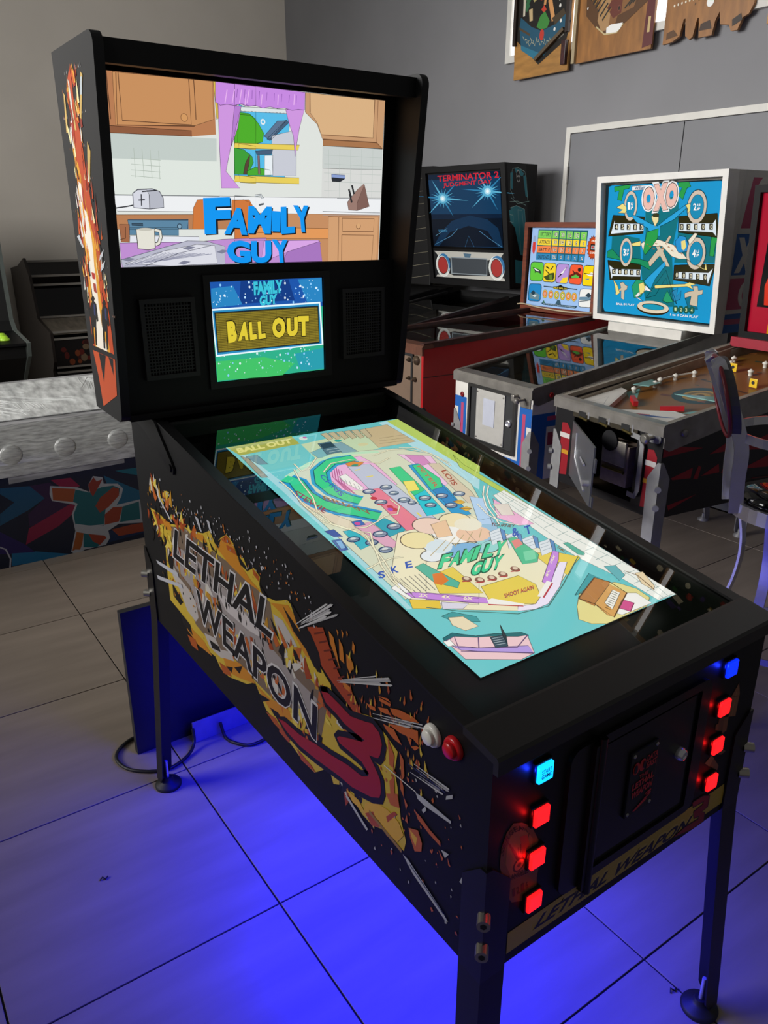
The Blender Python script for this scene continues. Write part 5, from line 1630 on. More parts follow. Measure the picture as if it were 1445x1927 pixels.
cs=1/math.sqrt(1+SL*SL); P0=Vector((.111,.146,rail_z(.146)-.035)); P1=P0+Vector((.472,0,0)); P2=P0+Vector((0,cs,SL*cs))*.864
scr=MB(); n=Vector((0,-SL*cs,cs)); scr.add([P0,P1,P1+P2-P0,P2]+[v-n*.003 for v in (P0,P1,P1+P2-P0,P2)],[[0,1,2,3],[7,6,5,4],[0,4,5,1],[1,5,6,2],[2,6,7,3],[3,7,4,0]])
ps=part('playfield_screen',scr,GLOSS,hero,'bright turquoise lying screen with a drawn pinball table')
artwork('screen_image',outlined(ART['PF']),on_rect(P0,P1,P2,470,864),SCREEN,ps)
gl=MB(); gl.add([slope(.02,.053,-.006),slope(W-.02,.053,-.006),slope(W-.02,1.09,-.006),slope(.02,1.09,-.006)],[[0,1,2,3]]); part('glass_top',gl,GLASS,hero)
# hinge arms of the backbox
arm=[(1.27,1.128),(1.115,1.128),(1.03,1.052),(1.018,1.038),(1.024,1.024),(1.04,1.024),(1.06,1.034),(1.18,1.09),(1.27,1.11)]
for x0,x1 in ((-.006,-.001),(W+.001,W+.006)):
    h=part('hinge_arm',MB().prism(arm,'x',x0,x1),BLK2,hero); part('pivot_bolt',MB().cyl((x0-.004 if x0<0 else x1,1.034,1.038),(x0 if x0<0 else x1+.004,1.034,1.038),.009),BLK2,h)
# backbox
def bbprof():
    o=[(1.314,1.872),(1.314,1.134)]
    def arc(cx,cz,r,a0,a1): return [(cx+r*math.cos(math.radians(a0+(a1-a0)*i/6)),cz+r*math.sin(math.radians(a0+(a1-a0)*i/6))) for i in range(7)]
    o+=arc(1.147,1.147,.019,270,186); o+=arc(1.061,1.848,.024,186,90); return o
bs=part('backbox_side',MB().prism(bbprof(),'x',-.0709,-.0509),mat('backbox_black','0c0c0d',.5,noise=.08,scale=50,spec=.35),hero); part('backbox_side',MB().prism(bbprof(),'x',W+.0509,W+.0709),MATS['backbox_black'],hero)
BBC=[(1186, 1820, 25), (1193, 1789, 38), (1202, 1743, 40), (1206, 1685, 39), (1204, 1625, 47), (1195, 1564, 62), (1194, 1512, 69), (1198, 1458, 66), (1200, 1414, 72), (1203, 1359, 75), (1205, 1284, 76)]
def fire_column():
    r=random.Random(12); it=[]; A=BBC
    for i in range(170):
        t=r.random()**.8; k=t*(len(A)-1); n=int(min(k,len(A)-2)); f_=k-n; cu=A[n][0]*(1-f_)+A[n+1][0]*f_; cv=A[n][1]*(1-f_)+A[n+1][1]*f_; hw=A[n][2]*(1-f_)+A[n+1][2]*f_
        if t>.86: continue
        e=r.choice((-1,1)); u=cu+e*hw*r.uniform(.35,1.15); v=cv+r.uniform(-10,10); ln=r.uniform(10,34); w_=ln*r.uniform(.1,.22); s=r.uniform(-.3,.3)
        it.append(('p',r.choice(('e0a030','d99a2a','c8561c','b8461c','e9d9a0','100d0c','8c2a14','d8d4cc')),r.choice((3.4,4.4,5.4)),[u-w_,v-ln*.3,u+w_,v-ln*.35,u+w_*.8+s*ln,v+ln*.3,u+s*ln*1.6,v+ln,u-w_*.6+s*ln*.5,v+ln*.4]))
    for i in range(60):
        t=r.random(); k=t*(len(A)-1); n=int(min(k,len(A)-2)); u=A[n][0]+r.choice((-1,1))*r.uniform(A[n][2],A[n][2]+40); s=r.uniform(.8,2.6); it.append(('p',r.choice(('c9c8c4','b0b8bc','b8621c')),3,[u,A[n][1],u+s,A[n][1]+s,u+s*.4,A[n][1]+s*4]))
    return it
artwork('side_artwork',ART['BBSIDE']+fire_column(),lambda u,v,h:(-.0714-h,u/1000,v/1000),MATS['side_vinyl'],bs,'column of fire artwork above an orange spike shape')
part('top_panel',MB().prism([(1.06,1.822),(1.06,1.864),(1.314,1.864),(1.314,1.846),(1.078,1.846),(1.078,1.822)],'x',-.0509,W+.0509),BLK,hero)
for x0,x1 in ((.03,.18),(.4,.52)): part('vent_strip',MB().box(x0,x1,1.1,1.104,1.838,1.842),STEEL,hero)
part('rear_panel',MB().box(-.0509,W+.0509,1.296,1.31,1.14,1.846),BLK,hero); part('bottom_panel',MB().box(-.0509,W+.0509,1.15,1.31,1.13,1.145),BLK,hero)
q=[(-.05,1.1700,1.44),(W+.05,1.1700,1.44),(W+.05,1.1400,1.846),(-.05,1.1400,1.846)]
tvb=part('television',MB().add(q+[(a,b+.03,c) for a,b,c in q],[[0,1,2,3],[7,6,5,4],[0,4,5,1],[1,5,6,2],[2,6,7,3],[3,7,4,0]]),GLOSS,hero,'lit upper screen showing a cartoon kitchen')
artwork('screen_image',outlined(ART['TV'],2,.9,.45),on_rect((-.0227,1.1678,1.4524),(.650,1.1678,1.4524),(-.0227,1.1402,1.8219),672,372),SCREEN,tvb)
sk=part('speaker_panel',MB().box(-.0509,W+.0509,1.146,1.166,1.136,1.455),BLK,hero); part('lower_ledge',MB().box(-.0509,W+.0509,1.128,1.148,1.128,1.142),BLK,hero)
def sparkle():
    r=random.Random(8); o=[]
    for i in range(150):
        v=r.choice((r.uniform(170,224),r.uniform(4,62))); s=r.choice((.8,1,1,1.6,2.4)); o.append(('e',r.choice(('bfe6ff','8fd0ff','e8f8ff')),6,[r.uniform(4,290),v,s,s*1.2]))
    return o
dm=part('display',MB().box(.155,.473,1.1445,1.15,1.182,1.43),GLOSS,hero,'small lit screen with yellow dot lettering'); artwork('screen_image',ART['DMD']+sparkle(),on_rect((.1661,1.1445,1.1916),(.4614,1.1445,1.1916),(.1661,1.1445,1.4183),295,227),SCREEN,dm)
part('display_frame',ringmesh([(.148,1.176),(.482,1.176),(.482,1.434),(.148,1.434)],[(.164,1.19),(.4635,1.19),(.4635,1.42),(.164,1.42)],'y',1.139,1.147),BLK2,dm)
GR=mat('grille_plastic','131314',.5,spec=.5)
for x0,x1 in ((-.004,.122),(.514,.644)):
    z0,z1=1.214,1.389
    fr=ringmesh([(x0,z0),(x1,z0),(x1,z1),(x0,z1)],[(x0+.01,z0+.01),(x1-.01,z0+.01),(x1-.01,z1-.01),(x0+.01,z1-.01)],'y',1.132,1.147)
    g=part('speaker_grille',fr,GR,hero); b=MB()
    n=15; 
    for i in range(1,n): x=x0+.01+(x1-x0-.02)*i/n; b.box(x-.0014,x+.0014,1.136,1.139,z0+.01,z1-.01)
    n=22
    for i in range(1,n): z=z0+.01+(z1-z0-.02)*i/n; b.box(x0+.01,x1-.01,1.1355,1.1385,z-.0014,z+.0014)
    part('mesh_bars',b,GR,g); part('speaker_cone',MB().lathe([(.012,1.146),(.03,1.1455),(.052,1.142),(.056,1.1415)],((x0+x1)/2,0,(z0+z1)/2),'y'),MATTE,g)
# legs
def leg(cx,cy,sx,sy,zc):
    # sx, sy point outwards from the corner; the leg splays by about 3 cm towards the floor
    mb=MB(); t=.0035; w=.047
    def col(z,spl,ww): return Vector((cx+sx*(t+spl),cy+sy*(t+spl),z))
    rows=[(zc+.2,0,.012),(zc+.165,0,w),(zc,.001,w),(.045,.028,w*.92),(.02,.029,w*.6)]
    A=[];
    for z,s,ww in rows:
        c=col(z,s,ww); A.append([c+Vector((-sx*ww,0,0)),c,c+Vector((0,-sy*ww,0)),c+Vector((-sx*t,-sy*ww,0)),c+Vector((-sx*t,-sy*t,0)),c+Vector((-sx*ww,-sy*t,0))])
    vs=[v for r in A for v in r]; fs=[[i*6+j,i*6+(j+1)%6,(i+1)*6+(j+1)%6,(i+1)*6+j] for i in range(len(A)-1) for j in range(6)]
    mb.add(vs,fs+[[0,1,2,3,4,5],[ (len(A)-1)*6+j for j in (5,4,3,2,1,0)]])
    o=part('leg',mb,BLK2,hero)
    fx,fy=cx+sx*(.031)-sx*.022,cy+sy*.031-sy*.022
    part('foot',MB().lathe([(.037,0),(.038,.006),(.034,.012),(.018,.017),(.014,.024),(.012,.03)],(fx,fy,0),'z',28),MATTE,o)
    part('levelling_bolt',MB().cyl((fx,fy,.02),(fx,fy,.085),.0045,n=10),CHROME,o)
    for dz in (.064,.12):
        z=zc+dz; d=Vector((sx,sy,0)).normalized(); c=Vector((cx+sx*t*.6,cy+sy*t*.6,z)); 
        b=part('leg_bolt',MB().cyl(c-d*.004,c+d*.014,.0095,n=18),mat('zinc_bolt','a8a59c',.35,.9),o)
        MBh=MB().cyl(c+d*.0141,c+d*.0144,.005,n=6,sm=False); part('hex_socket',MBh,MATTE,b) if False else None
        part('bolt_socket',MBh,MATTE,o)
leg(0,0,-1,-1,.538); leg(W,0,1,-1,.538); leg(0,L,-1,1,.561); leg(W,L,1,1,.561)
# flipper buttons
for y,z,c,nm in ((.117,.884,'e4e1d8','white'),(.0725,.8904,'c4121c','red')):
    m=mat(nm+'_button_plastic',c,.28,spec=.5)
    b=part('flipper_button',MB().lathe([(.0175,-.0005),(.0175,-.003),(.016,-.0065),(.0125,-.008),(.0118,-.0075)],(0,y,z),'x',28),m,hero,nm+' round push button'); part('plunger',MB().lathe([(.0115,-.004),(.0115,-.012),(.0105,-.0135),(.001,-.0138)],(0,y,z),'x',24),m,b)
for y,z,c,nm in ((.117,.884,'e4e1d8','white'),(.0725,.8904,'c4121c','red')):
    b=part('flipper_button',MB().lathe([(.0175,.0005),(.0175,.003),(.016,.0065),(.0125,.008),(.0118,.0075)],(W,y,z),'x',20),MATS[nm+'_button_plastic'],hero,nm+' round push button')
# lit square buttons on the front
LR=mat('lit_red_cap','ff1418',.3,emit=2.2); LBl=mat('lit_pale_blue_cap','0a9cff',.3,emit=2.6); LBd=mat('lit_blue_cap','0420ff',.3,emit=2.4)
def lit_button(x,z,m,lb,txt=None):
    hb=part('lit_button',MB().bbox_(x-.0165,x+.0165,-.0065,0,z-.0165,z+.0165,.0015),BLK2,hero,lb)
    cp=part('button_cap',MB().bbox_(x-.0135,x+.0135,-.0115,-.004,z-.0138,z+.0138,.0016),m,hb)
    if txt:
        it=[('t','053a6a',1,t,[int(-95),int(10-80*i),95,int(10-80*i),-95,int(75-80*i)],.02) for i,t in enumerate(txt)]
        artwork('button_lettering',it,lambda u,v,h:(x+u/10000,-.0117-h,z+v/10000),PRINT,hb)
for k,(xl,zl,xr,zr) in enumerate(((.0885,.863,.5245,.864),(.0895,.790,.5235,.789),(.0885,.7165,.524,.713),(.090,.637,.5255,.636))):
    lit_button(xl,zl,LBl if k==0 else LR,'pale blue lit start button' if k==0 else 'red lit square button',('START','GAME') if k==0 else None)
    lit_button(xr,zr,LBd if k==0 else LR,'deep blue lit square button' if k==0 else 'red lit square button')
# coin door
out=rounded(.143,.477,.606,.866,.022); inn=rounded(.198,.45,.622,.85,.004)
cd=part('coin_door',ringmesh(out,inn,'y',-.007,0),BLK2,hero,'black service door with red lettered plate')
part('door_panel',MB().box(.204,.436,-.006,-.001,.636,.846),BLK2,cd)
part('hinge_bar',MB().box(.186,.204,-.0145,-.006,.6,.862).cyl((.2,-.013,.592),(.2,-.013,.872),.0065,n=12),BLK2,cd)
part('recess_back',MB().box(.198,.45,-.0012,-.0006,.622,.85),MATTE,cd)
pl=part('name_plate',MB().bbox_(.278,.344,-.011,-.006,.686,.806,.0015),MATTE,cd)
RP=[('t','b02a24',1,'DATA',[37,92,63,93,37,103],.03),('t','b02a24',1,'EAST',[37,79,62,80,38,90],.03),('e','b02a24',1,[12,90,8,11]),('e','060607',2,[10,90,4,8]),('e','b02a24',1,[27,91,8,11]),('e','060607',2,[30,91,3,7]),
 ('t','b02a24',1,'THE',[22,66,44,67,22,73],.03),('t','b02a24',1,'LETHAL',[8,50,60,54,8,62],.04),('t','b02a24',1,'WEAPON',[8,33,58,38,9,46],.04),('t','b02a24',1,'3',[42,18,58,22,44,30],.04),('p','b02a24',1,[16,8,22,6,50,16,46,22])]
artwork('plate_lettering',RP,lambda u,v,h:(.278+u/1000,-.0112-h*8,.686+v/1000),PRINT,pl,'red raised lettering')
for x,z in ((.284,.8),(.338,.8),(.284,.692),(.338,.692)): part('plate_screw',MB().lathe([(.0032,-.011),(.0028,-.0122),(.001,-.0126)],(x,0,z),'y',12),GALV,pl)
lk=part('lock',MB().lathe([(.0115,-.006),(.0115,-.011),(.0085,-.0165),(.0055,-.017),(.0045,-.0155)],(.4105,0,.7475),'y',8),CHROME,cd)
# blue light strip under the cabinet
for x0 in (.06,W-.075): part('led_strip',MB().box(x0,x0+.015,.1,1.15,.538,.541),mat('blue_led_strip','1020ff',.4,emit=4),hero,'blue light strip')
def underglow():
    l=bpy.data.lights.new('blue_underglow','AREA'); l.shape='RECTANGLE'; l.size=.5; l.size_y=1.0; l.energy=38; l.color=(.0005,.002,1.0)
    o=bpy.data.objects.new('blue_underglow',l); COL.objects.link(o); o.parent=hero; o.location=(W/2,.62,.534)
underglow()
for x,z,c,e in ((.0885,.863,(.01,.03,1),.035),(.5245,.864,(.01,.03,1),.03),(.0895,.790,(1,.01,.01),.012),(.0885,.7165,(1,.01,.01),.012),(.5235,.789,(1,.01,.01),.012),(.524,.713,(1,.01,.01),.012),(.5255,.636,(1,.01,.01),.012)):
    l=bpy.data.lights.new('button_led','POINT'); l.energy=e; l.color=c; l.shadow_soft_size=.003; o=bpy.data.objects.new('button_led',l); COL.objects.link(o); o.parent=hero; o.location=(x-.02,-.007,z+.006)

# ------------------------------------------------------------------ board, plate and cables behind the legs
bd=part('standing_board',MB().box(-.035,.62,1.49,1.515,.0,.49),mat('dark_board','1b1b20',.5,noise=.1,scale=20)); tag(bd,'dark upright board on the floor behind the rear legs of the lit machine','board')
pt=part('metal_plate',MB().bbox_(.128,.5,1.442,1.448,0,.075,.0015),mat('dull_metal_plate','8c8890',.4,.3,noise=.08)); tag(pt,'low pale metal plate on edge before the dark upright board','metal plate')
def spline(pts,n=8):
    P=[Vector(p) for p in pts]; P=[P[0]*2-P[1]]+P+[P[-1]*2-P[-2]]; o=[]
    for i in range(1,len(P)-2):
        for k in range(n):
            t=k/n; a,b,c,d=P[i-1:i+3]; o.append(.5*((2*b)+(c-a)*t+(2*a-5*b+4*c-d)*t*t+(3*b-a-3*c+d)*t*t*t))
    o.append(P[-2]); return o
CB=mat('black_cable_rubber','0c0c0d',.5)
o=part('power_cable',MB().tube(spline([(.08,1.56,.006),(-.01,1.575,.006),(-.07,1.548,.006),(-.098,1.5,.006),(-.085,1.435,.006),(-.038,1.387,.006),(.02,1.365,.006),(.086,1.39,.006),(.12,1.42,.02),(.126,1.436,.06)]),.005),CB); tag(o,'black cable looping over the floor round the left rear foot','cable')
o=part('power_cable',MB().tube(spline([(.215,1.43,.05),(.22,1.41,.006),(.23,1.366,.006),(.264,1.326,.006),(.32,1.326,.006),(.4,1.36,.006),(.48,1.4,.006)]),.005),CB); tag(o,'black cable curving on the blue lit floor under the machine','cable')

# ================================================================== older machines along the grey wall
def pin_body(root,w,Lb,zb,zf,zr,side,front,rail,bar,glass=GLASSD,depth=.09,field=None,bar_h=.035,rail_w=.026,rail_h=.022,legm=GALV,legs=(1,1,1,1),inner=None):
    P={}
    prof=[(0,zb),(Lb,zb),(Lb,zr),(0,zf)]; k=(zr-zf)/Lb
    P['left']=part('side_panel',MB().prism(prof,'x',-w/2,-w/2+.018),side,root); P['right']=part('side_panel',MB().prism(prof,'x',w/2-.018,w/2),side,root)
    P['front']=part('front_panel',MB().box(-w/2+.018,w/2-.018,0,.018,zb,zf),front,root); part('rear_panel',MB().box(-w/2+.018,w/2-.018,Lb-.018,Lb,zb,zr),side,root)
    part('floor_panel',MB().box(-w/2+.018,w/2-.018,.018,Lb-.018,zb,zb+.015),mat('raw_plywood','4a3a28',.8),root)
    z=lambda y,d=0:zf+k*y+d
    pf=MB().add([(-w/2+.018,.02,z(.02,-depth)),(w/2-.018,.02,z(.02,-depth)),(w/2-.018,Lb-.02,z(Lb-.02,-depth)),(-w/2+.018,Lb-.02,z(Lb-.02,-depth))],[[0,1,2,3]])
    P['field']=part('playfield',pf,field or mat('dim_playfield','756c5c',.5,noise=.5,scale=9),root)
    for s in (-1,1):
        a,b=sorted((s*(w/2+.003),s*(w/2-rail_w))); part('side_rail',MB().prism([(.0,z(0,-.004)),(Lb-.15,z(Lb-.15,-.004)),(Lb-.15,z(Lb-.15,rail_h-.006)),(.0,z(0,rail_h-.006))],'x',a,b),rail,root)
    part('lockdown_bar',MB().prism([(-.012,zf-bar_h),(-.014,zf+.004),(-.006,zf+.014),(.05,zf+.02),(.058,zf+.014),(.058,zf),(-.004,zf-.004),(-.004,zf-bar_h)],'x',-w/2-.005,w/2+.005),bar,root)
    if glass: part('glass_top',MB().add([(-w/2+.02,.05,z(.05,.008)),(w/2-.02,.05,z(.05,.008)),(w/2-.02,Lb-.2,z(Lb-.2,.008)),(-w/2+.02,Lb-.2,z(Lb-.2,.008))],[[0,1,2,3]]),glass,root)
    i=0
    for sy,cy in ((-1,0),(1,Lb)):
        for sx in (-1,1):
            if legs[i]:
                mb=MB(); t=.004; A=[]
                for zz,sp,ww in ((zb+.235,0,.014),(zb+.17,0,.055),(zb-.02,.0,.05),(.03,.03,.042),(.012,.03,.03)):
                    c=Vector((sx*(w/2+t+sp),cy+sy*(t+sp),zz)); A.append([c+Vector((-sx*ww,0,0)),c,c+Vector((0,-sy*ww,0)),c+Vector((-sx*t,-sy*ww,0)),c+Vector((-sx*t,-sy*t,0)),c+Vector((-sx*ww,-sy*t,0))])
                mb.add([v for r in A for v in r],[[a*6+j,a*6+(j+1)%6,(a+1)*6+(j+1)%6,(a+1)*6+j] for a in range(len(A)-1) for j in range(6)]+[[0,1,2,3,4,5],[24+j for j in (5,4,3,2,1,0)]])
                lg=part('leg',mb,legm,root); part('foot',MB().lathe([(.03,0),(.03,.008),(.012,.02),(.01,.04)],(sx*(w/2+.012),cy+sy*.012,0),'z',16),legm,lg)
                for dz in (.07,.15):
                    d=Vector((sx,sy,0)).normalized(); c=Vector((sx*(w/2+.002),cy+sy*.002,zb+dz)); part('leg_bolt',MB().cyl(c,c+d*.014,.011,n=10),GALV,lg)
            i+=1
    return P
def rect_art(items,scale=1000): return items

# ---- white four-player machine
M1=thing('pinball_machine','white vintage pinball machine with turquoise glass and blue striped front','pinball machine',(1.93,2.06,0),math.radians(-94))
CREAM=mat('worn_white_paint','cfccc4',.5,noise=.08,scale=12)
P=pin_body(M1,.565,1.3,.44,.855,1.035,CREAM,CREAM,STEEL,STEEL,rail_w=.02)
BL,PK='1a5aa6','b04468'
def mm(l): return [int(round(v*1000)) for v in l]
fa=[('p',BL,1,mm(l)) for l in ((-.282,.745,-.19,.745,-.19,.52,.2,.52,.2,.775,.282,.775,.282,.44,-.282,.44),)]
fa+=[('p','cfccc4',2,mm((-.282,.69,-.255,.69,-.255,.44,-.282,.44))),('p','cfccc4',2,mm((.252,.69,.282,.69,.282,.44,.252,.44)))]
fa+=[('p',PK,2,mm((-.232,.715,-.212,.715,-.212,.495,.222,.495,.222,.745,.242,.745,.242,.475,-.232,.475)))]
artwork('front_stripes',fa,lambda u,v,h:(u/1000,-.0006-h,v/1000),PRINT,P['front'],'blue and pink angular stripes')
sa=[('p',BL,1,mm((.0,.75,.5,.75,.5,.44,.0,.44))),('p','cfccc4',2,mm((.09,.687,.16,.687,.16,.44,.09,.44))),('p','93304c',3,mm((.1,.66,.13,.66,.15,.6,.1,.6))),('p',PK,2,mm((.09,.735,.3,.735,.3,.715,.09,.715)))]
artwork('side_stripes',sa,lambda u,v,h:(.2831+h,u/1000,v/1000),PRINT,P['right'])
DF=mat('dark_iron_frame','4a4947',.4,.7,noise=.15,scale=20)
cdr=part('coin_door',ringmesh(rounded(-.165,.185,.538,.826,.008),rounded(-.148,.168,.555,.81,.004),'y',-.014,0),DF,M1,'dark framed coin door with pale plate')
part('door_panel',MB().box(-.148,.168,-.006,-.002,.555,.81),mat('dark_door_grey','3a3b3c',.5,.4),cdr); part('door_plate',MB().bbox_(-.1,.108,-.012,-.006,.563,.808,.002),mat('pale_door_plate','b9b7b0',.45,.2,noise=.06),cdr)  # even dark grey door sheet behind the pale plate
part('price_card',MB().box(-.043,.04,-.0145,-.012,.643,.771),mat('pale_blue_card','b4b8c4',.6),cdr); part('door_lock',MB().lathe([(.017,-.006),(.017,-.014),(.011,-.018),(.009,-.012)],(.14,0,.684),'y',18),CHROME,cdr)
for x,z in ((-.092,.795),(.099,.795),(-.09,.575),(.1,.575)): part('plate_screw',MB().lathe([(.005,-.012),(.004,-.015),(.001,-.0155)],(x,0,z),'y',10),STEEL,cdr)
part('door_handle',MB().bbox_(.178,.2,-.04,-.008,.8,.83,.006),STEEL,cdr)
pp=part('plunger_plate',MB().bbox_(.203,.272,-.006,0,.775,.845,.004),STEEL,M1); part('plunger_rod',MB().cyl((.237,-.006,.813),(.237,-.05,.813),.006).lathe([(.006,-.04),(.014,-.05),(.014,-.062),(.006,-.066)],(.237,0,.813),'y',14),STEEL,pp)
part('start_button',MB().lathe([(.013,0),(.013,-.005),(.009,-.007),(.008,-.004)],(-.224,0,.755),'y',16),mat('dark_red_button','7a1018',.3),M1)
gp=part('flipper_guard',MB().prism([(.0,.80),(.03,.79),(.13,.812),(.16,.825),(1.1,1.0),(1.1,1.03),(.0,.868)],'x',.283,.287),STEEL,M1); part('flipper_button',MB().lathe([(.012,.287),(.012,.293),(.008,.296),(.007,.29)],(0,.1,.832),'x',16),mat('red_flipper_button','b01418',.3),gp)
# head leans slightly towards the player
def lean(y0,z0,y1,z1): return lambda z: y0+(y1-y0)*(z-z0)/(z1-z0)
hx0,hx1,hz0,hz1=-.395,.395,1.045,1.775; ly=lean(1.03,hz0,.965,hz1)
fr=MB(); o4=[(hx0,hz0),(hx1,hz0),(hx1,hz1),(hx0,hz1)]; i4=[(hx0+.03,hz0+.03),(hx1-.03,hz0+.03),(hx1-.03,hz1-.03),(hx0+.03,hz1-.03)]
vs=[(x,ly(z)+d,z) for d in (0,.075) for x,z in o4]+[(x,ly(z)+d,z) for d in (0,.075) for x,z in i4]
fr.add(vs,[f for i in range(4) for f in ([i,(i+1)%4,8+(i+1)%4,8+i],[4+i,4+(i+1)%4,12+(i+1)%4,12+i],[i,(i+1)%4,4+(i+1)%4,4+i],[8+i,8+(i+1)%4,12+(i+1)%4,12+i])])
part('backbox_frame',fr,mat('chipped_white_frame','e2e0da',.4,noise=.05,scale=16),M1)
bb=part('backbox',MB().add([(x,ly(z)+.075,z) for x,z in o4]+[(x,1.2,z) for x,z in o4],[[0,1,2,3],[7,6,5,4],[0,4,5,1],[1,5,6,2],[2,6,7,3],[3,7,4,0]]),CREAM,M1)
gx0,gx1,gz0,gz1=-.358,.358,1.082,1.735
bg=part('backglass',MB().add([(gx0,ly(gz0)+.03,gz0),(gx1,ly(gz0)+.03,gz0),(gx1,ly(gz1)+.03,gz1),(gx0,ly(gz1)+.03,gz1)],[[0,1,2,3]]),GLOSS,M1,'turquoise glass with acrobats, rings and score reels')
artwork('backglass_print',outlined(ART['OXO'],3,2.2,.25,8),on_rect((gx0,ly(gz0)+.029,gz0),(gx1,ly(gz0)+.029,gz0),(gx0,ly(gz1)+.029,gz1),720,640),GLASSPRINT,bg)
hs=[('p','c8c5bd',1,[0,0,240,0,240,730,0,730]),('p','b03a60',2,[20,480,230,480,230,700,60,700]),('e','cfccc4',3,[150,600,62,105]),('e','b03a60',4,[150,600,34,70]),('p',BL,2,[0,270,240,270,240,455,0,455]),('p','cfccc4',3,[20,280,60,280,150,440,110,440]),('p','cfccc4',3,[110,280,150,280,60,440,20,440]),('p','b03a60',2,[0,110,240,110,240,255,0,255]),('e','cfccc4',3,[140,180,62,66]),('e','b03a60',4,[140,180,34,40]),('p',BL,2,[0,0,240,0,240,90,0,90]),('p',PK,3,[0,40,240,40,240,65,0,65])]
artwork('head_side_print',hs,lambda u,v,h:(hx1+.0006+h,1.09+u/1000,hz0+v/1000),PRINT,bb)
part('neck',MB().box(-.24,.24,.99,1.3,.99,1.046),CREAM,M1)

# ---- red bingo-style machine with wooden rails
M2=thing('pinball_machine','red vintage game machine with brown wooden rails and pale blue score glass','pinball machine',(1.885,2.79,0),math.radians(-92))
RED=mat('red_gloss_paint','a01418',.35,noise=.06,scale=8); BEI=mat('brown_beige_paint','6e5a4a',.5,noise=.08,scale=10); WOOD=mat('dark_wood_rail','3c1e16',.4,noise=.35,scale=10,stretch=(1,12,1))
P=pin_body(M2,.56,1.38,.42,.955,1.03,RED,BEI,WOOD,mat('brown_wood_bar','5a3626',.45,noise=.3,scale=12,stretch=(12,1,1)),rail_w=.03,rail_h=.03,legm=mat('brown_leg','2c2420',.5),depth=.07)
part('side_seam',MB().box(.2799,.2803,.0,1.38,.806,.81),MATTE,M2)
part('front_channel',MB().box(.175,.19,-.004,0,.45,.92),MATTE,M2); part('front_slot_box',MB().box(.13,.2,-.01,0,.905,.935),MATTE,M2)
kb=mat('bronze_knob','5c4c3c',.4,.5)
for x,z,r in ((.16,.885,.012),(.225,.89,.024),(.16,.79,.01),(.212,.79,.013)): part('knob',MB().lathe([(r,0),(r,-.008),(r*.6,-.014),(r*.3,-.024)],(x,0,z),'y',16),kb,M2)
hx0,hx1,hz0,hz1=-.345,.27,1.03,1.553; BW=mat('red_brown_wood_frame','6e341e',.45,noise=.25,scale=8,stretch=(1,1,8))
part('backbox_frame',ringmesh([(hx0,hz0),(hx1,hz0),(hx1,hz1),(hx0,hz1)],[(hx0+.03,hz0+.03),(hx1-.03,hz0+.03),(hx1-.03,hz1-.03),(hx0+.03,hz1-.03)],'y',1.225,1.265),BW,M2)
part('backbox',MB().box(hx0,hx1,1.265,1.47,hz0,hz1),BW,M2)
bg=part('backglass',MB().box(hx0+.03,hx1-.03,1.245,1.251,hz0+.03,hz1-.03),GLOSS,M2,'pale blue score glass with coloured picture tiles'); artwork('backglass_print',ART['WAR'],on_rect((hx0+.03,1.244,hz0+.03),(hx1-.03,1.244,hz0+.03),(hx0+.03,1.244,hz1-.03),530,500),GLASSPRINT,bg)
cab=MB().tube([M2.matrix_basis@Vector(p) if False else Vector(p) for p in spline([(-.36,1.215,1.062),(-.29,1.2,1.07),(-.15,1.18,1.062),(.03,1.17,1.056),(.18,1.18,1.056),(.28,1.2,1.06)])],.004,8)
co=part('power_cable',cab,mat('cream_cable','b9a98c',.5)); co.matrix_world=Matrix.Translation((1.885,2.79,0))@Matrix.Rotation(math.radians(-92),4,'Z'); tag(co,'cream cable lying along the foot of the pale blue score glass','cable')

# ---- black machine with dark blue backglass
M3=thing('pinball_machine','black pinball machine with dark blue backglass, red lettering and teal side art','pinball machine',(1.95,3.4,0),math.radians(-84.3))
P=pin_body(M3,.575,1.33,.46,.925,1.1,BLK,BLK,mat('dull_rail','5c5c5e',.3,.9),BLK2,glass=GLASSD,rail_w=.02)
hx0,hx1,hz0,hz1=-.36,.36,1.15,1.89; ly=lean(1.1,hz0,.985,hz1)
o4=[(hx0,hz0),(hx1,hz0),(hx1,hz1),(hx0,hz1)]
bb=part('backbox',MB().add([(x,ly(z)+.02,z) for x,z in o4]+[(x,1.3,z) for x,z in o4],[[0,1,2,3],[7,6,5,4],[0,4,5,1],[1,5,6,2],[2,6,7,3],[3,7,4,0]]),BLK,M3)
def lring(x0,x1,z0,z1,b,d0,d1,m,nm,par):
    o=[(x0,z0),(x1,z0),(x1,z1),(x0,z1)]; i_=[(x0+b,z0+b),(x1-b,z0+b),(x1-b,z1-b),(x0+b,z1-b)]
    vs=[(x,ly(z)+d,z) for d in (d0,d1) for x,z in o]+[(x,ly(z)+d,z) for d in (d0,d1) for x,z in i_]
    return part(nm,MB().add(vs,[f for i in range(4) for f in ([i,(i+1)%4,8+(i+1)%4,8+i],[4+i,4+(i+1)%4,12+(i+1)%4,12+i],[i,(i+1)%4,4+(i+1)%4,4+i],[8+i,8+(i+1)%4,12+(i+1)%4,12+i])]),m,par)
lring(hx0,hx1,hz0,hz1,.035,0,.025,BLK,'backbox_frame',M3)
bg=part('backglass',MB().add([(x,ly(z)+.014,z) for x,z in ((-.325,1.385),(.325,1.385),(.325,1.845),(-.325,1.845))],[[0,1,2,3]]),GLOSS,M3,'dark blue glass with light bursts and red lettering')
artwork('backglass_print',ART['DARK'],on_rect((-.31,ly(1.4)+.012,1.4),(.31,ly(1.4)+.012,1.4),(-.31,ly(1.845)+.012,1.845),640,560),GLASSPRINT,bg)
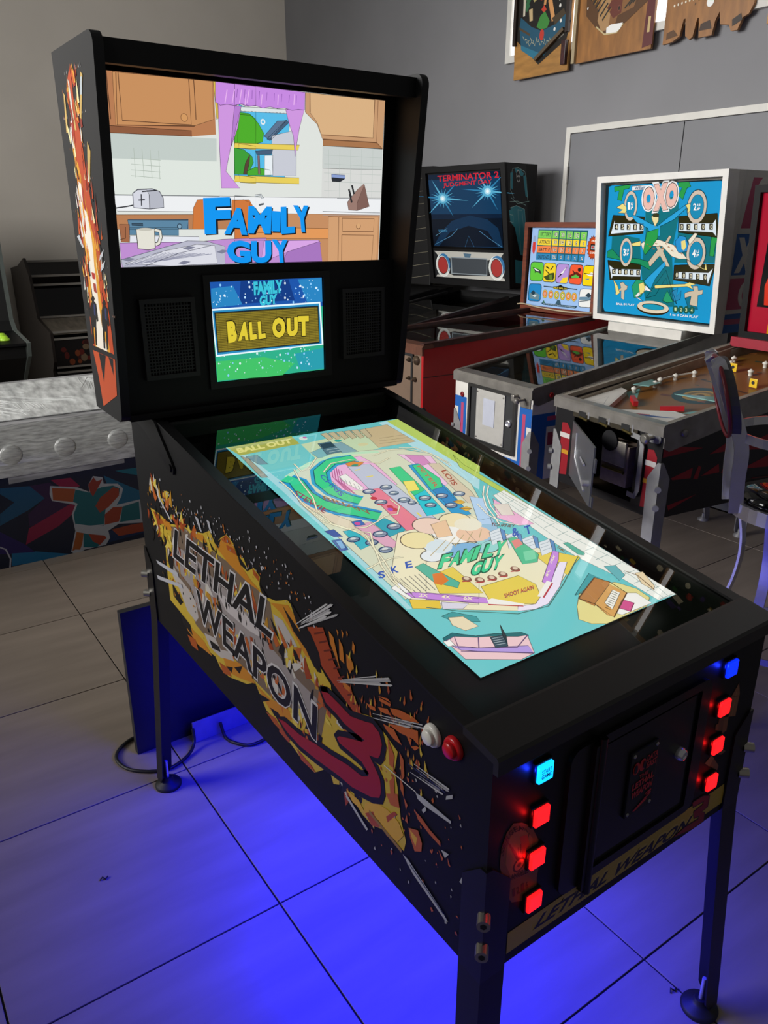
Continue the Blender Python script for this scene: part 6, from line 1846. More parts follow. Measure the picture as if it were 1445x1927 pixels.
spn=part('speaker_panel',MB().add([(x,ly(z)+.014,z) for x,z in ((-.325,1.185),(.325,1.185),(.325,1.385),(-.325,1.385))],[[0,1,2,3]]),BLK2,M3,'grey and red speaker panel'); artwork('panel_print',ART['SPK'],on_rect((-.315,ly(1.195)+.012,1.195),(.315,ly(1.195)+.012,1.195),(-.315,ly(1.37)+.012,1.37),640,210),PRINT,spn)
artwork('head_side_print',ART['ARM'],on_rect((hx1+.0006,ly(1.16)+.02,1.16),(hx1+.0006,1.3,1.16),(hx1+.0006,ly(1.885)+.02,1.885),260,720),PRINT,bb,'teal mechanical pattern')
part('flipper_button',MB().lathe([(.012,.2875),(.012,.294),(.006,.296)],(0,.1,.9),'x',14),BLK2,M3)
part('shooter_cover',MB().bbox_(.2,.24,.45,.49,.93,.97,.004),mat('clear_plastic_block','a09a90',.3),M3)

# ---- black backbox with pale web lines, mostly hidden
M5=thing('pinball_machine','black pinball machine with pale web lines, mostly behind the big lit backbox','pinball machine',(1.98,4.16,0),math.radians(-84.3))
P=pin_body(M5,.575,1.33,.46,.925,1.1,BLK,BLK,BLK2,BLK2,glass=None)
b5=part('backbox',MB().bbox_(-.36,.36,1.02,1.3,1.13,1.91,.006),BLK,M5); web=[]
r=random.Random(3)
for k in range(7): web.append(('s','77725f',1,3,[20+k*10,0,130+r.randint(-40,40),300,20+k*34,760]))
for k in range(9): web.append(('s','77725f',2,2.5,[0,60+k*80,60,40+k*80,130,55+k*82,200,40+k*82,270,66+k*80]))
artwork('web_print',web,on_rect((.3606,1.03,1.135),(.3606,1.3,1.135),(.3606,1.03,1.9),270,765),PRINT,b5); artwork('web_print',web,on_rect((-.35,1.0194,1.135),(.35,1.0194,1.135),(-.35,1.0194,1.9),270,765),PRINT,b5)

# ---- black and red machine with its coin door open
M4=thing('pinball_machine','black and red pinball machine standing with open coin door and bare playfield','pinball machine',(1.80,1.29,0),math.radians(-97))
K4=mat('black_cabinet_paint','0e0d10',.4,noise=.1,scale=20)
k4w=.57; zb,zf,zr=.53,.872,1.06
FW=mat('worn_orange_playfield','8a5a2c',.4,noise=.35,scale=7)
prof=[(0,zb),(1.32,zb),(1.32,zr),(0,zf)]; k=(zr-zf)/1.32
s4=part('side_panel',MB().prism(prof,'x',-k4w/2,-k4w/2+.018),K4,M4); s5=part('side_panel',MB().prism(prof,'x',k4w/2-.018,k4w/2),K4,M4)
part('rear_panel',MB().box(-.267,.267,1.302,1.32,zb,zr),K4,M4); part('floor_panel',MB().box(-.267,.267,.018,1.3,zb,zb+.015),mat('raw_plywood'),M4)
f4=part('front_panel',MB().box(-.267,-.175,0,.018,zb,zf).box(.165,.267,0,.018,zb,zf).box(-.175,.165,0,.018,zb,.562).box(-.175,.165,0,.018,.822,zf),K4,M4)
RS='8c1420'
fa=[('p','0e0d10',0,mm((-.265,.535,.265,.535,.265,.56,-.265,.56)))]
for x0,x1 in ((-.25,-.195),(.212,.262)):
    fa+=[('p',RS,1,mm((x0,.56,x1,.57,x1+.004,.76,x0+(x1-x0)*.7,.785,x0+.008,.782))),('p','c9c4bc',2,mm((x0,.722,x1+.002,.722,x1+.002,.742,x0,.742))),('p','c08a20',2,mm((x0,.655,x1,.655,x1,.672,x0,.672)))]
artwork('front_stripes',fa,lambda u,v,h:(u/1000,-.0006-h,v/1000),PRINT,f4,'red bars with white and yellow bands')
sa=[('p',RS,1,mm(l)) for l in ((.005,.765,.005,.81,.21,.775),(.06,.68,.17,.705,.165,.665,.07,.672),(.06,.575,.21,.595,.07,.555),(.18,.66,.2,.71,.215,.7,.205,.655),(.22,.665,.31,.7,.32,.665),(.25,.745,.34,.78,.34,.745),(.33,.66,.35,.7,.42,.71,.4,.66),(.4,.74,.6,.79,.6,.72),(.5,.56,.8,.66,.78,.56),(.45,.66,.7,.72,.68,.64))]
artwork('side_print',sa,lambda u,v,h:(k4w/2+.0006+h,u/1000,v/1000),PRINT,s5,'red angular shapes')
sr=part('rail_plate',MB().prism([(.0,.80),(.03,.785),(.33,.842),(1.2,.965),(1.2,zf+k*1.2+.015),(0,zf+.014)],'x',k4w/2,k4w/2+.004),STEEL,M4); part('flipper_button',MB().lathe([(.014,k4w/2+.004),(.014,k4w/2+.012),(.008,k4w/2+.013)],(0,.094,.845),'x',16),STEEL,sr)
part('rail_plate',MB().prism([(.0,.80),(.03,.785),(.33,.842),(1.2,.965),(1.2,zf+k*1.2+.015),(0,zf+.014)],'x',-k4w/2-.004,-k4w/2),STEEL,M4)
for s in (-1,1): a,b=sorted((s*(k4w/2),s*(k4w/2-.022))); part('side_rail',MB().prism([(0,zf-.004),(1.2,zf+k*1.2-.004),(1.2,zf+k*1.2+.014),(0,zf+.012)],'x',a,b),mat('worn_pale_rail','8d8578',.5,noise=.25,scale=14),M4)
part('lockdown_bar',MB().prism([(-.012,zf-.03),(-.013,zf+.006),(-.006,zf+.014),(.03,zf+.016),(.03,zf),(-.004,zf-.03)],'x',-k4w/2-.005,k4w/2+.005),STEEL,M4)
pz=lambda y:zf-.045+k*y
pf=part('playfield',MB().add([(-.267,.03,pz(.03)),(.267,.03,pz(.03)),(.267,1.29,pz(1.29)),(-.267,1.29,pz(1.29))],[[0,1,2,3]]),FW,M4,'worn orange playfield with painted rings')
part('apron',MB().add([(x,y,pz(y)+.022) for x,y in ((-.262,.035),(.262,.035),(.24,.2),(.13,.215),(-.05,.1),(-.1,.1),(-.2,.3),(-.262,.32))],[list(range(8))]).add([(x,y,pz(y)+d) for d in (.022,.0) for x,y in ((.24,.2),(.13,.215),(-.05,.1),(-.1,.1),(-.2,.3),(-.262,.32))],[[i,i+1,i+7,i+6] for i in range(5)]),mat('white_apron','d2cfc8',.4,noise=.05),M4)
ap=[('p','a01c28',1,mm((-.03,.075,.09,.13,.1,.12,-.01,.06))),('p','26508c',1,mm((.06,.11,.2,.16,.14,.125,.08,.1))),('t','2a3a6a',2,'FIREBALL',mm((-.04,.055,.12,.11,-.05,.068)),.01)] if False else [('p','cfccc5',0,mm((-.25,.04,.25,.04,.23,.19,.13,.2,-.05,.09,-.1,.09,-.2,.28,-.25,.3))),('p','a01c28',1,mm((-.03,.075,.09,.13,.1,.12,-.01,.06))),('p','26508c',1,mm((.06,.11,.2,.16,.14,.125,.08,.1))),('s','7a7a80',1,2,mm((-.2,.06,-.2,.2,-.12,.09)))]
artwork('apron_print',ap,lambda u,v,h:(u/1000,v/1000,pz(v/1000)+.0225+h),PRINT,M4)
pa=[('p','7d5328',0,[-260,40,260,40,260,1280,-260,1280]),('e','1f3c40',1,[30,470,115,105]),('e','a8843c',2,[30,470,72,68]),('e','6e5a34',3,[30,470,56,52]),('e','a8843c',4,[30,470,38,36]),('e','4a3826',5,[30,470,16,15])]
r=random.Random(11)
for i in range(34): u,v,s=r.uniform(-250,250),r.uniform(300,1200),r.uniform(8,26); pa.append(('p',r.choice(('2c4a40','a04a34','8a6a1c','3c5648','b0703c','5e2a20')),1,[u,v,u+s*2,v+s*.4,u+s*1.6,v+s*1.2,u-s*.4,v+s]))
for i in range(9): pa.append(('p','26302c',2,[-120+i*30,640-i*6,-95+i*30,642-i*6,-95+i*30,655-i*6,-120+i*30,653-i*6]))
for sg in (-1,1): pa.append(('p','6fa6a2',3,[sg*120,250,sg*235,330,sg*225,400,sg*140,300]))
artwork('playfield_print',pa,lambda u,v,h:(u/1000,v/1000,pz(v/1000)+.0006+h),print_mat('worn_field_print',0,.35,.5),pf)
WP_=mat('white_post_plastic','d9d6cc',.35); YP=mat('yellow_target_plastic','e0b81a',.35); TQ=mat('teal_plastic','7fb0aa',.25,spec=.6)
def post(x,y,h=.03): part('post',MB().lathe([(.009,0),(.009,h*.5),(.013,h*.55),(.013,h*.75),(.006,h*.9),(.002,h)],(x,y,pz(y)),'z',12),WP_,M4)
for x,y in ((-.2,.34),(-.19,.45),(-.21,.5),(-.2,.58),(-.17,.66),(-.12,.72),(-.15,.86),(-.19,.93),(.0,.8),(-.03,.93),(.1,.93),(.2,.9),(.18,.7),(.22,.55)): post(x,y)
def rubber(a,b): part('rubber_band',MB().bar((a[0],a[1],pz(a[1])+.02),(b[0],b[1],pz(b[1])+.02),.006,.006),WP_,M4)
rubber((-.2,.34),(-.19,.45)); rubber((-.21,.5),(-.2,.58)); rubber((-.2,.58),(-.17,.66)); rubber((-.19,.93),(-.15,.86))
for x,y in ((-.09,.8),(.12,.66),(.02,1.0)): part('target',MB().bbox_(x-.018,x+.018,y,y+.006,pz(y)+.004,pz(y)+.04,.003),YP,M4); part('target_eye',MB().lathe([(.007,-.001),(.007,-.002)],(x,y,pz(y)+.024),'y',12),MATTE,M4)
for x,y in ((.13,.85),(-.06,1.08),(.18,1.05)): part('pop_bumper',MB().lathe([(.04,.003),(.04,.008),(.022,.01),(.022,.035),(.05,.038),(.048,.046),(.036,.05),(.034,.06),(.01,.066),(.008,.075)],(x,y,pz(y)),'z',22),WP_,M4,'white round bumper')
for pts in ([(-.2,.33),(-.14,.36),(-.17,.46),(-.24,.48)],[(.02,.33),(.2,.36),(.22,.44),(.14,.42)]): part('clear_plastic',MB().prism(pts,'z',pz(.4)+.028,pz(.4)+.031),TQ,M4)
part('flipper',MB().tube([(-.13,.26,pz(.26)+.014),(-.06,.21,pz(.21)+.014)],.01,8,flat=(.018,.02)),mat('red_flipper','b02028',.4),M4); part('flipper',MB().tube([(.12,.28,pz(.28)+.014),(.05,.225,pz(.22)+.014)],.01,8,flat=(.018,.02)),MATS['red_flipper'],M4)
part('ball_arch',MB().tube(spline([(-.25,.98,pz(.98)+.02),(-.2,1.18,pz(1.18)+.02),(0,1.26,pz(1.26)+.02),(.2,1.2,pz(1.2)+.02),(.255,1.0,pz(1.0)+.02)]),.01,8,flat=(.006,.04)),STEEL,M4)
part('inner_wood_rail',MB().prism([(.03,pz(.03)),(1.28,pz(1.28)),(1.28,pz(1.28)+.05),(.03,pz(.03)+.03)],'x',-.267,-.25),mat('pale_inner_wood','9a8f80',.6,noise=.2),M4); part('inner_wood_rail',MB().prism([(.03,pz(.03)),(1.28,pz(1.28)),(1.28,pz(1.28)+.05),(.03,pz(.03)+.03)],'x',.25,.267),MATS['pale_inner_wood'],M4)
# coin entry plate, open door, mechanism, lever and plunger
cp=part('coin_entry_plate',MB().bbox_(-.175,.17,-.01,0,.822,.862,.002),mat('tarnished_brass_plate','4c463a',.4,.7,noise=.2,scale=24),M4)
for x in (-.11,.0,.12): part('coin_slot',MB().box(x-.03,x+.012,-.0125,-.01,.83,.852),MATTE,cp); part('slot_bezel',MB().box(x+.022,x+.03,-.0125,-.01,.83,.856),CHROME,cp); part('coin_lever',MB().cyl((x-.02,-.012,.828),(x+.03,-.02,.824),.005),mat('aged_brass','6e6238',.35,.8),cp)
DD=Vector((.857,-.516,0)).normalized(); DN=Vector((DD.y,-DD.x,0))
dm_=mat('grey_door_steel','6c6e70',.4,.6,noise=.08,scale=12)
d4=part('coin_door',MB().add([Vector((-.165,-.006,0))+DD*a+Vector((0,0,z))+DN*t for t in (0,.006) for a,z in ((0,.58),(.0,.805),(.4,.805),(.4,.58))],[[0,1,2,3],[7,6,5,4],[0,4,5,1],[1,5,6,2],[2,6,7,3],[3,7,4,0]]),dm_,M4,'grey steel coin door swung open')
dd,dn=DD,DN
def dpt(a,z,t=.007): return Vector((-.165,-.006,0))+dd*a+Vector((0,0,z))+dn*t
part('door_rib',MB().tube([dpt(.1,.78),dpt(.1,.68),dpt(.3,.61)],.005,8),CHROME,d4); part('door_lock',MB().cyl(dpt(.36,.66,.006),dpt(.36,.66,.03),.012),CHROME,d4); part('door_hook',MB().cyl(dpt(.2,.71,.008),dpt(.3,.71,.014),.004),CHROME,d4)
for z in (.60,.74): q0=dpt(.4,z,.0); part('door_latch',MB().bar(q0,q0+DD*.02,.006,.05),dm_,d4)
cm=part('coin_mechanism',MB().bbox_(-.02,.12,.012,.09,.60,.76,.004),mat('brown_mechanism','8a7a6e',.5,.1,noise=.2),M4)
part('mechanism_plate',MB().bbox_(-.01,.11,.002,.014,.68,.775,.003),mat('aged_chrome_plate','a8a296',.4,.3,noise=.2),cm); part('mechanism_wheel',MB().lathe([(.04,-.004),(.04,.006),(.02,.008)],(.03,0,.77),'y',18),mat('dark_wheel','2c2c2e',.4,.5),cm); part('mechanism_rod',MB().cyl((.0,.004,.66),(.11,.004,.66),.006),mat('aged_brass'),cm)
part('lever_strip',MB().tube([(.145,-.012,.822),(.19,-.014,.818),(.203,-.014,.79),(.203,-.014,.62),(.19,-.014,.595),(.155,-.013,.597)],.01,8,flat=(.004,.02),up=(.3,0,1)),GALV,M4)
pp=part('plunger_housing',MB().prism(rounded(.215,.278,.812,.848,.017),'y',-.008,0),GALV,M4); part('plunger_knob',MB().cyl((.245,-.008,.832),(.245,-.045,.832),.008).lathe([(.01,-.04),(.019,-.046),(.019,-.056),(.012,-.06)],(.245,0,.832),'y',18),mat('zinc_bolt'),pp)
for i,(sx,cy,sy) in enumerate(((-1,0,-1),(1,0,-1),(-1,1.32,1),(1,1.32,1))):
    mb=MB(); t=.004; A=[]
    for zz,sp,ww in ((zb+.215,0,.014),(zb+.15,0,.055),(zb-.02,.0,.052),(.03,.03,.042),(.012,.03,.03)):
        c=Vector((sx*(k4w/2+t+sp),cy+sy*(t+sp),zz)); A.append([c+Vector((-sx*ww,0,0)),c,c+Vector((0,-sy*ww,0)),c+Vector((-sx*t,-sy*ww,0)),c+Vector((-sx*t,-sy*t,0)),c+Vector((-sx*ww,-sy*t,0))])
    mb.add([v for r_ in A for v in r_],[[a*6+j,a*6+(j+1)%6,(a+1)*6+(j+1)%6,(a+1)*6+j] for a in range(4) for j in range(6)]+[[0,1,2,3,4,5],[24+j for j in (5,4,3,2,1,0)]])
    lg=part('leg',mb,GALV,M4); part('foot',MB().lathe([(.03,0),(.03,.008),(.012,.02),(.01,.04)],(sx*(k4w/2+.012),cy+sy*.012,0),'z',16),GALV,lg)
    for dz in (.05,.12): d=Vector((sx,sy,0)).normalized(); c=Vector((sx*(k4w/2+.002),cy+sy*.002,zb+dz)); part('leg_bolt',MB().cyl(c,c+d*.016,.012,n=10),GALV,lg)
# head with dark frame and crimson border
ly=lean(1.02,1.06,.98,1.68); hx0,hx1=-.25,.47
lring(hx0,hx1,1.06,1.70,.03,-.01,.03,BLK,'backbox_frame',M4)
o4=[(hx0+.01,1.06),(hx1-.01,1.06),(hx1-.01,1.69),(hx0+.01,1.69)]
part('backbox',MB().add([(x,ly(z)+.03,z) for x,z in o4]+[(x,1.28,z) for x,z in o4],[[0,1,2,3],[7,6,5,4],[0,4,5,1],[1,5,6,2],[2,6,7,3],[3,7,4,0]]),BLK,M4)
bg=part('backglass',MB().add([(x,ly(z)+.01,z) for x,z in ((hx0+.03,1.09),(hx1-.03,1.09),(hx1-.03,1.67),(hx0+.03,1.67))],[[0,1,2,3]]),GLOSS,M4,'crimson edged glass with coloured balls')
ga=[('p','a81830',1,[0,0,660,0,660,580,0,580]),('p','0e0c10',2,[34,110,640,110,640,560,62,560]),('p','6e4020',3,[110,230,640,240,640,320,100,300]),('p','cf3018',4,[70,120,180,120,190,250,150,300,90,280,62,200]),('p','e8c0a0',5,[100,290,150,285,160,340,110,345]),('p','5ab0d0',6,[95,340,150,340,145,385,100,385]),('p','c8920e',3,[100,0,135,0,140,95,105,95]),('p','d8b08c',6,[150,250,230,230,240,270,170,290])]
r=random.Random(4)
for i in range(40): ga.append(('e',r.choice(('c8283a','5ab0d0','e8e4d0','2c7a4c','d86aa0','e8dca0')),5,[r.uniform(110,600),r.uniform(380,540),17,20]))
artwork('backglass_print',ga,on_rect((hx0+.03,ly(1.09)+.009,1.09),(hx1-.03,ly(1.09)+.009,1.09),(hx0+.03,ly(1.67)+.009,1.67),660,580),GLASSPRINT,bg)
part('head_base',MB().box(-.27,.3,.99,1.3,1.02,1.062),mat('crimson_panel','96162c',.4),M4)

# ------------------------------------------------------------------ bar stool
st=thing('bar_stool','chrome bar stool with round glossy seat beside the black and red machine','stool',(1.83,.55,0),math.radians(-50))
# local +x is the way the sitter faces; the backrest stands at -x
SEATZ=.70
part('seat_cushion',MB().lathe([(.02,SEATZ+.075),(.1,SEATZ+.073),(.15,SEATZ+.064),(.172,SEATZ+.045),(.176,SEATZ+.03),(.172,SEATZ+.02)][::-1],(0,0,0),'z',40),mat('glossy_black_vinyl','0c0c0d',.07,coat=.6),st)
part('seat_ring',MB().tube([(.19*math.cos(2*math.pi*i/40),.19*math.sin(2*math.pi*i/40),SEATZ) for i in range(40)],.01,8,flat=(.006,.045),closed=True),CHROME,st)
part('seat_pan',MB().lathe([(.172,SEATZ+.0),(.172,SEATZ+.02)],(0,0,0),'z',30),CHROME,st)
part('arm_hoop',MB().tube([(-.02+.19*math.cos(2*math.pi*i/40),.2*math.sin(2*math.pi*i/40),SEATZ+.235) for i in range(40)],.01,8,flat=(.006,.028),closed=True),CHROME,st)
for s in (-1,1):
    part('back_strip',MB().tube(spline([(-.185,s*.07,SEATZ-.01),(-.195,s*.075,SEATZ+.1),(-.2,s*.08,SEATZ+.2),(-.235,s*.085,SEATZ+.3),(-.295,s*.085,SEATZ+.44),(-.305,s*.07,SEATZ+.455)]),.01,8,flat=(.042,.008),up=(0,1,0)),CHROME,st)
bp=MB().add([(-.215-.05*t+o,.17*math.sin(a)*.8,SEATZ+.33+.13*math.cos(a)) if False else (-.232-.065*(math.cos(a)+1)/2+o,.15*math.sin(a),SEATZ+.345+.12*math.cos(a)) for o in (0,.028) for a in [2*math.pi*i/28 for i in range(28)] for t in (0,)],[list(range(28))[::-1],list(range(28,56))]+[[i,(i+1)%28,(i+1)%28+28,i+28] for i in range(28)])
part('backrest_pad',bp,mat('grey_back_vinyl','4a4a50',.5),st); part('backrest_trim',MB().tube([(-.236-.065*(math.cos(a)+1)/2,.152*math.sin(a),SEATZ+.345+.122*math.cos(a)) for a in [2*math.pi*i/28 for i in range(28)]],.006,6,closed=True),mat('red_trim','7a1c28',.4),st)
for k in range(4):
    a=math.radians(45+90*k+12); c,s_=math.cos(a),math.sin(a)
    part('leg',MB().tube(spline([(.17*c,.17*s_,SEATZ-.02),(.14*c,.14*s_,SEATZ-.16),(.15*c,.15*s_,SEATZ-.3),(.2*c,.2*s_,SEATZ-.48),(.25*c,.25*s_,.012),(.26*c,.26*s_,.006)]),.01,8,flat=(.032,.008),up=(c,s_,.05)),CHROME,st)
part('foot_ring',MB().tube([(.2*math.cos(2*math.pi*i/32),.2*math.sin(2*math.pi*i/32),.24) for i in range(32)],.01,8,flat=(.006,.022),closed=True),CHROME,st)

# ------------------------------------------------------------------ wrapped table on the left
tb=thing('wrapped_games_table','long games table wrapped in cloudy plastic film with colourful printed side','games table',(.1,3.6,0))
tp=[(-.38,0),(-.38,.47),(-.37,.575),(-.345,.675),(-.3,.685),(.16,.765),(.2,.775),(.22,.77),(.22,0)]
tbody=part('table_body',MB().prism(tp,'x',-1.3,1.2),mat('film_wrapped_grey','8f8f90',.25,noise=.45,scale=5,stretch=(1,6,6),spec=.6,bump=.06),tb)
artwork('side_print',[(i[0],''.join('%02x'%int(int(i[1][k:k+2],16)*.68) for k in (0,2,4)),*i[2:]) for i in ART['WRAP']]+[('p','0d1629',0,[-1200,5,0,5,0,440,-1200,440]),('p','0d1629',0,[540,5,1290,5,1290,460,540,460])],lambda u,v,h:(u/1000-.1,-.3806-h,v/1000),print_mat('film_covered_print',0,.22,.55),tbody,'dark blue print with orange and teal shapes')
FL=mat('cloudy_film','a9aaa8',.2,noise=.35,scale=9,stretch=(2,14,14),bump=.25,spec=.7)
for x0,z0,z1 in ((-1.3,.45,.475),): part('film_band',MB().prism([(-.384,.44),(-.386,.5),(-.376,.575),(-.35,.672),(-.345,.672),(-.372,.57),(-.381,.5),(-.381,.44)],'x',-1.3,1.2),FL,tb)
part('film_top',MB().prism([(-.31,.686),(.17,.769),(.17,.772),(-.31,.690)],'x',-1.3,1.2),mat('cloudy_film_top','bdbfbd',.25,noise=.4,scale=6,stretch=(5,2,2),bump=.12,spec=.6),tb)
r=random.Random(9)
for i in range(110):
    g_=i//11; rg=random.Random(g_); x=rg.uniform(-.25,.8)+r.gauss(0,.05); y=rg.uniform(-.28,.05)+r.gauss(0,.02); a=rg.uniform(-1.6,.6)+r.gauss(0,.12); l=r.uniform(.06,.22); y=max(-.3,y); y2=min(.16,y+l*.7); x2=x+a*l
    zt=lambda yy:.686+(yy+.31)*.173+.004
    part('film_crease',MB().tube([(x,y,zt(y)),(x2,y2,zt(y2))],.0009,4),mat('film_crease_white','d2d4d2',.3),tb)
for x in (-.07,.17,.42,.66): part('round_knob',MB().lathe([(.05,-.372),(.05,-.382),(.04,-.388),(.01,-.389)],(x,0,.54),'y',22),MATS['cloudy_film'],tb)

# ------------------------------------------------------------------ two arcade cabinets at the back
cA=thing('arcade_cabinet','dark brown arcade cabinet with pale trim strips against the pale wall','arcade cabinet',(.8,5.54,0))
BR=mat('dark_brown_laminate','2a211c',.5,noise=.12,scale=6); TR=mat('pale_trim','8f8a82',.45)
pA=[(1.03,0),(1.03,1.2),(.75,1.229),(.527,1.292),(.415,1.166),(.37,1.0),(.335,.86),(0.0,.787),(.01,.576),(.08,.5),(.08,0)]
part('cabinet_side',MB().prism(pA,'x',0,.02),BR,cA); part('cabinet_side',MB().prism(pA,'x',.64,.66),BR,cA); part('cabinet_back',MB().box(.02,.64,1.0,1.02,0,1.2),BR,cA)
part('marquee',MB().add([(x,y,z) for x in (.02,.64) for y,z in ((.54,1.275),(.44,1.17),(.6,1.17),(.7,1.26))],[[0,1,2,3],[7,6,5,4],[0,4,5,1],[1,5,6,2],[2,6,7,3],[3,7,4,0]]),mat('dark_marquee','17120f',.3),cA)
for y,z in ((.535,1.268),(.445,1.165),(.43,1.10)): part('trim_strip',MB().box(.02,.64,y-.012,y,z-.008,z+.008),TR,cA)
part('monitor_glass',MB().add([(x,y,z) for x in (.02,.64) for y,z in ((.455,1.09),(.37,.87),(.38,.87),(.465,1.09))],[[0,1,2,3],[7,6,5,4],[0,4,5,1],[1,5,6,2],[2,6,7,3],[3,7,4,0]]),GLOSS,cA)
part('control_panel',MB().add([(x,y,z) for x in (.02,.64) for y,z in ((.35,.86),(.02,.79),(.02,.77),(.35,.84))],[[0,1,2,3],[7,6,5,4],[0,4,5,1],[1,5,6,2],[2,6,7,3],[3,7,4,0]]),mat('tan_control_panel','6e665a',.5,noise=.35,scale=7,stretch=(4,1,1)),cA)
for y,z in ((.345,.868),(.012,.79),(.012,.74),(.03,.53),(.03,.49)): part('trim_strip',MB().box(.02,.64,y-.012,y,z-.007,z+.007),TR,cA)
lp=part('lower_panel',MB().box(.02,.64,.022,.04,.535,.735),mat('dark_panel','100c0b',.4),cA); ra=random.Random(2)
artwork('panel_print',[('p','100c0b',0,[5,5,615,5,615,195,5,195])]+[('e',ra.choice(('5e1c14','7a3a1c','3a1410','6e5a44')),1+i%4,[ra.uniform(30,590),ra.uniform(25,175),ra.uniform(14,34),ra.uniform(14,30)]) for i in range(34)],lambda u,v,h:(.02+u/1000,.0215-h,.535+v/1000),PRINT,lp)
part('base_front',MB().box(.02,.64,.1,.12,0,.49),MATTE,cA)
cB=thing('arcade_cabinet','grey and black arcade cabinet with lime green buttons at the left edge','arcade cabinet',(.45,4.51,0))
GB=mat('grey_green_panel','59605c',.45,noise=.05); pB=[(.75,0),(.75,1.75),(.3,1.75),(.43,1.434),(.427,1.34),(.403,.971),(.34,.911),(0,.868),(.026,.785),(.3,.579),(.3,0)]
part('cabinet_side',MB().prism(pB,'x',-.02,0),GB,cB); part('cabinet_side',MB().prism(pB,'x',-.7,-.68),GB,cB)
part('cabinet_body',MB().prism([(.73,0),(.73,1.73),(.36,1.73),(.47,1.43),(.46,1.34),(.43,.96),(.36,.885),(.06,.84),(.08,.77),(.33,.56),(.33,0)],'x',-.68,-.02),MATTE,cB)
part('control_deck',MB().add([(x,y,z) for x in (-.68,-.02) for y,z in ((.35,.905),(.02,.866),(.02,.85),(.35,.89))],[[0,1,2,3],[7,6,5,4],[0,4,5,1],[1,5,6,2],[2,6,7,3],[3,7,4,0]]),BLK,cB)
LG=mat('lime_button','a8d838',.3,emit=.12)
for x in (-.12,-.22,-.32):
    for y in (.12,.2): part('push_button',MB().lathe([(.028,.0),(.028,.012),(.02,.016),(.018,.024),(.004,.026)],(x,y,.866+(y-.02)*.118),'z',16),LG,cB)

# ------------------------------------------------------------------ bare playfields hung on the wall
PLY=mat('varnished_plywood','96642e',.45,noise=.25,scale=5,stretch=(1,6,1.5)); PLY2=mat('light_plywood','a87838',.5,noise=.25,scale=5,stretch=(1,1.5,6))
def wallpoly(pts,x0,x1): return MB().prism(pts,'x',x0,x1)
hA=thing('wall_playfield','painted pinball playfield with blue and green art hung on the grey wall','playfield',(XW,3.3,2.41))
bA=part('playfield_board',wallpoly([(.25,.0),(-.205,.0),(-.21,1.06),(.255,1.06),(.255,.14),(.25,.1)],-.05,-.032),PLY2,hA); artwork('playfield_print',ART['BOARDA'],on_rect((-.051,.25,0),(-.051,-.21,0),(-.051,.25,.7),330,420),PRINT,bA)
part('edge_rail',MB().box(-.07,-.05,.235,.258,.19,1.06),mat('dark_brown_rail','2a1c14',.5),hA); part('edge_rail',MB().box(-.07,-.05,-.205,-.18,.2,1.06),MATS['dark_brown_rail'],hA); part('lane_guide',MB().bar((-.06,-.17,.22),(-.06,.05,.09),.02,.03,(1,0,0)),mat('worn_guide','5a4a34',.5),hA)
part('relay_block',MB().bbox_(-.075,-.05,-.2,-.165,.03,.16,.003),mat('relay_red_black','3a1416',.4,noise=.6,scale=60),hA); part('hanger',MB().box(-.032,-.001,-.02,.02,.6,.66),GALV,hA)
hB=thing('wall_playfield','brown stripped playfield with a white slot hung in the middle','playfield',(XW,2.77,2.435))
bB=part('playfield_board',wallpoly([(.275,.0),(-.265,.0),(-.27,1.04),(.28,1.04)],-.05,-.032),PLY,hB); artwork('playfield_print',ART['BOARDB'],on_rect((-.051,.275,0),(-.051,-.27,0),(-.051,.275,.62),560,460),PRINT,bB)
part('edge_rail',MB().box(-.068,-.05,.262,.285,.0,1.04),mat('pale_edge','a89878',.6),hB); part('side_bracket',MB().bbox_(-.07,-.05,-.3,-.262,.28,.4,.004).cyl((-.06,-.3,.33),(-.06,-.3,.4),.014),STEEL,hB); part('hanger',MB().box(-.032,-.001,-.02,.02,.55,.61),GALV,hB)
hC=thing('wall_playfield','bare plywood playfield with notched broken lower edge hung right of the stripped one','playfield',(XW,2.18,2.44))
yC=lambda u:.25-u; pts=[(yC(u),z) for u,z in ((0,.0),(.06,.005),(.1,.025),(.115,.10),(.125,.10),(.135,.02),(.16,.0),(.18,.01),(.195,.09),(.205,.09),(.215,.0),(.29,.0),(.3,.06),(.32,.1),(.33,.04),(.38,.03),(.395,.0),(.43,.0),(.45,.05),(.48,.06),(.5,.1),(.505,1.04),(-.01,1.04),(.0,.2))]
bC=part('playfield_board',wallpoly(pts,-.05,-.032),PLY,hC)
hc=[('e','f4f4f0',2,[260,150,20,22]),('p','5a3a1a',1,[20,20,90,30,60,60,20,50]),('p','3a2616',1,[215,30,285,30,270,70,220,60]),('p','2a1c12',1,[400,20,450,40,440,70,395,50]),('p','7a4c20',1,[150,400,250,180,280,180,360,420]),('s','5a3c1a',2,4,[100,420,240,200]),('s','5a3c1a',2,4,[400,430,290,200])]+[('e','e6ddc8',3,[50+i*22,170+i*2,5,6]) for i in range(6)]+[('p','3a2a1a',2,[170+i*20,150+i*14,178+i*20,158+i*14,174+i*20,164+i*14]) for i in range(8)]
artwork('wear_marks',hc,on_rect((-.051,.25,0),(-.051,-.25,0),(-.051,.25,.5),500,500),PRINT,bC); part('hanger',MB().box(-.032,-.001,-.02,.02,.5,.56),GALV,hC)
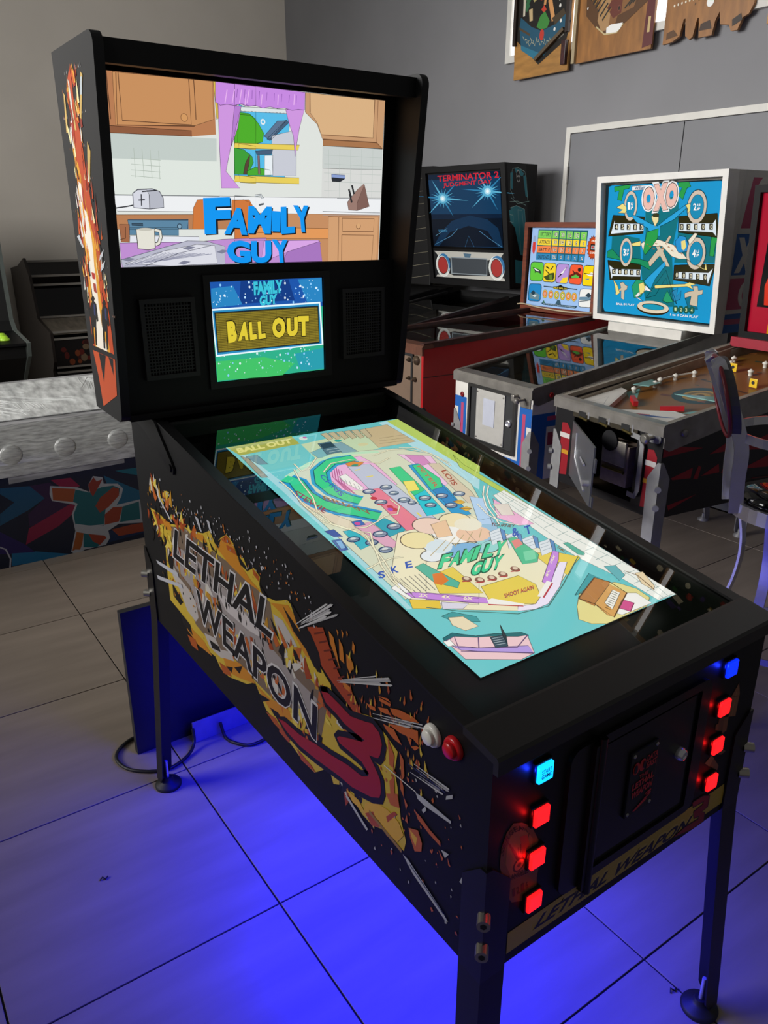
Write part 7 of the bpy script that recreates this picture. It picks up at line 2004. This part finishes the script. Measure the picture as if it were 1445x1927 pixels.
def field_art(seed,w,z0,z1,cols):
    r=random.Random(seed); it=[('p',cols[0],0,[0,z0,w,z0,w,z1,0,z1])]
    for i in range(34):
        u,v,s=r.uniform(20,w-40),r.uniform(z0+10,z1-40),r.uniform(14,60); it.append(('p',r.choice(cols[1:]),1+i%5,[u,v,min(w,u+s*1.4),v+s*.2,min(w,u+s),min(z1,v+s),max(0,u-s*.3),min(z1,v+s*.7)]))
    for i in range(16): it.append(('e',r.choice(cols[1:]+['e0d8b0']),6,[r.uniform(30,w-30),r.uniform(z0+20,z1-20),r.uniform(8,24),r.uniform(8,24)]))
    return it
artwork('upper_print',field_art(1,440,0,350,['1b1712','2b7590','2e6a42','a22c2c','b3a46a','20556e','d79a5e']),on_rect((-.051,.235,.705),(-.051,-.205,.705),(-.051,.235,1.055),440,350),PRINT,bA)
artwork('upper_print',field_art(2,500,0,380,['6a4420','8a5f36','5e2626','26241f','b08a5e']),on_rect((-.051,.25,.64),(-.051,-.25,.64),(-.051,.25,1.02),500,380),PRINT,bB)
for yy,sd,cols,lb in ((1.60,3,['2a1410','a02820','c8a02c','2c6a3c','1b4a6a','d8c8a0'],'red and gold painted playfield right of the notched one, seen mirrored in the lit glass'),(1.06,4,['20301c','3f7a34','c8a83c','a83a24','e0d0a8','4a3a6a'],'green painted playfield farthest right on the wall, seen mirrored in the lit glass')):
    hD=thing('wall_playfield',lb,'playfield',(XW,yy,2.44)); bD=part('playfield_board',wallpoly([(.25,0),(-.25,0),(-.25,1.04),(.25,1.04)],-.05,-.032),PLY2,hD)
    artwork('playfield_print',field_art(sd,480,0,900,cols),on_rect((-.051,.24,.1),(-.051,-.24,.1),(-.051,.24,1.0),480,900),PRINT,bD); part('hanger',MB().box(-.032,-.001,-.02,.02,.9,.96),GALV,hD)
# small dark bits on the floor
for x,y,nm in ((.62,.045,'dark scrap on the floor by the right front leg'),(-.28,1.06,'tiny dark scrap on the tiles left of the machine')):
    o=part('floor_scrap',MB().tube([(x,y,.002),(x+.008,y+.006,.004),(x+.012,y-.004,.002),(x+.02,y+.002,.003)],.0018,5),MATTE); tag(o,nm,'scrap')
bpy.data.objects.remove(fo)
